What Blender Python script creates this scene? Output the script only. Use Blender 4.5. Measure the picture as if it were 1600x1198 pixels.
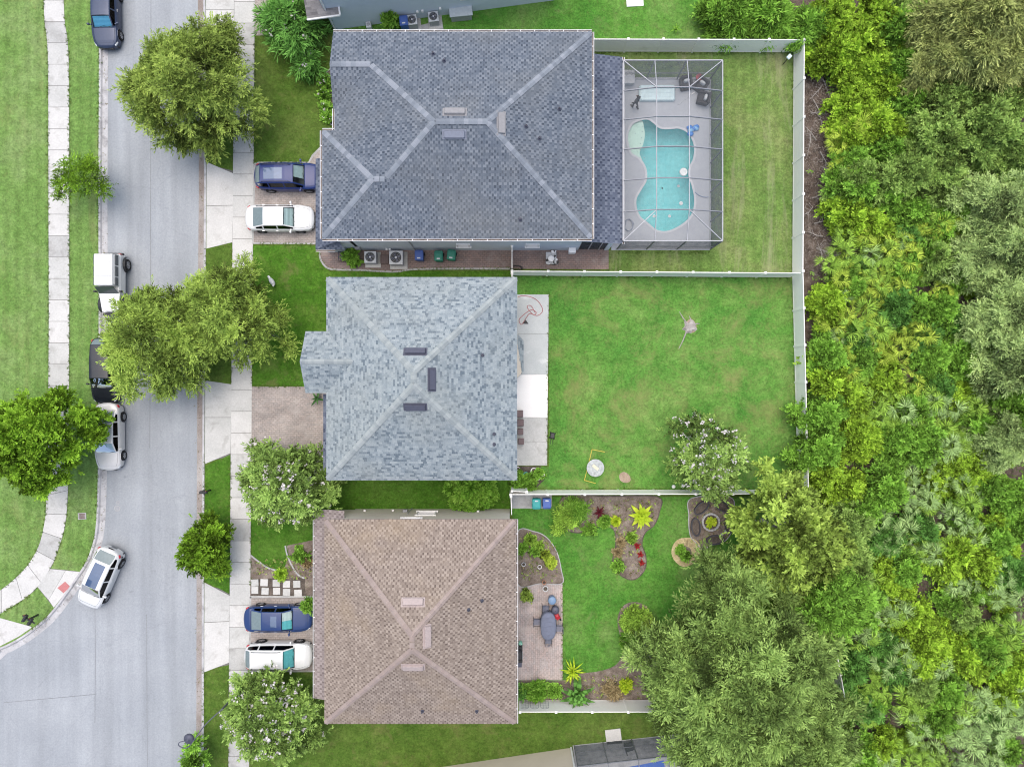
import bpy, bmesh, math, random
import numpy as np
from mathutils import Vector, Matrix
R = math.radians
random.seed(7)
for o in list(bpy.data.objects): bpy.data.objects.remove(o, do_unlink=True)
scene = bpy.context.scene
COL = scene.collection

# ---------------------------------------------------------------- camera, sky, sun, exposure
CAM_H = 50.0            # metres above the ground, looking straight down
PPM = 22.0              # photograph pixels per metre at ground level
cam_data = bpy.data.cameras.new('camera'); cam = bpy.data.objects.new('camera', cam_data); COL.objects.link(cam)
cam.location = (0, 0, CAM_H); cam.rotation_euler = (0, 0, 0)
cam_data.sensor_fit = 'HORIZONTAL'; cam_data.sensor_width = 36.0
cam_data.lens = 36.0 * (PPM * CAM_H) / 1600.0
cam_data.clip_end = 2000.0
scene.camera = cam
world = bpy.data.worlds.new('World'); scene.world = world; world.use_nodes = True
wn = world.node_tree; bg = wn.nodes['Background']
sky = wn.nodes.new('ShaderNodeTexSky'); sky.sky_type = 'NISHITA'; sky.sun_disc = False
sky.sun_elevation = R(76); sky.sun_rotation = R(-20); sky.air_density = 1.0; sky.dust_density = 4.0; sky.ozone_density = 1.0
wn.links.new(sky.outputs[0], bg.inputs[0]); bg.inputs[1].default_value = 0.15
sun_d = bpy.data.lights.new('sun', 'SUN'); sun_d.energy = 1.5; sun_d.angle = R(80); sun_d.color = (1.0, 0.95, 0.86)
sun = bpy.data.objects.new('sun', sun_d); COL.objects.link(sun); sun.rotation_euler = (R(-14), 0, R(20)); sun.location = (0, 0, 80)
vs = scene.view_settings; vs.view_transform = 'Standard'; vs.look = 'None'; vs.gamma = 1.0; vs.use_curve_mapping = False
vs.exposure = 0.55
scene.cycles.filter_width = 1.1

# ---------------------------------------------------------------- helpers
def W(px, py, z=0.0):
    """point of the place seen at photograph pixel (px, py) when it stands z metres above the ground"""
    k = (CAM_H - z) / CAM_H
    return Vector(((px - 800) / PPM * k, (599 - py) / PPM * k, z))

def wloc(o):
    v = Vector((0, 0, 0))
    while o is not None:
        v = v + o.location; o = o.parent
    return v

def props(o, label=None, cat=None, group=None, kind=None):
    if label: o['label'] = label
    if cat: o['category'] = cat
    if group: o['group'] = group
    if kind: o['kind'] = kind
    return o

def thing(name, label, cat, loc=(0, 0, 0), rotz=0.0, group=None):
    o = bpy.data.objects.new(name, None); COL.objects.link(o)
    o.location = loc; o.rotation_euler = (0, 0, rotz); o.empty_display_size = 0.2
    return props(o, label, cat, group)

class MB:
    def __init__(s): s.v = []; s.f = []; s.t = []
    def add(s, vs, fs, t=0.5):
        n = len(s.v); s.v += [tuple(p) for p in vs]
        for f in fs: s.f.append(tuple(i + n for i in f)); s.t.append(t)
        return s
    def box(s, c, d, rz=0.0, t=0.5, taper=1.0, bev=0.0, M=None):
        hx, hy, hz = d[0] / 2, d[1] / 2, d[2] / 2
        if bev <= 0:
            ring = [(-hx, -hy), (hx, -hy), (hx, hy), (-hx, hy)]
            lv = [(-hz, 1.0), (hz, taper)]
        else:
            b = min(bev, hx * .9, hy * .9, hz * .9)
            ring = [(-hx + b, -hy), (hx - b, -hy), (hx, -hy + b), (hx, hy - b), (hx - b, hy), (-hx + b, hy), (-hx, hy - b), (-hx, -hy + b)]
            lv = [(-hz, 1.0), (hz - b, taper), (hz, taper * (1 - b / max(hx, hy)))]
        m = M if M is not None else Matrix.Translation(Vector(c)) @ Matrix.Rotation(rz, 4, 'Z')
        if M is not None: m = M @ Matrix.Translation(Vector(c)) @ Matrix.Rotation(rz, 4, 'Z')
        n = len(ring); vs = []
        for z, k in lv:
            for x, y in ring: vs.append(m @ Vector((x * k, y * k, z)))
        fs = [tuple(reversed(range(n)))]
        for j in range(len(lv) - 1):
            for i in range(n): fs.append((j * n + i, j * n + (i + 1) % n, (j + 1) * n + (i + 1) % n, (j + 1) * n + i))
        fs.append(tuple((len(lv) - 1) * n + i for i in range(n)))
        return s.add(vs, fs, t)
    def lathe(s, prof, c=(0, 0, 0), n=16, axis='Z', t=0.5, close=True):
        vs = []
        for r, z in prof:
            for i in range(n):
                a = 2 * math.pi * i / n; p = (r * math.cos(a), r * math.sin(a), z)
                if axis == 'Y': p = (p[0], p[2], p[1])
                elif axis == 'X': p = (p[2], p[0], p[1])
                vs.append((p[0] + c[0], p[1] + c[1], p[2] + c[2]))
        fs = []
        for j in range(len(prof) - 1):
            for i in range(n): fs.append((j * n + i, j * n + (i + 1) % n, (j + 1) * n + (i + 1) % n, (j + 1) * n + i))
        if close:
            fs.append(tuple(reversed(range(n)))); fs.append(tuple((len(prof) - 1) * n + i for i in range(n)))
        return s.add(vs, fs, t)
    def tube(s, pts, r0, r1=None, n=6, t=0.5):
        pts = [Vector(p) for p in pts]; r1 = r0 if r1 is None else r1; vs = []; m = len(pts)
        for i, p in enumerate(pts):
            d = (pts[min(i + 1, m - 1)] - pts[max(i - 1, 0)])
            d = d.normalized() if d.length > 1e-6 else Vector((0, 0, 1))
            a = d.cross(Vector((0, 0, 1)) if abs(d.z) < .9 else Vector((1, 0, 0))).normalized(); b = d.cross(a)
            r = r0 + (r1 - r0) * i / max(1, m - 1)
            for k in range(n):
                an = 2 * math.pi * k / n; vs.append(p + a * (r * math.cos(an)) + b * (r * math.sin(an)))
        fs = []
        for j in range(m - 1):
            for i in range(n): fs.append((j * n + i, j * n + (i + 1) % n, (j + 1) * n + (i + 1) % n, (j + 1) * n + i))
        fs.append(tuple(range(n))); fs.append(tuple(reversed([(m - 1) * n + i for i in range(n)])))
        return s.add(vs, fs, t)
    def prism(s, poly, z0, z1, t=0.5):
        n = len(poly)
        ar = sum(poly[i][0] * poly[(i + 1) % n][1] - poly[(i + 1) % n][0] * poly[i][1] for i in range(n))
        if ar < 0: poly = list(reversed(poly))
        vs = [(p[0], p[1], z0) for p in poly] + [(p[0], p[1], z1) for p in poly]
        fs = [tuple(reversed(range(n))), tuple(range(n, 2 * n))] + [(i, (i + 1) % n, n + (i + 1) % n, n + i) for i in range(n)]
        return s.add(vs, fs, t)
    def blob(s, c, d, n=10, m=6, t=0.5, jit=0.0, rnd=random):
        vs = [(c[0], c[1], c[2] - d[2])]
        for j in range(1, m):
            ph = -math.pi / 2 + math.pi * j / m
            for i in range(n):
                a = 2 * math.pi * i / n; q = 1 + (rnd.random() - .5) * jit
                vs.append((c[0] + d[0] * q * math.cos(ph) * math.cos(a), c[1] + d[1] * q * math.cos(ph) * math.sin(a), c[2] + d[2] * q * math.sin(ph)))
        vs.append((c[0], c[1], c[2] + d[2])); fs = [(0, 1 + (i + 1) % n, 1 + i) for i in range(n)]
        for j in range(m - 2):
            for i in range(n):
                a = 1 + j * n; fs.append((a + i, a + (i + 1) % n, a + n + (i + 1) % n, a + n + i))
        a = 1 + (m - 2) * n; last = len(vs) - 1
        fs += [(a + i, a + (i + 1) % n, last) for i in range(n)]
        return s.add(vs, fs, t)
    def build(s, name, mat, parent=None, smooth=False, world=False, kind=None):
        me = bpy.data.meshes.new(name)
        off = wloc(parent) if (world and parent is not None) else Vector((0, 0, 0))
        me.from_pydata([(p[0] - off.x, p[1] - off.y, p[2] - off.z) for p in s.v], [], s.f)
        at = me.attributes.new('tint', 'FLOAT', 'FACE'); at.data.foreach_set('value', s.t)
        if smooth: me.polygons.foreach_set('use_smooth', [True] * len(me.polygons))
        me.materials.append(mat); me.update()
        o = bpy.data.objects.new(name, me); COL.objects.link(o)
        if parent is not None: o.parent = parent
        if kind: o['kind'] = kind
        return o

def inst(name, mesh, parent=None, loc=(0, 0, 0), rot=(0, 0, 0), scale=(1, 1, 1)):
    o = bpy.data.objects.new(name, mesh); COL.objects.link(o)
    if parent is not None: o.parent = parent
    o.location = loc; o.rotation_euler = rot; o.scale = scale
    return o

def copy_tree(o, parent=None):
    c = o.copy(); COL.objects.link(c); c.parent = parent
    for ch in list(o.children): copy_tree(ch, c)
    return c

def sheet(name, outer, z, mat, holes=(), kind='structure', parent=None):
    """flat sheet with optional holes, all outlines in metres"""
    bm = bmesh.new(); eds = []
    for loop in [outer, *holes]:
        vs = [bm.verts.new((p[0], p[1], z)) for p in loop]
        eds += [bm.edges.new((vs[i], vs[(i + 1) % len(vs)])) for i in range(len(vs))]
    bmesh.ops.triangle_fill(bm, edges=eds, use_beauty=True)
    bmesh.ops.recalc_face_normals(bm, faces=bm.faces)
    for f in bm.faces:
        if f.normal.z < 0: f.normal_flip()
    off = wloc(parent) if parent is not None else Vector((0, 0, 0))
    bmesh.ops.translate(bm, verts=bm.verts, vec=-off)
    me = bpy.data.meshes.new(name); bm.to_mesh(me); bm.free(); me.materials.append(mat)
    o = bpy.data.objects.new(name, me); COL.objects.link(o)
    if parent is not None: o.parent = parent
    if kind: o['kind'] = kind
    return o

def P(*pts, z=0.0): return [tuple(W(x, y, z))[:2] for x, y in pts]

def smooth_poly(pts, n=6, closed=True):
    out = []; m = len(pts)
    for i in range(m if closed else m - 1):
        p0, p1, p2, p3 = [pts[(i + k) % m] if closed else pts[max(0, min(m - 1, i + k))] for k in (-1, 0, 1, 2)]
        for j in range(n):
            t = j / n
            out.append(tuple(.5 * ((2 * p1[a]) + (-p0[a] + p2[a]) * t + (2 * p0[a] - 5 * p1[a] + 4 * p2[a] - p3[a]) * t * t + (-p0[a] + 3 * p1[a] - 3 * p2[a] + p3[a]) * t ** 3) for a in range(len(p1))))
    if not closed: out.append(tuple(pts[-1]))
    return out

def ribbon(line, offs, zs, t=0.5, mb=None):
    """sweep a cross-section (offset to the left of the line, height) along a 2-d line"""
    mb = mb or MB(); n = len(line); vs = []
    for i in range(n):
        a = Vector(line[max(0, i - 1)]); b = Vector(line[min(n - 1, i + 1)]); d = (b - a).normalized(); nn = Vector((-d.y, d.x))
        for o_, z in zip(offs, zs): vs.append((line[i][0] + nn.x * o_, line[i][1] + nn.y * o_, z))
    m = len(offs); fs = []
    for i in range(n - 1):
        for j in range(m - 1): fs.append((i * m + j, (i + 1) * m + j, (i + 1) * m + j + 1, i * m + j + 1))
    return mb.add(vs, fs, t)

# ---------------------------------------------------------------- materials
def nodes(name):
    m = bpy.data.materials.new(name); m.use_nodes = True
    nt = m.node_tree; return m, nt, nt.nodes['Principled BSDF'], nt.nodes['Material Output']
def N(nt, typ, **kw):
    n = nt.nodes.new(typ)
    for k, v in kw.items(): setattr(n, k, v)
    return n
def ramp(nt, cols):
    r = N(nt, 'ShaderNodeValToRGB'); e = r.color_ramp.elements
    while len(e) > 1: e.remove(e[-1])
    e[0].position = cols[0][0]; e[0].color = (*cols[0][1], 1)
    for p, c in cols[1:]:
        x = e.new(p); x.color = (*c, 1)
    return r
def coords(nt, world):
    return N(nt, 'ShaderNodeNewGeometry').outputs['Position'] if world else N(nt, 'ShaderNodeTexCoord').outputs['Object']
def noise(nt, vec, scale, detail=4, rough=.55, dist=0.0):
    n = N(nt, 'ShaderNodeTexNoise'); n.inputs['Scale'].default_value = scale; n.inputs['Detail'].default_value = detail
    n.inputs['Roughness'].default_value = rough; n.inputs['Distortion'].default_value = dist
    nt.links.new(vec, n.inputs['Vector']); return n.outputs['Fac']
def mixc(nt, fac, a, b, mode='MIX'):
    n = N(nt, 'ShaderNodeMix', data_type='RGBA', blend_type=mode)
    for s, v in ((n.inputs[0], fac), (n.inputs[6], a), (n.inputs[7], b)):
        if isinstance(v, (int, float)): s.default_value = v
        elif isinstance(v, tuple): s.default_value = (*v, 1)
        else: nt.links.new(v, s)
    return n.outputs[2]
def maprange(nt, v, a, b, c, d):
    n = N(nt, 'ShaderNodeMapRange'); nt.links.new(v, n.inputs[0])
    for i, x in enumerate((a, b, c, d)): n.inputs[i + 1].default_value = x
    return n.outputs[0]
def bump(nt, h, bs, strength, dist=.02):
    b = N(nt, 'ShaderNodeBump'); b.inputs['Strength'].default_value = strength; b.inputs['Distance'].default_value = dist
    nt.links.new(h, b.inputs['Height']); nt.links.new(b.outputs[0], bs.inputs['Normal'])

def surf(name, cols, scale=1.0, fine=12.0, fvar=.25, rough=.85, bmp=.3, bdist=.02, world=True, spec=.3, metal=0.0, stains=None, mid=None):
    """weathered surface: large soft patches through a colour ramp, fine grain multiplied on, relief from the grain"""
    m, nt, bs, out = nodes(name); v = coords(nt, world)
    c = ramp(nt, cols); nt.links.new(noise(nt, v, scale, 5, .6), c.inputs[0]); col = c.outputs[0]
    fn = noise(nt, v, fine, 3, .7); g = maprange(nt, fn, .25, .75, 1 - fvar, 1 + fvar)
    cm = N(nt, 'ShaderNodeCombineColor'); [nt.links.new(g, cm.inputs[i]) for i in range(3)]
    col = mixc(nt, 1.0, col, cm.outputs[0], 'MULTIPLY')
    if mid:
        mc, ms, lo, hi = mid; col = mixc(nt, maprange(nt, noise(nt, v, ms, 4, .65), lo, hi, 0, 1), col, mc)
    if stains:
        sc, ss, lo, hi = stains; col = mixc(nt, maprange(nt, noise(nt, v, ss, 6, .6, .4), lo, hi, 0, 1), col, sc)
    nt.links.new(col, bs.inputs['Base Color']); bs.inputs['Roughness'].default_value = rough
    bs.inputs['Specular IOR Level'].default_value = spec; bs.inputs['Metallic'].default_value = metal
    if bmp: bump(nt, fn, bs, bmp, bdist)
    return m

def plain(name, c, rough=.5, metal=0.0, spec=.5, coat=0.0, var=.08):
    m, nt, bs, out = nodes(name); v = coords(nt, False)
    n = noise(nt, v, 6.0, 3); a = tuple(max(0, x * (1 - var)) for x in c); b = tuple(min(1, x * (1 + var)) for x in c)
    r = ramp(nt, [(.3, a), (.7, b)]); nt.links.new(n, r.inputs[0]); nt.links.new(r.outputs[0], bs.inputs['Base Color'])
    bs.inputs['Roughness'].default_value = rough; bs.inputs['Metallic'].default_value = metal
    bs.inputs['Specular IOR Level'].default_value = spec; bs.inputs['Coat Weight'].default_value = coat; bs.inputs['Coat Roughness'].default_value = .05
    return m

def leafmat(name, cols, trans=.16, rough=.55):
    m, nt, bs, out = nodes(name)
    a = N(nt, 'ShaderNodeAttribute', attribute_name='tint'); c = ramp(nt, cols); nt.links.new(a.outputs['Fac'], c.inputs[0])
    nt.links.new(c.outputs[0], bs.inputs['Base Color']); bs.inputs['Roughness'].default_value = rough; bs.inputs['Specular IOR Level'].default_value = .08
    tr = N(nt, 'ShaderNodeBsdfTranslucent'); mx = N(nt, 'ShaderNodeMixShader'); mx.inputs[0].default_value = trans
    nt.links.new(c.outputs[0], tr.inputs[0]); nt.links.new(bs.outputs[0], mx.inputs[1]); nt.links.new(tr.outputs[0], mx.inputs[2])
    nt.links.new(mx.outputs[0], out.inputs[0]); return m

def tintmat(name, cols, rough=.9, fine=30.0, fvar=.25, patch=None):
    m, nt, bs, out = nodes(name); v = coords(nt, True)
    a = N(nt, 'ShaderNodeAttribute', attribute_name='tint'); c = ramp(nt, cols); nt.links.new(a.outputs['Fac'], c.inputs[0])
    g = maprange(nt, noise(nt, v, fine, 2, .7), .25, .75, 1 - fvar, 1 + fvar)
    cm = N(nt, 'ShaderNodeCombineColor'); [nt.links.new(g, cm.inputs[i]) for i in range(3)]
    col = mixc(nt, 1.0, c.outputs[0], cm.outputs[0], 'MULTIPLY')
    if patch:
        pc, ps, lo, hi, am = patch; col = mixc(nt, maprange(nt, noise(nt, v, ps, 5, .6), lo, hi, 0, am), col, pc)
    nt.links.new(col, bs.inputs['Base Color']); bs.inputs['Roughness'].default_value = rough; bs.inputs['Specular IOR Level'].default_value = .2
    return m

def pavermat(name, c1, c2, mortar, scale=1.0, rot=0.0, patch=None):
    m, nt, bs, out = nodes(name); v = coords(nt, True)
    mp = N(nt, 'ShaderNodeMapping'); mp.inputs['Rotation'].default_value = (0, 0, rot); nt.links.new(v, mp.inputs[0])
    b = N(nt, 'ShaderNodeTexBrick'); nt.links.new(mp.outputs[0], b.inputs['Vector']); b.inputs['Scale'].default_value = scale
    b.inputs['Color1'].default_value = (*c1, 1); b.inputs['Color2'].default_value = (*c2, 1); b.inputs['Mortar'].default_value = (*mortar, 1)
    b.inputs['Mortar Size'].default_value = .012; b.inputs['Brick Width'].default_value = .3; b.inputs['Row Height'].default_value = .15
    big = noise(nt, v, .7, 5, .6); g = maprange(nt, big, .3, .7, .78, 1.2)
    f = maprange(nt, noise(nt, v, 9, 3, .7), .25, .75, .75, 1.25); mu = N(nt, 'ShaderNodeMath', operation='MULTIPLY'); nt.links.new(g, mu.inputs[0]); nt.links.new(f, mu.inputs[1])
    cm = N(nt, 'ShaderNodeCombineColor'); [nt.links.new(mu.outputs[0], cm.inputs[i]) for i in range(3)]
    col = mixc(nt, 1.0, b.outputs['Color'], cm.outputs[0], 'MULTIPLY')
    if patch:
        pc, ps, lo, hi = patch; col = mixc(nt, maprange(nt, noise(nt, v, ps, 5, .6), lo, hi, 0, .8), col, pc)
    nt.links.new(col, bs.inputs['Base Color']); bs.inputs['Roughness'].default_value = .9; bs.inputs['Specular IOR Level'].default_value = .2
    bump(nt, b.outputs['Fac'], bs, -.4, .01); return m

def glassmat(name, tint=(.12, .16, .17), ior=1.5, rough=.02):
    m, nt, bs, out = nodes(name); nt.nodes.remove(bs)
    tr = N(nt, 'ShaderNodeBsdfTransparent'); tr.inputs[0].default_value = (*tint, 1)
    gl = N(nt, 'ShaderNodeBsdfGlossy'); gl.inputs['Roughness'].default_value = rough; fr = N(nt, 'ShaderNodeFresnel'); fr.inputs[0].default_value = ior
    mx = N(nt, 'ShaderNodeMixShader'); nt.links.new(fr.outputs[0], mx.inputs[0]); nt.links.new(tr.outputs[0], mx.inputs[1]); nt.links.new(gl.outputs[0], mx.inputs[2])
    nt.links.new(mx.outputs[0], out.inputs[0]); return m

def screenmat(name, c, op):
    m, nt, bs, out = nodes(name); nt.nodes.remove(bs)
    tr = N(nt, 'ShaderNodeBsdfTransparent'); df = N(nt, 'ShaderNodeBsdfDiffuse'); df.inputs[0].default_value = (*c, 1)
    v = coords(nt, True); mx = N(nt, 'ShaderNodeMixShader'); nt.links.new(maprange(nt, noise(nt, v, 2.0, 3), .3, .7, op * .85, op * 1.15), mx.inputs[0])
    nt.links.new(tr.outputs[0], mx.inputs[1]); nt.links.new(df.outputs[0], mx.inputs[2]); nt.links.new(mx.outputs[0], out.inputs[0]); return m

def grassmat(name, a, b, c, dead=None, scale=.35, specks=(.20, .17, .075), stripes=0.0):
    m, nt, bs, out = nodes(name); v = coords(nt, True)
    r = ramp(nt, [(.3, a), (.5, b), (.7, c)]); nt.links.new(noise(nt, v, scale, 8, .66, .4), r.inputs[0]); col = r.outputs[0]
    r2 = maprange(nt, noise(nt, v, 1.5, 6, .7), .3, .7, .72, 1.28); r3 = maprange(nt, noise(nt, v, 5.5, 6, .85), .28, .72, .42, 1.58)
    mu = N(nt, 'ShaderNodeMath', operation='MULTIPLY'); nt.links.new(r2, mu.inputs[0]); nt.links.new(r3, mu.inputs[1])
    cm = N(nt, 'ShaderNodeCombineColor'); [nt.links.new(mu.outputs[0], cm.inputs[i]) for i in range(3)]
    col = mixc(nt, 1.0, col, cm.outputs[0], 'MULTIPLY')
    col = mixc(nt, maprange(nt, noise(nt, v, 3.4, 6, .75, .6), .56, .78, 0, .7), col, specks)
    if stripes:
        wv = N(nt, 'ShaderNodeTexWave', wave_type='BANDS', bands_direction='X'); wv.inputs['Scale'].default_value = .42; wv.inputs['Distortion'].default_value = 1.2; wv.inputs['Detail'].default_value = 3; wv.inputs['Detail Scale'].default_value = .4; nt.links.new(v, wv.inputs['Vector'])
        g = maprange(nt, wv.outputs['Fac'], 0, 1, 1 - stripes, 1 + stripes); c2 = N(nt, 'ShaderNodeCombineColor'); [nt.links.new(g, c2.inputs[i]) for i in range(3)]; col = mixc(nt, 1.0, col, c2.outputs[0], 'MULTIPLY')
    if dead:
        dc, ds, lo, hi, am, st = dead
        mp = N(nt, 'ShaderNodeMapping'); mp.inputs['Scale'].default_value = (st[0], st[1], 1); nt.links.new(v, mp.inputs[0])
        nn = noise(nt, mp.outputs[0], ds, 8, .72, .5); col = mixc(nt, maprange(nt, nn, lo, hi, 0, am), col, dc)
    nt.links.new(col, bs.inputs['Base Color']); bs.inputs['Roughness'].default_value = .95; bs.inputs['Specular IOR Level'].default_value = .1
    bump(nt, noise(nt, v, 16.0, 4, .8), bs, .9, .06); return m

MT = {}
def asphaltmat(name):
    m, nt, bs, out = nodes(name); v = coords(nt, True)
    r = ramp(nt, [(.3, (.268, .290, .315)), (.5, (.302, .324, .348)), (.7, (.338, .360, .383))]); nt.links.new(noise(nt, v, .18, 7, .62, .3), r.inputs[0]); col = r.outputs[0]
    mp = N(nt, 'ShaderNodeMapping'); mp.inputs['Scale'].default_value = (1.1, .05, 1); nt.links.new(v, mp.inputs[0])
    st = maprange(nt, noise(nt, mp.outputs[0], 1.0, 5, .6), .3, .7, .87, 1.10); gr = maprange(nt, noise(nt, v, 8, 5, .9), .25, .75, .80, 1.2)
    mu = N(nt, 'ShaderNodeMath', operation='MULTIPLY'); nt.links.new(st, mu.inputs[0]); nt.links.new(gr, mu.inputs[1])
    cm = N(nt, 'ShaderNodeCombineColor'); [nt.links.new(mu.outputs[0], cm.inputs[i]) for i in range(3)]
    col = mixc(nt, 1.0, col, cm.outputs[0], 'MULTIPLY')
    col = mixc(nt, maprange(nt, noise(nt, v, 1.1, 5, .6, .8), .66, .76, 0, .55), col, (.19, .205, .222))
    vo = N(nt, 'ShaderNodeTexVoronoi', feature='DISTANCE_TO_EDGE'); vo.inputs['Scale'].default_value = .16; nt.links.new(v, vo.inputs['Vector'])
    wp = N(nt, 'ShaderNodeVectorMath', operation='ADD'); nw = N(nt, 'ShaderNodeTexNoise'); nw.inputs['Scale'].default_value = .9; nw.inputs['Detail'].default_value = 6; nt.links.new(v, nw.inputs['Vector'])
    nt.links.new(v, wp.inputs[0]); nt.links.new(nw.outputs['Color'], wp.inputs[1]); nt.links.new(wp.outputs[0], vo.inputs['Vector'])
    col = mixc(nt, maprange(nt, vo.outputs['Distance'], 0, .005, .22, 0), col, (.17, .185, .20))
    nt.links.new(col, bs.inputs['Base Color']); bs.inputs['Roughness'].default_value = .9; bs.inputs['Specular IOR Level'].default_value = .25
    bump(nt, noise(nt, v, 30, 3, .8), bs, .3, .01); return m
MT['asphalt'] = asphaltmat('asphalt')
MT['concrete'] = surf('concrete', [(.3, (.42, .425, .41)), (.7, (.52, .52, .505))], .6, 9, .13, .9, .15, .01, stains=((.31, .305, .285), 1.3, .55, .78))
MT['concrete_old'] = surf('concrete_weathered', [(.3, (.33, .335, .34)), (.7, (.46, .46, .46))], .9, 14, .14, .9, .2, .01, stains=((.24, .24, .245), .9, .52, .72))
MT['concrete_white'] = surf('concrete_painted', [(.3, (.80, .79, .77)), (.7, (.86, .85, .84))], .5, 20, .04, .8, .08, .005)
MT['patio'] = surf('patio_concrete', [(.3, (.42, .45, .455)), (.7, (.50, .525, .525))], .8, 18, .1, .85, .15, .01, stains=((.66, .67, .67), .45, .54, .66))
MT['kerb'] = surf('kerb_concrete', [(.3, (.36, .36, .37)), (.7, (.50, .50, .51))], .9, 16, .16, .9, .2, .01, stains=((.20, .195, .2), 1.6, .5, .75))
MT['gutter_dirt'] = surf('gutter_dirt', [(.35, (.23, .195, .175)), (.65, (.38, .36, .345))], .35, 12, .2, .95, .2, .01)
MT['joint'] = surf('joint_soil', [(.3, (.12, .12, .11)), (.7, (.18, .175, .16))], 2, 20)
MT['lawn_a'] = grassmat('lawn_mown', (.108, .215, .045), (.15, .258, .068), (.20, .29, .105), dead=((.30, .29, .13), .5, .54, .8, .55, (1, .25)), scale=.25, specks=(.24, .25, .09), stripes=.07)
MT['lawn_front'] = grassmat('lawn_front', (.06, .125, .018), (.085, .15, .025), (.12, .17, .04), dead=((.21, .17, .08), .6, .55, .75, .6, (1, 1)))
MT['lawn_lush'] = grassmat('lawn_lush', (.045, .14, .012), (.07, .17, .018), (.115, .195, .035), dead=((.22, .175, .09), .55, .55, .76, .65, (1, 1)))
MT['lawn_back'] = grassmat('lawn_back', (.058, .195, .03), (.10, .24, .043), (.175, .285, .075), dead=((.255, .24, .10), .35, .5, .72, .75, (1, 1)), scale=.28)
MT['lawn_pool'] = grassmat('lawn_dry', (.10, .20, .04), (.145, .225, .06), (.20, .245, .09), dead=((.34, .32, .21), .45, .52, .72, .8, (1, .13)), scale=.3, specks=(.22, .22, .10), stripes=.06)
MT['lawn_garden'] = grassmat('lawn_garden', (.052, .185, .024), (.09, .23, .036), (.155, .265, .07), dead=((.23, .25, .11), .5, .54, .8, .6, (1, 1)), scale=.3)
MT['lawn_shade'] = grassmat('lawn_side', (.045, .13, .012), (.065, .16, .018), (.09, .18, .028))  # dark green; shade between the houses is put into the grass colour
MT['litter'] = surf('leaf_litter', [(.3, (.07, .052, .042)), (.5, (.13, .10, .082)), (.72, (.24, .20, .17))], 1.2, 16, .5, .95, .8, .05)
MT['mulch'] = surf('mulch', [(.3, (.11, .085, .068)), (.5, (.19, .155, .13)), (.7, (.28, .24, .205))], 1.8, 22, .5, .95, .8, .04, stains=((.10, .15, .04), 1.1, .6, .8))
MT['mulch_dark'] = surf('mulch_dark', [(.3, (.06, .05, .042)), (.7, (.15, .125, .105))], 2.2, 22, .5, .95, .8, .04)
MT['straw'] = surf('dry_straw', [(.3, (.36, .29, .14)), (.7, (.56, .48, .28))], 2.5, 16, .4, .95, .8, .04, stains=((.17, .12, .07), 1.2, .58, .7))
MT['dirt'] = surf('bare_soil', [(.3, (.24, .175, .12)), (.7, (.38, .30, .24))], 2, 14, .3, .95, .5, .03)
MT['paver'] = pavermat('driveway_pavers', (.37, .325, .30), (.30, .275, .262), (.24, .21, .19), 1.0, 0, ((.44, .405, .38), .9, .5, .75))
MT['paver_red'] = pavermat('walk_pavers', (.27, .195, .175), (.225, .18, .17), (.15, .125, .115), 1.0, 0, ((.31, .27, .25), 1.1, .55, .75))
MT['paver_patio'] = pavermat('patio_pavers', (.44, .355, .33), (.37, .33, .32), (.28, .25, .23), 1.0, 1.57, ((.52, .45, .42), 1.0, .5, .75))
MT['deck'] = surf('pool_deck', [(.3, (.40, .42, .455)), (.7, (.46, .48, .51))], .5, 20, .06, .8, .1, .006)
MT['wall_blue'] = surf('stucco_blue_grey', [(.3, (.50, .57, .65)), (.7, (.56, .63, .70))], .6, 25, .06, .9, .25, .01, world=False)
MT['wall_cream'] = surf('stucco_cream', [(.3, (.56, .54, .47)), (.7, (.62, .60, .53))], .6, 25, .06, .9, .25, .01, world=False)
MT['wall_beige'] = surf('stucco_beige', [(.3, (.58, .51, .42)), (.7, (.64, .565, .47))], .6, 25, .06, .9, .25, .01, world=False)
MT['white'] = surf('white_paint', [(.3, (.74, .74, .74)), (.7, (.80, .80, .79))], .8, 20, .04, .5, .05, .004, world=False, stains=((.50, .50, .48), .9, .6, .9))
MT['vinyl'] = surf('fence_vinyl', [(.3, (.88, .87, .835)), (.7, (.92, .915, .885))], .35, 14, .03, .45, .04, .004, stains=((.70, .70, .66), .6, .6, .85))
MT['dark_metal'] = plain('dark_metal', (.035, .036, .04), .45, .4)
MT['bronze'] = plain('bronze_frame', (.16, .17, .19), .5, .3)
MT['alu'] = plain('aluminium_frame', (.37, .38, .41), .5, .1)
MT['alu_grey'] = plain('aluminium_grey', (.24, .25, .28), .5, .1)
MT['rubber'] = plain('rubber', (.018, .018, .02), .75, 0, .3)
MT['black'] = plain('black_plastic', (.02, .021, .023), .5)
MT['chrome'] = plain('rim_alloy', (.55, .56, .58), .3, .8)
MT['grey'] = plain('grey_plastic', (.30, .31, .33), .6)
MT['lightgrey'] = plain('light_grey', (.52, .54, .56), .6)
MT['slate'] = plain('slate_metal', (.085, .09, .125), .5, .2)
MT['pink_vent'] = plain('blush_vent_metal', (.39, .325, .31), .6)
MT['grey_vent'] = plain('grey_vent_metal', (.17, .19, .245), .6)
MT['tan_vent'] = plain('tan_vent_metal', (.25, .25, .26), .6)
MT['glass'] = glassmat('car_glass', (.72, .80, .80))
MT['roof_glass'] = plain('roof_glass', (.035, .075, .16), .06, .2, .8, .5)  # blue reflection painted into the base colour of the glass
MT['glass_dark'] = glassmat('tinted_glass', (.06, .075, .08), 1.16, .1)
MT['rear_glass'] = plain('rear_glass', (.16, .21, .22), .12, 0, .5)
MT['pane'] = plain('window_pane', (.06, .075, .085), .08)
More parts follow.
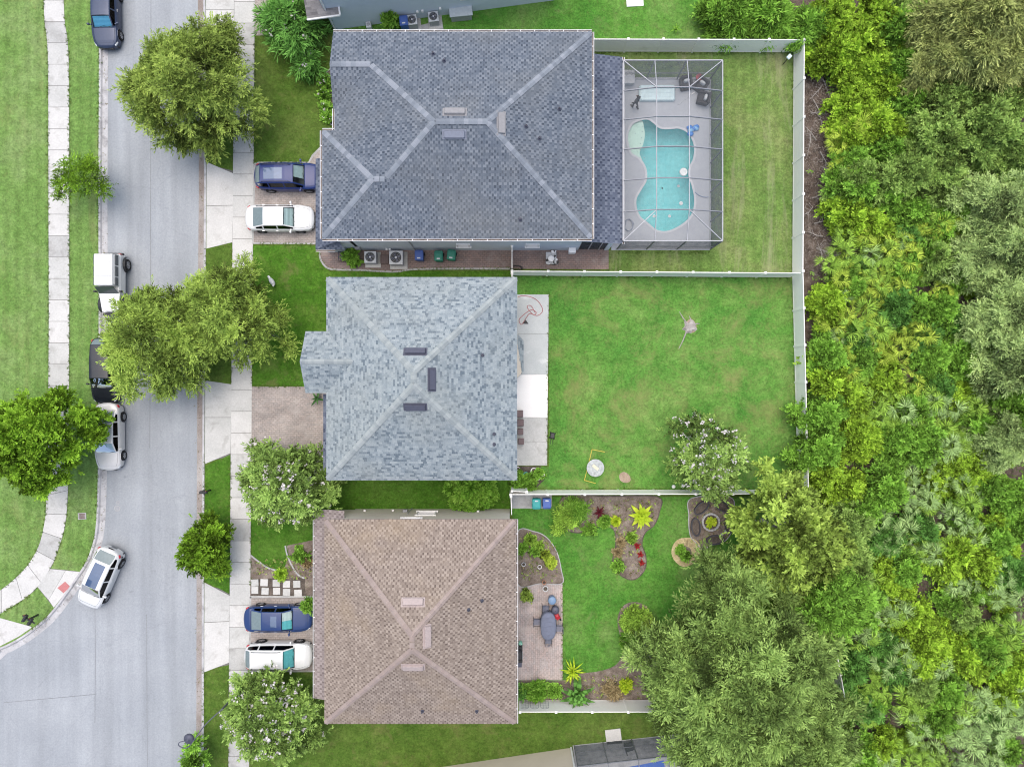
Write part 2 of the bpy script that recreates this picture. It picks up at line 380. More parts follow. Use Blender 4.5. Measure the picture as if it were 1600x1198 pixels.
MT['interior'] = plain('car_interior', (.04, .04, .043), .85)
MT['shade_silver'] = plain('sunshade_silver', (.62, .70, .70), .35, .3)
MT['shade_white'] = plain('sunshade_white', (.82, .84, .83), .5)
MT['shade_teal'] = plain('sunshade_teal', (.18, .62, .66), .4)
MT['shade_blue'] = plain('sunshade_blue', (.10, .38, .62), .4)
MT['red'] = plain('red_lamp', (.42, .02, .03), .25, 0, .5, .5)
MT['lamp'] = plain('clear_lamp', (.70, .73, .75), .15, 0, .6, .6)
MT['bin_blue'] = plain('bin_blue', (.045, .10, .33), .5)
MT['bin_green'] = plain('bin_green', (.012, .18, .125), .5)
MT['bin_teal'] = plain('bin_teal', (.02, .30, .29), .5)
MT['red_plastic'] = plain('red_plastic', (.50, .05, .07), .5)
MT['blue_plastic'] = plain('blue_plastic', (.05, .22, .62), .4)
MT['wicker'] = plain('dark_wicker', (.045, .042, .045), .8)
MT['brown'] = plain('brown_weave', (.14, .105, .10), .8)
MT['cushion'] = plain('pale_cushion', (.60, .62, .62), .9)
MT['cover'] = plain('grey_blue_cover', (.15, .17, .235), .8)
MT['terracotta'] = plain('terracotta', (.42, .20, .12), .8)
MT['yellow'] = plain('yellow_tube', (.50, .42, .06), .5)
MT['bark'] = surf('bark', [(.3, (.14, .12, .105)), (.7, (.27, .245, .225))], 3, 18, .35, .95, .6, .03, world=False)
MT['bark_pale'] = surf('bark_pale', [(.3, (.34, .33, .32)), (.7, (.52, .51, .50))], 3, 18, .25, .95, .4, .02, world=False)
MT['deadwood'] = surf('dead_wood', [(.3, (.24, .215, .20)), (.7, (.42, .395, .375))], 3, 18, .25, .95, .4, .02, world=False)
MT['screen'] = screenmat('insect_screen', (.19, .21, .23), .24)
MT['screen_wall'] = screenmat('insect_screen_wall', (.12, .135, .145), .66)
MT['screen_dark'] = screenmat('insect_screen_dark', (.07, .075, .085), .8)
# ---------------------------------------------------------------- the setting: ground, road, kerbs, lawns, pavements
FAR = 320.0
kerb_l = P((155, -900), (155, 20), (154, 300), (154.5, 500), (153.5, 680), (153, 746), (151.5, 795), (149.5, 825), (145, 849), (135, 876), (116.5, 905), (94, 937), (75, 961), (53, 980), (30, 996), (0, 1011), (-80, 1040), (-700, 1180))
kerb_l = smooth_poly(kerb_l, 5, False)
kerb_r = P((319, 2100), (318.5, 1198), (319, 900), (320, 600), (322.5, 300), (322, 60), (321, 0), (319, -900))
pool_hole = P((978, 150), (1105, 150), (1105, 378), (978, 378))
sheet('ground', [(-FAR, -FAR), (FAR, -FAR), (FAR, FAR), (-FAR, FAR)], -0.14, MT['lawn_a'], holes=[pool_hole])
sheet('road', P((150, -900), (325, -900), (325, 2100), (-700, 2100), (-700, 1170), (-80, 1030), (0, 1000), (60, 960), (120, 890), (148, 800)), -0.10, MT['asphalt'])
sheet('lawn', kerb_l + [(-FAR, kerb_l[-1][1]), (-FAR, kerb_l[0][1])], 0.0, MT['lawn_a'])
sheet('lawn', kerb_r + [(FAR, kerb_r[-1][1]), (FAR, kerb_r[0][1])], 0.0, MT['lawn_front'], holes=[pool_hole])
for nm, ln in (('kerb', kerb_l), ('kerb', kerb_r)):
    props(ribbon(ln, [0, 0, .13, .2], [-.13, .03, .03, -.07]).build(nm, MT['kerb'], smooth=False), kind='structure')
props(ribbon(kerb_l, [.2, .3, .58], [-.075, -.088, -.092]).build('gutter_strip', MT['kerb']), kind='structure')
props(ribbon(kerb_r, [.2, .3, .58], [-.075, -.088, -.092]).build('gutter_strip', MT['gutter_dirt']), kind='structure')
# asphalt seams and patches
for x0, y0, x1, y1 in ((235, -300, 233, 700), (147, 930, 147, 1130), (228, 960, 229, 1500), (5, 1098, 148, 1085)):
    a, b = W(x0, y0), W(x1, y1)
    props(ribbon([(a.x, a.y), ((a.x + b.x) / 2 + .03, (a.y + b.y) / 2), (b.x, b.y)], [-.022, .022], [-.0955, -.0955]).build('road_seam', surf('seam_tar', [(.3, (.19, .2, .215)), (.7, (.25, .26, .275))], 1.0, 9, .2) if 'seam' not in MT else MT['seam']), kind='structure')

def resample(line, step):
    out = [Vector(line[0])]; acc = 0.0
    for a, b in zip(line[:-1], line[1:]):
        a, b = Vector(a), Vector(b); d = (b - a).length
        while acc + d >= step:
            t = (step - acc) / d; a = a + (b - a) * t; out.append(a.copy()); d = (b - a).length; acc = 0.0
        acc += d
    return out

def slab_piece(poly, parent, mat, z=.014, gap=.03):
    c = sum((Vector(p) for p in poly), Vector((0, 0))) / len(poly); q = []
    for p in poly:
        d = Vector(p) - c; q.append(c + d * max(.5, 1 - gap * .75 / d.length))
    z += random.uniform(-.003, .003)
    return MB().prism([(p.x, p.y) for p in q], -.06, z, random.random()).build('slab', mat, parent, world=True)

def pavement(name, left, right, step):
    """two edge lines of equal point count, cut into separate slabs"""
    n = len(left); mid = [(Vector(a) + Vector(b)) / 2 for a, b in zip(left, right)]
    base = sheet(name, [tuple(p) for p in left] + [tuple(p) for p in reversed(right)], .004, MT['joint'])
    cum = [0.0]
    for a, b in zip(mid[:-1], mid[1:]): cum.append(cum[-1] + (b - a).length)
    def at(line, s):
        i = max(0, min(n - 2, int(np.searchsorted(cum, s)) - 1)); t = (s - cum[i]) / max(1e-6, cum[i + 1] - cum[i])
        return Vector(line[i]).lerp(Vector(line[i + 1]), min(1, max(0, t)))
    s = 0.0
    while s < cum[-1] - .3:
        e = min(cum[-1], s + step)
        m_ = MT['slab_%d' % random.choice((0, 0, 1, 1, 2))]
        slab_piece([at(left, s), at(left, (s + e) / 2), at(left, e), at(right, e), at(right, (s + e) / 2), at(right, s)], base, m_)
        s = e
    return base
MT['slab_0'] = MT['concrete']
MT['slab_1'] = surf('concrete_pale', [(.3, (.48, .48, .465)), (.7, (.57, .565, .55))], .7, 9, .11, .9, .12, .01, stains=((.36, .35, .33), 1.2, .56, .78))
MT['slab_2'] = surf('concrete_dull', [(.3, (.36, .365, .355)), (.7, (.46, .46, .45))], .7, 9, .14, .9, .15, .01, stains=((.27, .265, .25), 1.2, .5, .75))

lw_l = smooth_poly(P((66, -300), (68, 0), (73, 60), (75, 115), (75.5, 300), (76, 520), (74, 700), (72, 785), (70, 812), (63, 845), (52, 869), (34, 893), (0, 922), (-60, 960), (-300, 1090)), 6, False)
lw_r = smooth_poly(P((98, -300), (100, 0), (105.5, 60), (108, 115), (108.5, 300), (108.5, 520), (107.5, 700), (106, 777), (102, 821), (92, 856), (79, 888), (50, 926), (0, 959), (-50, 992), (-280, 1125)), 6, False)
pavement('pavement', lw_l, lw_r, 1.52)
ys = list(range(-300, 1600, 25))
pavement('pavement', P(*[(366 - .008 * y, y) for y in ys]), P(*[(398.5 - .0075 * y, y) for y in ys]), 1.53)
# driveway aprons between kerb and pavement, cut into slabs
def apron(quads, name='driveway_apron'):
    allp = [p for q in quads for p in q]
    base = sheet(name, P(*quads[0]) if len(quads) == 1 else P((min(p[0] for p in allp) + .4, min(p[1] for p in allp) + 4), (max(p[0] for p in allp) - .4, min(p[1] for p in allp) + 14), (max(p[0] for p in allp) - .4, max(p[1] for p in allp) - 12), (min(p[0] for p in allp) + .4, max(p[1] for p in allp) - 4)), .003, MT['joint'])
    for q in quads: slab_piece([Vector(p) for p in P(*q)], base, MT['slab_%d' % random.choice((0, 1))])
apron([[(322.8, 253), (365, 271), (364.2, 321), (322.6, 322)], [(322.6, 322), (364.2, 321), (363.3, 379), (322.4, 389)]])
apron([[(320.5, 594), (362, 600), (361.5, 652), (320.3, 652)], [(320.3, 652), (361.5, 652), (360.5, 708), (320, 725)]])
apron([[(319.4, 909), (359.3, 930), (358.6, 970), (319.2, 972)], [(319.2, 972), (358.6, 970), (358, 1035), (319, 1050)]])
apron([[(321.5, -60), (366.5, -60), (366, 16), (321.5, 16)], [(321.5, 16), (366, 16), (365.6, 66), (321.8, 40)]])
# left corner: kerb ramp with red warning pad, driveway mouth, drain, manholes
rp = sheet('kerb_ramp', P((79, 888), (103, 890), (128.5, 893), (84, 949), (58, 916)), .005, MT['joint'])
slab_piece([Vector(p) for p in P((79, 888), (103, 890.5), (76, 937), (58, 916))], rp, MT['slab_0'])
slab_piece([Vector(p) for p in P((103, 890.5), (128.5, 893), (84, 949), (76, 937))], rp, MT['slab_1'])
pad = thing('tactile_paving', 'small red tactile paving pad on the corner kerb ramp', 'tactile paving', W(100, 916.5))
MB().prism([(p[0], p[1]) for p in P((90, 918), (102, 908), (110, 916), (99.5, 926))], .013, .026).build('pad', plain('red_tactile', (.45, .17, .17), .8), pad, world=True)
dm = MB(); rows = 6
for i in range(rows):
    for j in range(rows):
        a = W(90, 918).lerp(W(102, 908), (i + .5) / rows); b = W(99.5, 926).lerp(W(110, 916), (i + .5) / rows); c = a.lerp(b, (j + .5) / rows)
        dm.lathe([(.022, .024), (.014, .034)], (c.x, c.y, 0), 6)
dm.build('dome', plain('red_tactile_dome', (.40, .15, .15), .8), pad, world=True, kind='stuff')
sheet('driveway', P((-200, 920), (0, 965), (51, 979), (29, 994), (0, 1009), (-80, 1037)), .009, MT['slab_1'])
dr = thing('storm_drain', 'rusty square storm drain inlet in the verge grass', 'drain', W(128.5, 806))
MB().box((0, 0, .012), (.58, .46, .03), .05).build('surround', MT['concrete_old'], dr)
g = MB()
for i in range(6): g.box((-.2 + i * .08, 0, .03), (.035, .36, .02), 0)
g.box((0, .17, .028), (.46, .03, .018)); g.box((0, -.17, .028), (.46, .03, .018)); g.build('grate', plain('rust', (.12, .06, .045), .8), dr)
for (px, py, r, lab) in ((183, 794, .17, 'larger round iron manhole cover in the road'), (184, 785, .10, 'small round valve cover in the road beside the manhole')):
    mh = thing('manhole_cover', lab, 'manhole cover', W(px, py, -.1))
    MB().lathe([(r, 0), (r, .008), (r * .8, .008), (r * .78, .004), (0.01, .004)], n=20).build('cover', MT['grey'], mh)
    MB().lathe([(r * 1.25, 0), (r * 1.22, .005), (r * 1.02, .005)], n=20, close=False).build('collar', MT['concrete_old'], mh)
# driveways and walks of pavers
def border(name, poly, mat, w=.1, z=.03, parent=None):
    mb = MB(); pts = list(poly) + [poly[0]]
    return props(ribbon(pts, [-w / 2, -w / 2, w / 2, w / 2], [0, z, z, 0], mb=mb).build(name, mat, parent, world=True), kind=None if parent else 'structure')
dw1 = sheet('driveway', P((397.5, 257), (404, 255), (482, 255), (489, 243), (500, 232), (512, 232), (512, 381), (395, 380)), .008, MT['paver'])
dw2 = sheet('driveway', P((393.5, 604), (520, 604), (520, 726), (391.5, 726)), .008, MT['paver'])
dw3 = sheet('driveway', P((391, 932), (500, 932), (500, 1048), (390, 1048)), .008, MT['paver'])
dw0 = sheet('driveway', P((398.5, -80), (520, -80), (500, 20), (478, 40), (470, 54), (399, 56)), .008, MT['paver'])
border('driveway_border', P((397.5, 257), (404, 255), (482, 255), (489, 243), (500, 232), (512, 232), (512, 381), (395, 380)), MT['slab_2'], .16, .016)
border('driveway_border', P((391, 932), (500, 932), (500, 1048), (390, 1048)), MT['slab_2'], .16, .016)
walk = smooth_poly([(500, 389), (500, 402), (507, 415), (520, 421), (560, 422), (595, 424), (620, 424.5), (645, 421), (700, 420), (797, 420)], 4, False)
wk = P(*[(x, y) for x, y in walk], (951, 421), (951, 380), (500, 380))
sheet('walkway', wk, .008, MT['paver_red'])
props(ribbon([Vector(p) for p in P(*walk)], [-.06, -.06, .06, .06], [0, .03, .03, 0]).build('walkway_border', MT['slab_2']), kind='structure')
# lawns with their own look
sheet('lawn', P((399.5, 58), (520, 52), (518, 240), (490, 240), (482, 253), (404, 254), (397.6, 256)), .004, MT['lawn_front'])
sheet('lawn', P((394.5, 384), (498, 384), (505, 417), (515, 424), (800, 424), (800, 433), (512, 434), (512, 604), (393.5, 602)), .004, MT['lawn_lush'])
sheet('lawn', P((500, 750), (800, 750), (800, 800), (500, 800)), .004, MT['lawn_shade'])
sheet('lawn', P((858, 434), (1240, 434), (1247, 764), (798, 766), (798, 729), (858, 729)), .006, MT['lawn_back'])
sheet('lawn', P((798, 428), (1240, 428), (1240, 436), (862, 436), (862, 464), (798, 464)), .002, MT['lawn_back'])
sheet('lawn', P((922, 80), (1240, 80), (1239, 427), (952, 427), (952, 384), (1106, 384), (1106, 128), (922, 128)), .0045, MT['lawn_pool'])
sheet('lawn', P((800, 776), (1250, 776), (1340, 1110), (803, 1095)), .005, MT['lawn_garden'])
sheet('lawn', P((490, 1110), (1340, 1110), (1340, 1300), (320, 1300), (320, 1052), (392, 1052), (490, 1095)), .003, MT['lawn_front'])
sheet('lawn', P((323, 390), (362, 381), (360.5, 598), (321, 592)), .004, MT['lawn_front'])
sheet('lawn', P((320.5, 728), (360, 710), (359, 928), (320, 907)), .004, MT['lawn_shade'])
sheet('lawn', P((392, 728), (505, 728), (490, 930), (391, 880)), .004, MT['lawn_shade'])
sheet('lawn', P((520, -300), (1300, -300), (1300, 62), (920, 60), (520, 60)), .004, MT['lawn_garden'])
sheet('forest_floor', P((1250, -1500), (4000, -1500), (4000, 2600), (1335, 2600), (1335, 1115), (1262, 764), (1252, 425), (1254, 60), (1115, 58), (1115, -1500)), .012, MT['litter'])
# the front bed of the brown-roofed house, with its edging and stepping stones
bed = sheet('planting_bed', P((392, 866), (410, 880), (425, 888), (441, 893), (452, 870), (448, 852), (505, 840), (505, 931), (391, 931)), .010, MT['mulch'])
ribbon([Vector(p) for p in smooth_poly(P((392, 867), (405, 877), (420, 887), (436, 891)), 5, False)], [-.05, -.05, .05, .05], [0, .06, .06, 0]).build('edging', MT['concrete_old'], bed, world=True)
ribbon([Vector(p) for p in smooth_poly(P((446, 852), (449, 866), (457, 884), (466, 897), (476, 903)), 5, False)], [-.05, -.05, .05, .05], [0, .06, .06, 0]).build('edging', MT['concrete_old'], bed, world=True)
ss = sheet('stepping_path', P((392, 904), (476, 902), (478, 934), (392, 934)), .014, MT['mulch_dark'])
for i, (px, py) in enumerate([(398.5, 910), (413, 909.5), (432, 910.5), (448, 912), (464, 912), (398.5, 921.5), (414.5, 923), (432.5, 923), (448, 924.5), (466, 926)]):
    c = W(px, py); MB().box((c.x, c.y, .03), (.52 + random.uniform(-.03, .03), .50, .06), random.uniform(-.05, .05), bev=.015).build('stone', MT['slab_%d' % (i % 2)], ss, world=True)
# back patio of the grey-roofed house
pt = sheet('patio', P((790, 460), (857.5, 460), (855, 727), (790, 727)), .006, MT['joint'])
for q, m_ in (([(790, 460), (857.5, 460), (857, 522), (790, 522)], 'patio'), ([(790, 522), (857, 522), (856.2, 585), (790, 585)], 'patio'), ([(790, 585), (856.2, 585), (855.6, 652), (790, 652)], 'concrete_white'), ([(790, 652), (855.6, 652), (855.3, 690), (790, 690)], 'concrete'), ([(790, 690), (855.3, 690), (855, 727), (790, 727)], 'concrete')):
    slab_piece([Vector(p) for p in P(*q)], pt, MT[m_], .03, .02)
# paver patio of the brown-roofed house
sheet('patio', P((795, 912), (879, 912), (879, 1062), (795, 1062)), .02, MT['paver_patio'])
# service pad with bins
sheet('service_pad', P((800, 772), (862, 772), (862.5, 790), (857, 794), (800, 794)), .02, MT['concrete_old'])
# garden beds of the brown-roofed house
def bedshape(name, pts, mat, z=.022, edge=None, n=5):
    pl = P(*smooth_poly(pts, n)); o = sheet(name, pl, z, mat)
    if edge: ribbon([Vector(p) for p in pl + [pl[0]]], [-.03, -.03, .03, .03], [0, .05, .05, 0]).build('edging', edge, o, world=True)
    return o
bedshape('planting_bed', [(808, 832), (835, 830), (855, 840), (870, 862), (877, 890), (878, 911), (845, 911), (808, 911)], MT['mulch'], edge=MT['concrete_old'])
bedshape('planting_bed', [(879, 776), (950, 775), (1028, 776), (1030, 800), (1022, 820), (1008, 832), (1003, 850), (1009, 868), (1008, 888), (995, 903), (980, 904), (964, 893), (957, 876), (962, 850), (958, 826), (935, 822), (905, 832), (882, 822)], MT['mulch'], edge=MT['mulch_dark'])
bedshape('planting_bed', [(965, 965), (975, 945), (995, 940), (1012, 950), (1020, 975), (1022, 1005), (1014, 1022), (1050, 1060), (1050, 1092), (806, 1092), (806, 1064), (875, 1063), (905, 1052), (935, 1048), (962, 1038), (975, 1015), (968, 990)], MT['mulch'])
bedshape('planting_bed', [(1080, 778), (1140, 776), (1147, 800), (1145, 825), (1132, 845), (1110, 852), (1098, 858), (1088, 848), (1078, 835), (1076, 805)], MT['mulch'], edge=MT['concrete_old'])
bedshape('straw_ring', [(1052, 850), (1062, 841), (1080, 840), (1092, 848), (1096, 862), (1088, 876), (1070, 885), (1056, 878), (1049, 864)], MT['straw'], .034)
bedshape('planting_bed', [(1126, 890), (1140, 880), (1160, 880), (1175, 892), (1176, 912), (1158, 925), (1135, 920), (1124, 905)], MT['mulch'], edge=MT['mulch_dark'])
# flower bed along the porch of the blue-grey house
bedshape('planting_bed', [(512, 112), (504, 130), (501, 150), (504, 172), (512, 190), (525, 190), (525, 112)], MT['mulch_dark'], edge=MT['slab_2'])
sheet('planting_bed', P((800, 728), (845, 728), (850, 750), (838, 762), (800, 764)), .012, MT['mulch_dark'])
# bare patches
bedshape('bare_patch', [(968, 741), (975, 737), (983, 742), (985, 751), (977, 754), (969, 750)], MT['dirt'], .009)
bedshape('bare_patch', [(1072, 505), (1080, 498), (1088, 508), (1086, 518), (1077, 519)], MT['dirt'], .009)
# ---------------------------------------------------------------- houses
def clip(poly, a, b, c):
    """keep the part of a 2-d polygon with a*x + b*y + c >= 0"""
    out = []
    for i in range(len(poly)):
        p, q = poly[i], poly[(i + 1) % len(poly)]
        dp, dq = a * p[0] + b * p[1] + c, a * q[0] + b * q[1] + c
        if dp >= 0: out.append(p)
        if (dp >= 0) != (dq >= 0):
            t = dp / (dp - dq); out.append((p[0] + (q[0] - p[0]) * t, p[1] + (q[1] - p[1]) * t))
    return out

def shingle(mb, poly, tab=.30, course=.165, rnd=random, lift=.014, dark=.25, style='mix'):
    """lapped shingle tabs over a convex slope; poly[0] to poly[1] is the eave"""
    p0 = Vector(poly[0]); u = (Vector(poly[1]) - p0).normalized()
    nrm = None
    for k in range(2, len(poly)):
        nrm = u.cross(Vector(poly[k]) - p0)
        if nrm.length > 1e-4: break
    nrm.normalize()
    if nrm.z < 0: nrm = -nrm
    v = nrm.cross(u)
    if v.z < 0: v = -v
    pl = [((Vector(p) - p0).dot(u), (Vector(p) - p0).dot(v)) for p in poly]
    area = sum(pl[i][0] * pl[(i + 1) % len(pl)][1] - pl[(i + 1) % len(pl)][0] * pl[i][1] for i in range(len(pl)))
    if area < 0: pl = list(reversed(pl))
    u0, u1 = min(p[0] for p in pl), max(p[0] for p in pl); vmax = max(p[1] for p in pl)
    j = 0; y = 0.0
    while y < vmax:
        y1 = y + course; strip = clip(clip(pl, 0, 1, -y), 0, -1, y1)
        if len(strip) >= 3:
            s0, s1 = min(p[0] for p in strip), max(p[0] for p in strip)
            if style == 'mix':
                x = s0 - rnd.uniform(0, tab); phase = 0
            else:
                x = math.floor(s0 / tab) * tab - (tab / 2 if j % 2 else 0) - tab + rnd.uniform(-.02, .02)
            ci = 0; row = rnd.uniform(-.06, .06)
            while x < s1:
                w = tab * rnd.uniform(.5, 1.5) if style == 'mix' else tab * (.62 if ci % 2 == 0 else .38)
                q = clip(clip(strip, 1, 0, -x), -1, 0, x + w - .004)
                if len(q) >= 3:
                    if style == 'mix': t = rnd.choice((.1, .3, .5, .6, .7, .8, .9, 1.0)) * .9 + row
                    else: t = (rnd.uniform(.4, .95) if ci % 2 == 0 else rnd.uniform(.0, .5)) + row
                    hi = lift * (1.0 if ci % 2 == 0 else .45)
                    vs = [p0 + u * a + v * b + nrm * (.003 + hi * (1 - (b - y) / course)) for a, b in q]
                    mb.add(vs, [tuple(range(len(vs)))], max(0, min(1, t)))
                x += w; ci += 1
        y = y1; j += 1
    return mb

CAPMESH = {}
def cap_mesh(key, mat, w, l, ang):
    if key not in CAPMESH:
        ca, sa = math.cos(ang), math.sin(ang); mb = MB(); h = w / 2
        for x, z in ((0, .028), (l, .012)): pass
        vs = []
        for x, z in ((0, .030), (l, .012)): vs += [(x, -h * ca, z - h * sa), (x, 0, z), (x, h * ca, z - h * sa)]
        vs += [(0, -h * ca, -h * sa), (0, 0, 0), (0, h * ca, -h * sa)]
        mb.add(vs, [(0, 3, 4, 1), (1, 4, 5, 2), (6, 0, 1, 7), (7, 1, 2, 8)])
        o = mb.build('ridge_cap', mat); CAPMESH[key] = o.data; bpy.data.objects.remove(o)
    return CAPMESH[key]

def caps(parent, a, b, mats, key, w=.34, step=.27, ang=.35):
    """ridge caps from the low end a to the high end b"""
    a, b = Vector(a), Vector(b); a = a + (b - a).normalized() * .12; d = b - a; n = max(1, int(d.length / step)); off = wloc(parent)
    x = d.normalized(); yy = Vector((0, 0, 1)).cross(x).normalized(); zz = x.cross(yy)
    rot = Matrix((x, yy, zz)).transposed().to_euler()
    for i in range(n):
        m_ = random.randrange(len(mats)); me = cap_mesh((key, m_, round(ang, 2), w), mats[m_], w, step * 1.12, ang)
        p = a + d * (i / n) + zz * .028
        inst('ridge_cap', me, parent, p - off, rot)

def planes_z(parts, x, y):
    best = -1e9
    for part in parts:
        z = 1e9
        for (p, n) in part: z = min(z, p[2] - (n[0] * (x - p[0]) + n[1] * (y - p[1])) / n[2])
        best = max(best, z)
    return best
def part_planes(slopes):
    out = []
    for s in slopes:
        a, b, c = Vector(s[0]), Vector(s[1]), Vector(s[2]); n = (b - a).cross(c - a)
        if n.z < 0: n = -n
        out.append((a, n.normalized()))
    return out
def on_roof(parts, px, py, z=7.0):
    for _ in range(30):
        p = W(px, py, z); z = .5 * z + .5 * planes_z(parts, p.x, p.y)
    return W(px, py, z)
def slope_frame(parts, p, rz=0.0):
    e = .05; gx = (planes_z(parts, p.x + e, p.y) - planes_z(parts, p.x - e, p.y)) / (2 * e); gy = (planes_z(parts, p.x, p.y + e) - planes_z(parts, p.x, p.y - e)) / (2 * e)
    n = Vector((-gx, -gy, 1)).normalized(); x = Vector((math.cos(rz), math.sin(rz), 0)); x = (x - n * x.dot(n)).normalized(); y = n.cross(x)
    m = Matrix((x, y, n)).transposed().to_4x4(); m.translation = p; return m

def hip(x0, x1, y0, y1, ze, pitch):
    """four slopes of a hip roof (eave first), and its ridge ends"""
    h = min(x1 - x0, y1 - y0) / 2; zr = ze + h * pitch
    if (y1 - y0) >= (x1 - x0):
        xm = (x0 + x1) / 2; A = (xm, y1 - h, zr); B = (xm, y0 + h, zr)
        N_ = [(x1, y1, ze), (x0, y1, ze), A]; S_ = [(x0, y0, ze), (x1, y0, ze), B]
        W_ = [(x0, y1, ze), (x0, y0, ze), B, A]; E_ = [(x1, y0, ze), (x1, y1, ze), A, B]
    else:
        ym = (y0 + y1) / 2; A = (x0 + h, ym, zr); B = (x1 - h, ym, zr)
        N_ = [(x1, y1, ze), (x0, y1, ze), A, B]; S_ = [(x0, y0, ze), (x1, y0, ze), B, A]
        W_ = [(x0, y1, ze), (x0, y0, ze), A]; E_ = [(x1, y0, ze), (x1, y1, ze), B]
    return [N_, S_, W_, E_], A, B

def roof_shell(slopes, ze, thick=.16):
    mb = MB()
    for s in slopes:
        mb.add(s, [tuple(range(len(s)))])
        a, b = Vector(s[0]), Vector(s[1])
        mb.add([a, b, b - Vector((0, 0, thick)), a - Vector((0, 0, thick))], [(0, 1, 2, 3)])
    return mb
def gutter_run(parent, a, b, out, mat, name='gutter'):
    """open trough with end caps and hanger straps along an eave; out = outward direction"""
    a, b, o = Vector(a), Vector(b), Vector(out); mb = MB(); up = Vector((0, 0, 1)); w = .14
    prof = [(0, .0), (0, -.11), (w * .75, -.11), (w, .0), (w - .025, .0), (w * .7, -.085), (.02, -.085), (.02, 0)]
    n = len(prof); vs = [a + o * q + up * z for q, z in prof] + [b + o * q + up * z for q, z in prof]
    fs = [(i, (i + 1) % n, n + (i + 1) % n, n + i) for i in range(n)] + [tuple(range(n)), tuple(range(2 * n - 1, n - 1, -1))]
    mb.add(vs, fs); L = (b - a).length; d = (b - a).normalized(); k = int(L / .9)
    for i in range(1, k):
        c = a + d * (L * i / k); mb.add([c + o * .0 + up * .006, c + d * .04 + up * .006, c + d * .04 + o * w + up * .006, c + o * w + up * .006], [(0, 1, 2, 3)])
    g = mb.build(name, mat, parent, world=True)
    # a shallow bed of leaf debris lying in the trough
    MB().add([a + o * .02 + up * -.055, b + o * .02 + up * -.055, b + o * w * .8 + up * -.055, a + o * w * .8 + up * -.055], [(0, 1, 2, 3)]).build('leaf_debris', MT['litter'], g, world=True)
    return g
def wall_window(parent, c, w, h, normal, frame=MT['white'], name='window'):
    """window with frame, sill and pane on a wall facing normal (world)"""
    c = Vector(c); n = Vector(normal); s = Vector((0, 0, 1)).cross(n).normalized(); m = Matrix((s, n, Vector((0, 0, 1)))).transposed().to_4x4(); m.translation = c
    f = MB()
    for x, z, dx, dz in ((0, h / 2, w + .16, .09), (0, -h / 2, w + .16, .09), (-w / 2, 0, .09, h), (w / 2, 0, .09, h), (0, 0, w, .05)): f.box((x, .035, z), (dx, .09, dz), M=m)
    fo = f.build(name, frame, parent, world=True)
    MB().box((0, .012, 0), (w, .02, h), M=m).build('pane', MT['pane'], fo, world=True)
    MB().box((0, .07, -h / 2 - .06), (w + .25, .14, .05), M=m).build('sill', frame, fo, world=True)
    return fo
def roof_vent(parent, parts, px, py, L, Wd, rz, mat):
    p = on_roof(parts, px, py); m = slope_frame(parts, p, rz); mb = MB()
    mb.box((0, 0, .02), (L + .16, Wd + .16, .02), M=m); mb.box((0, 0, .10), (L, Wd, .14), M=m, bev=.03, taper=.96)
    for i in range(2): mb.box((0, (i - .5) * (Wd + .02), .06), (L * .92, .02, .05), M=m)
    return mb.build('roof_vent', mat, parent, world=True)
def roof_pipe(parent, parts, px, py, r=.05, h=.28, mat=None):
    p = on_roof(parts, px, py); mb = MB(); mb.lathe([(r * 2.4, -.05), (r * 2.2, .06), (r * 1.1, .12)], p, 10, close=False); mb.lathe([(r, 0), (r, h), (r * .7, h), (r * .65, h - .1)], p, 10)
    return mb.build('vent_pipe', mat or MT['slate'], parent, world=True)

SH_BLUE = tintmat('shingles_blue_grey', [(0, (.052, .066, .090)), (.45, (.108, .131, .165)), (1, (.188, .214, .250))], patch=((.165, .17, .165), .16, .45, .75, .5))
SH_GREY = tintmat('shingles_pale_grey', [(0, (.115, .148, .178)), (.4, (.205, .248, .275)), (1, (.325, .368, .385))], patch=((.26, .275, .25), .18, .45, .75, .5))
SH_BROWN = tintmat('shingles_brown', [(0, (.135, .106, .090)), (.45, (.235, .192, .162)), (1, (.345, .29, .248))], patch=((.33, .255, .165), .22, .52, .75, .45))
SH_DARK = tintmat('shingles_slate', [(0, (.05, .062, .095)), (.5, (.105, .125, .17)), (1, (.17, .195, .245))])
CAP_BLUE = [plain('cap_blue_a', (.20, .228, .265), .9), plain('cap_blue_b', (.24, .265, .305), .9), plain('cap_blue_c', (.17, .195, .23), .9)]
CAP_GREY = [plain('cap_grey_a', (.29, .325, .33), .9), plain('cap_grey_b', (.32, .355, .36), .9), plain('cap_grey_c', (.255, .29, .30), .9)]
CAP_BROWN = [plain('cap_brown_a', (.285, .23, .21), .9), plain('cap_brown_b', (.32, .26, .235), .9), plain('cap_brown_c', (.30, .24, .215), .9)]

def box_walls(mb, x0, x1, y0, y1, z0, z1):
    return mb.prism([(x0, y0), (x1, y0), (x1, y1), (x0, y1)], z0, z1)
def soffit(mb, x0, x1, y0, y1, z): return mb.prism([(x0 + .02, y0 + .02), (x1 - .02, y0 + .02), (x1 - .02, y1 - .02), (x0 + .02, y1 - .02)], z - .17, z - .05)

ZE = 5.5
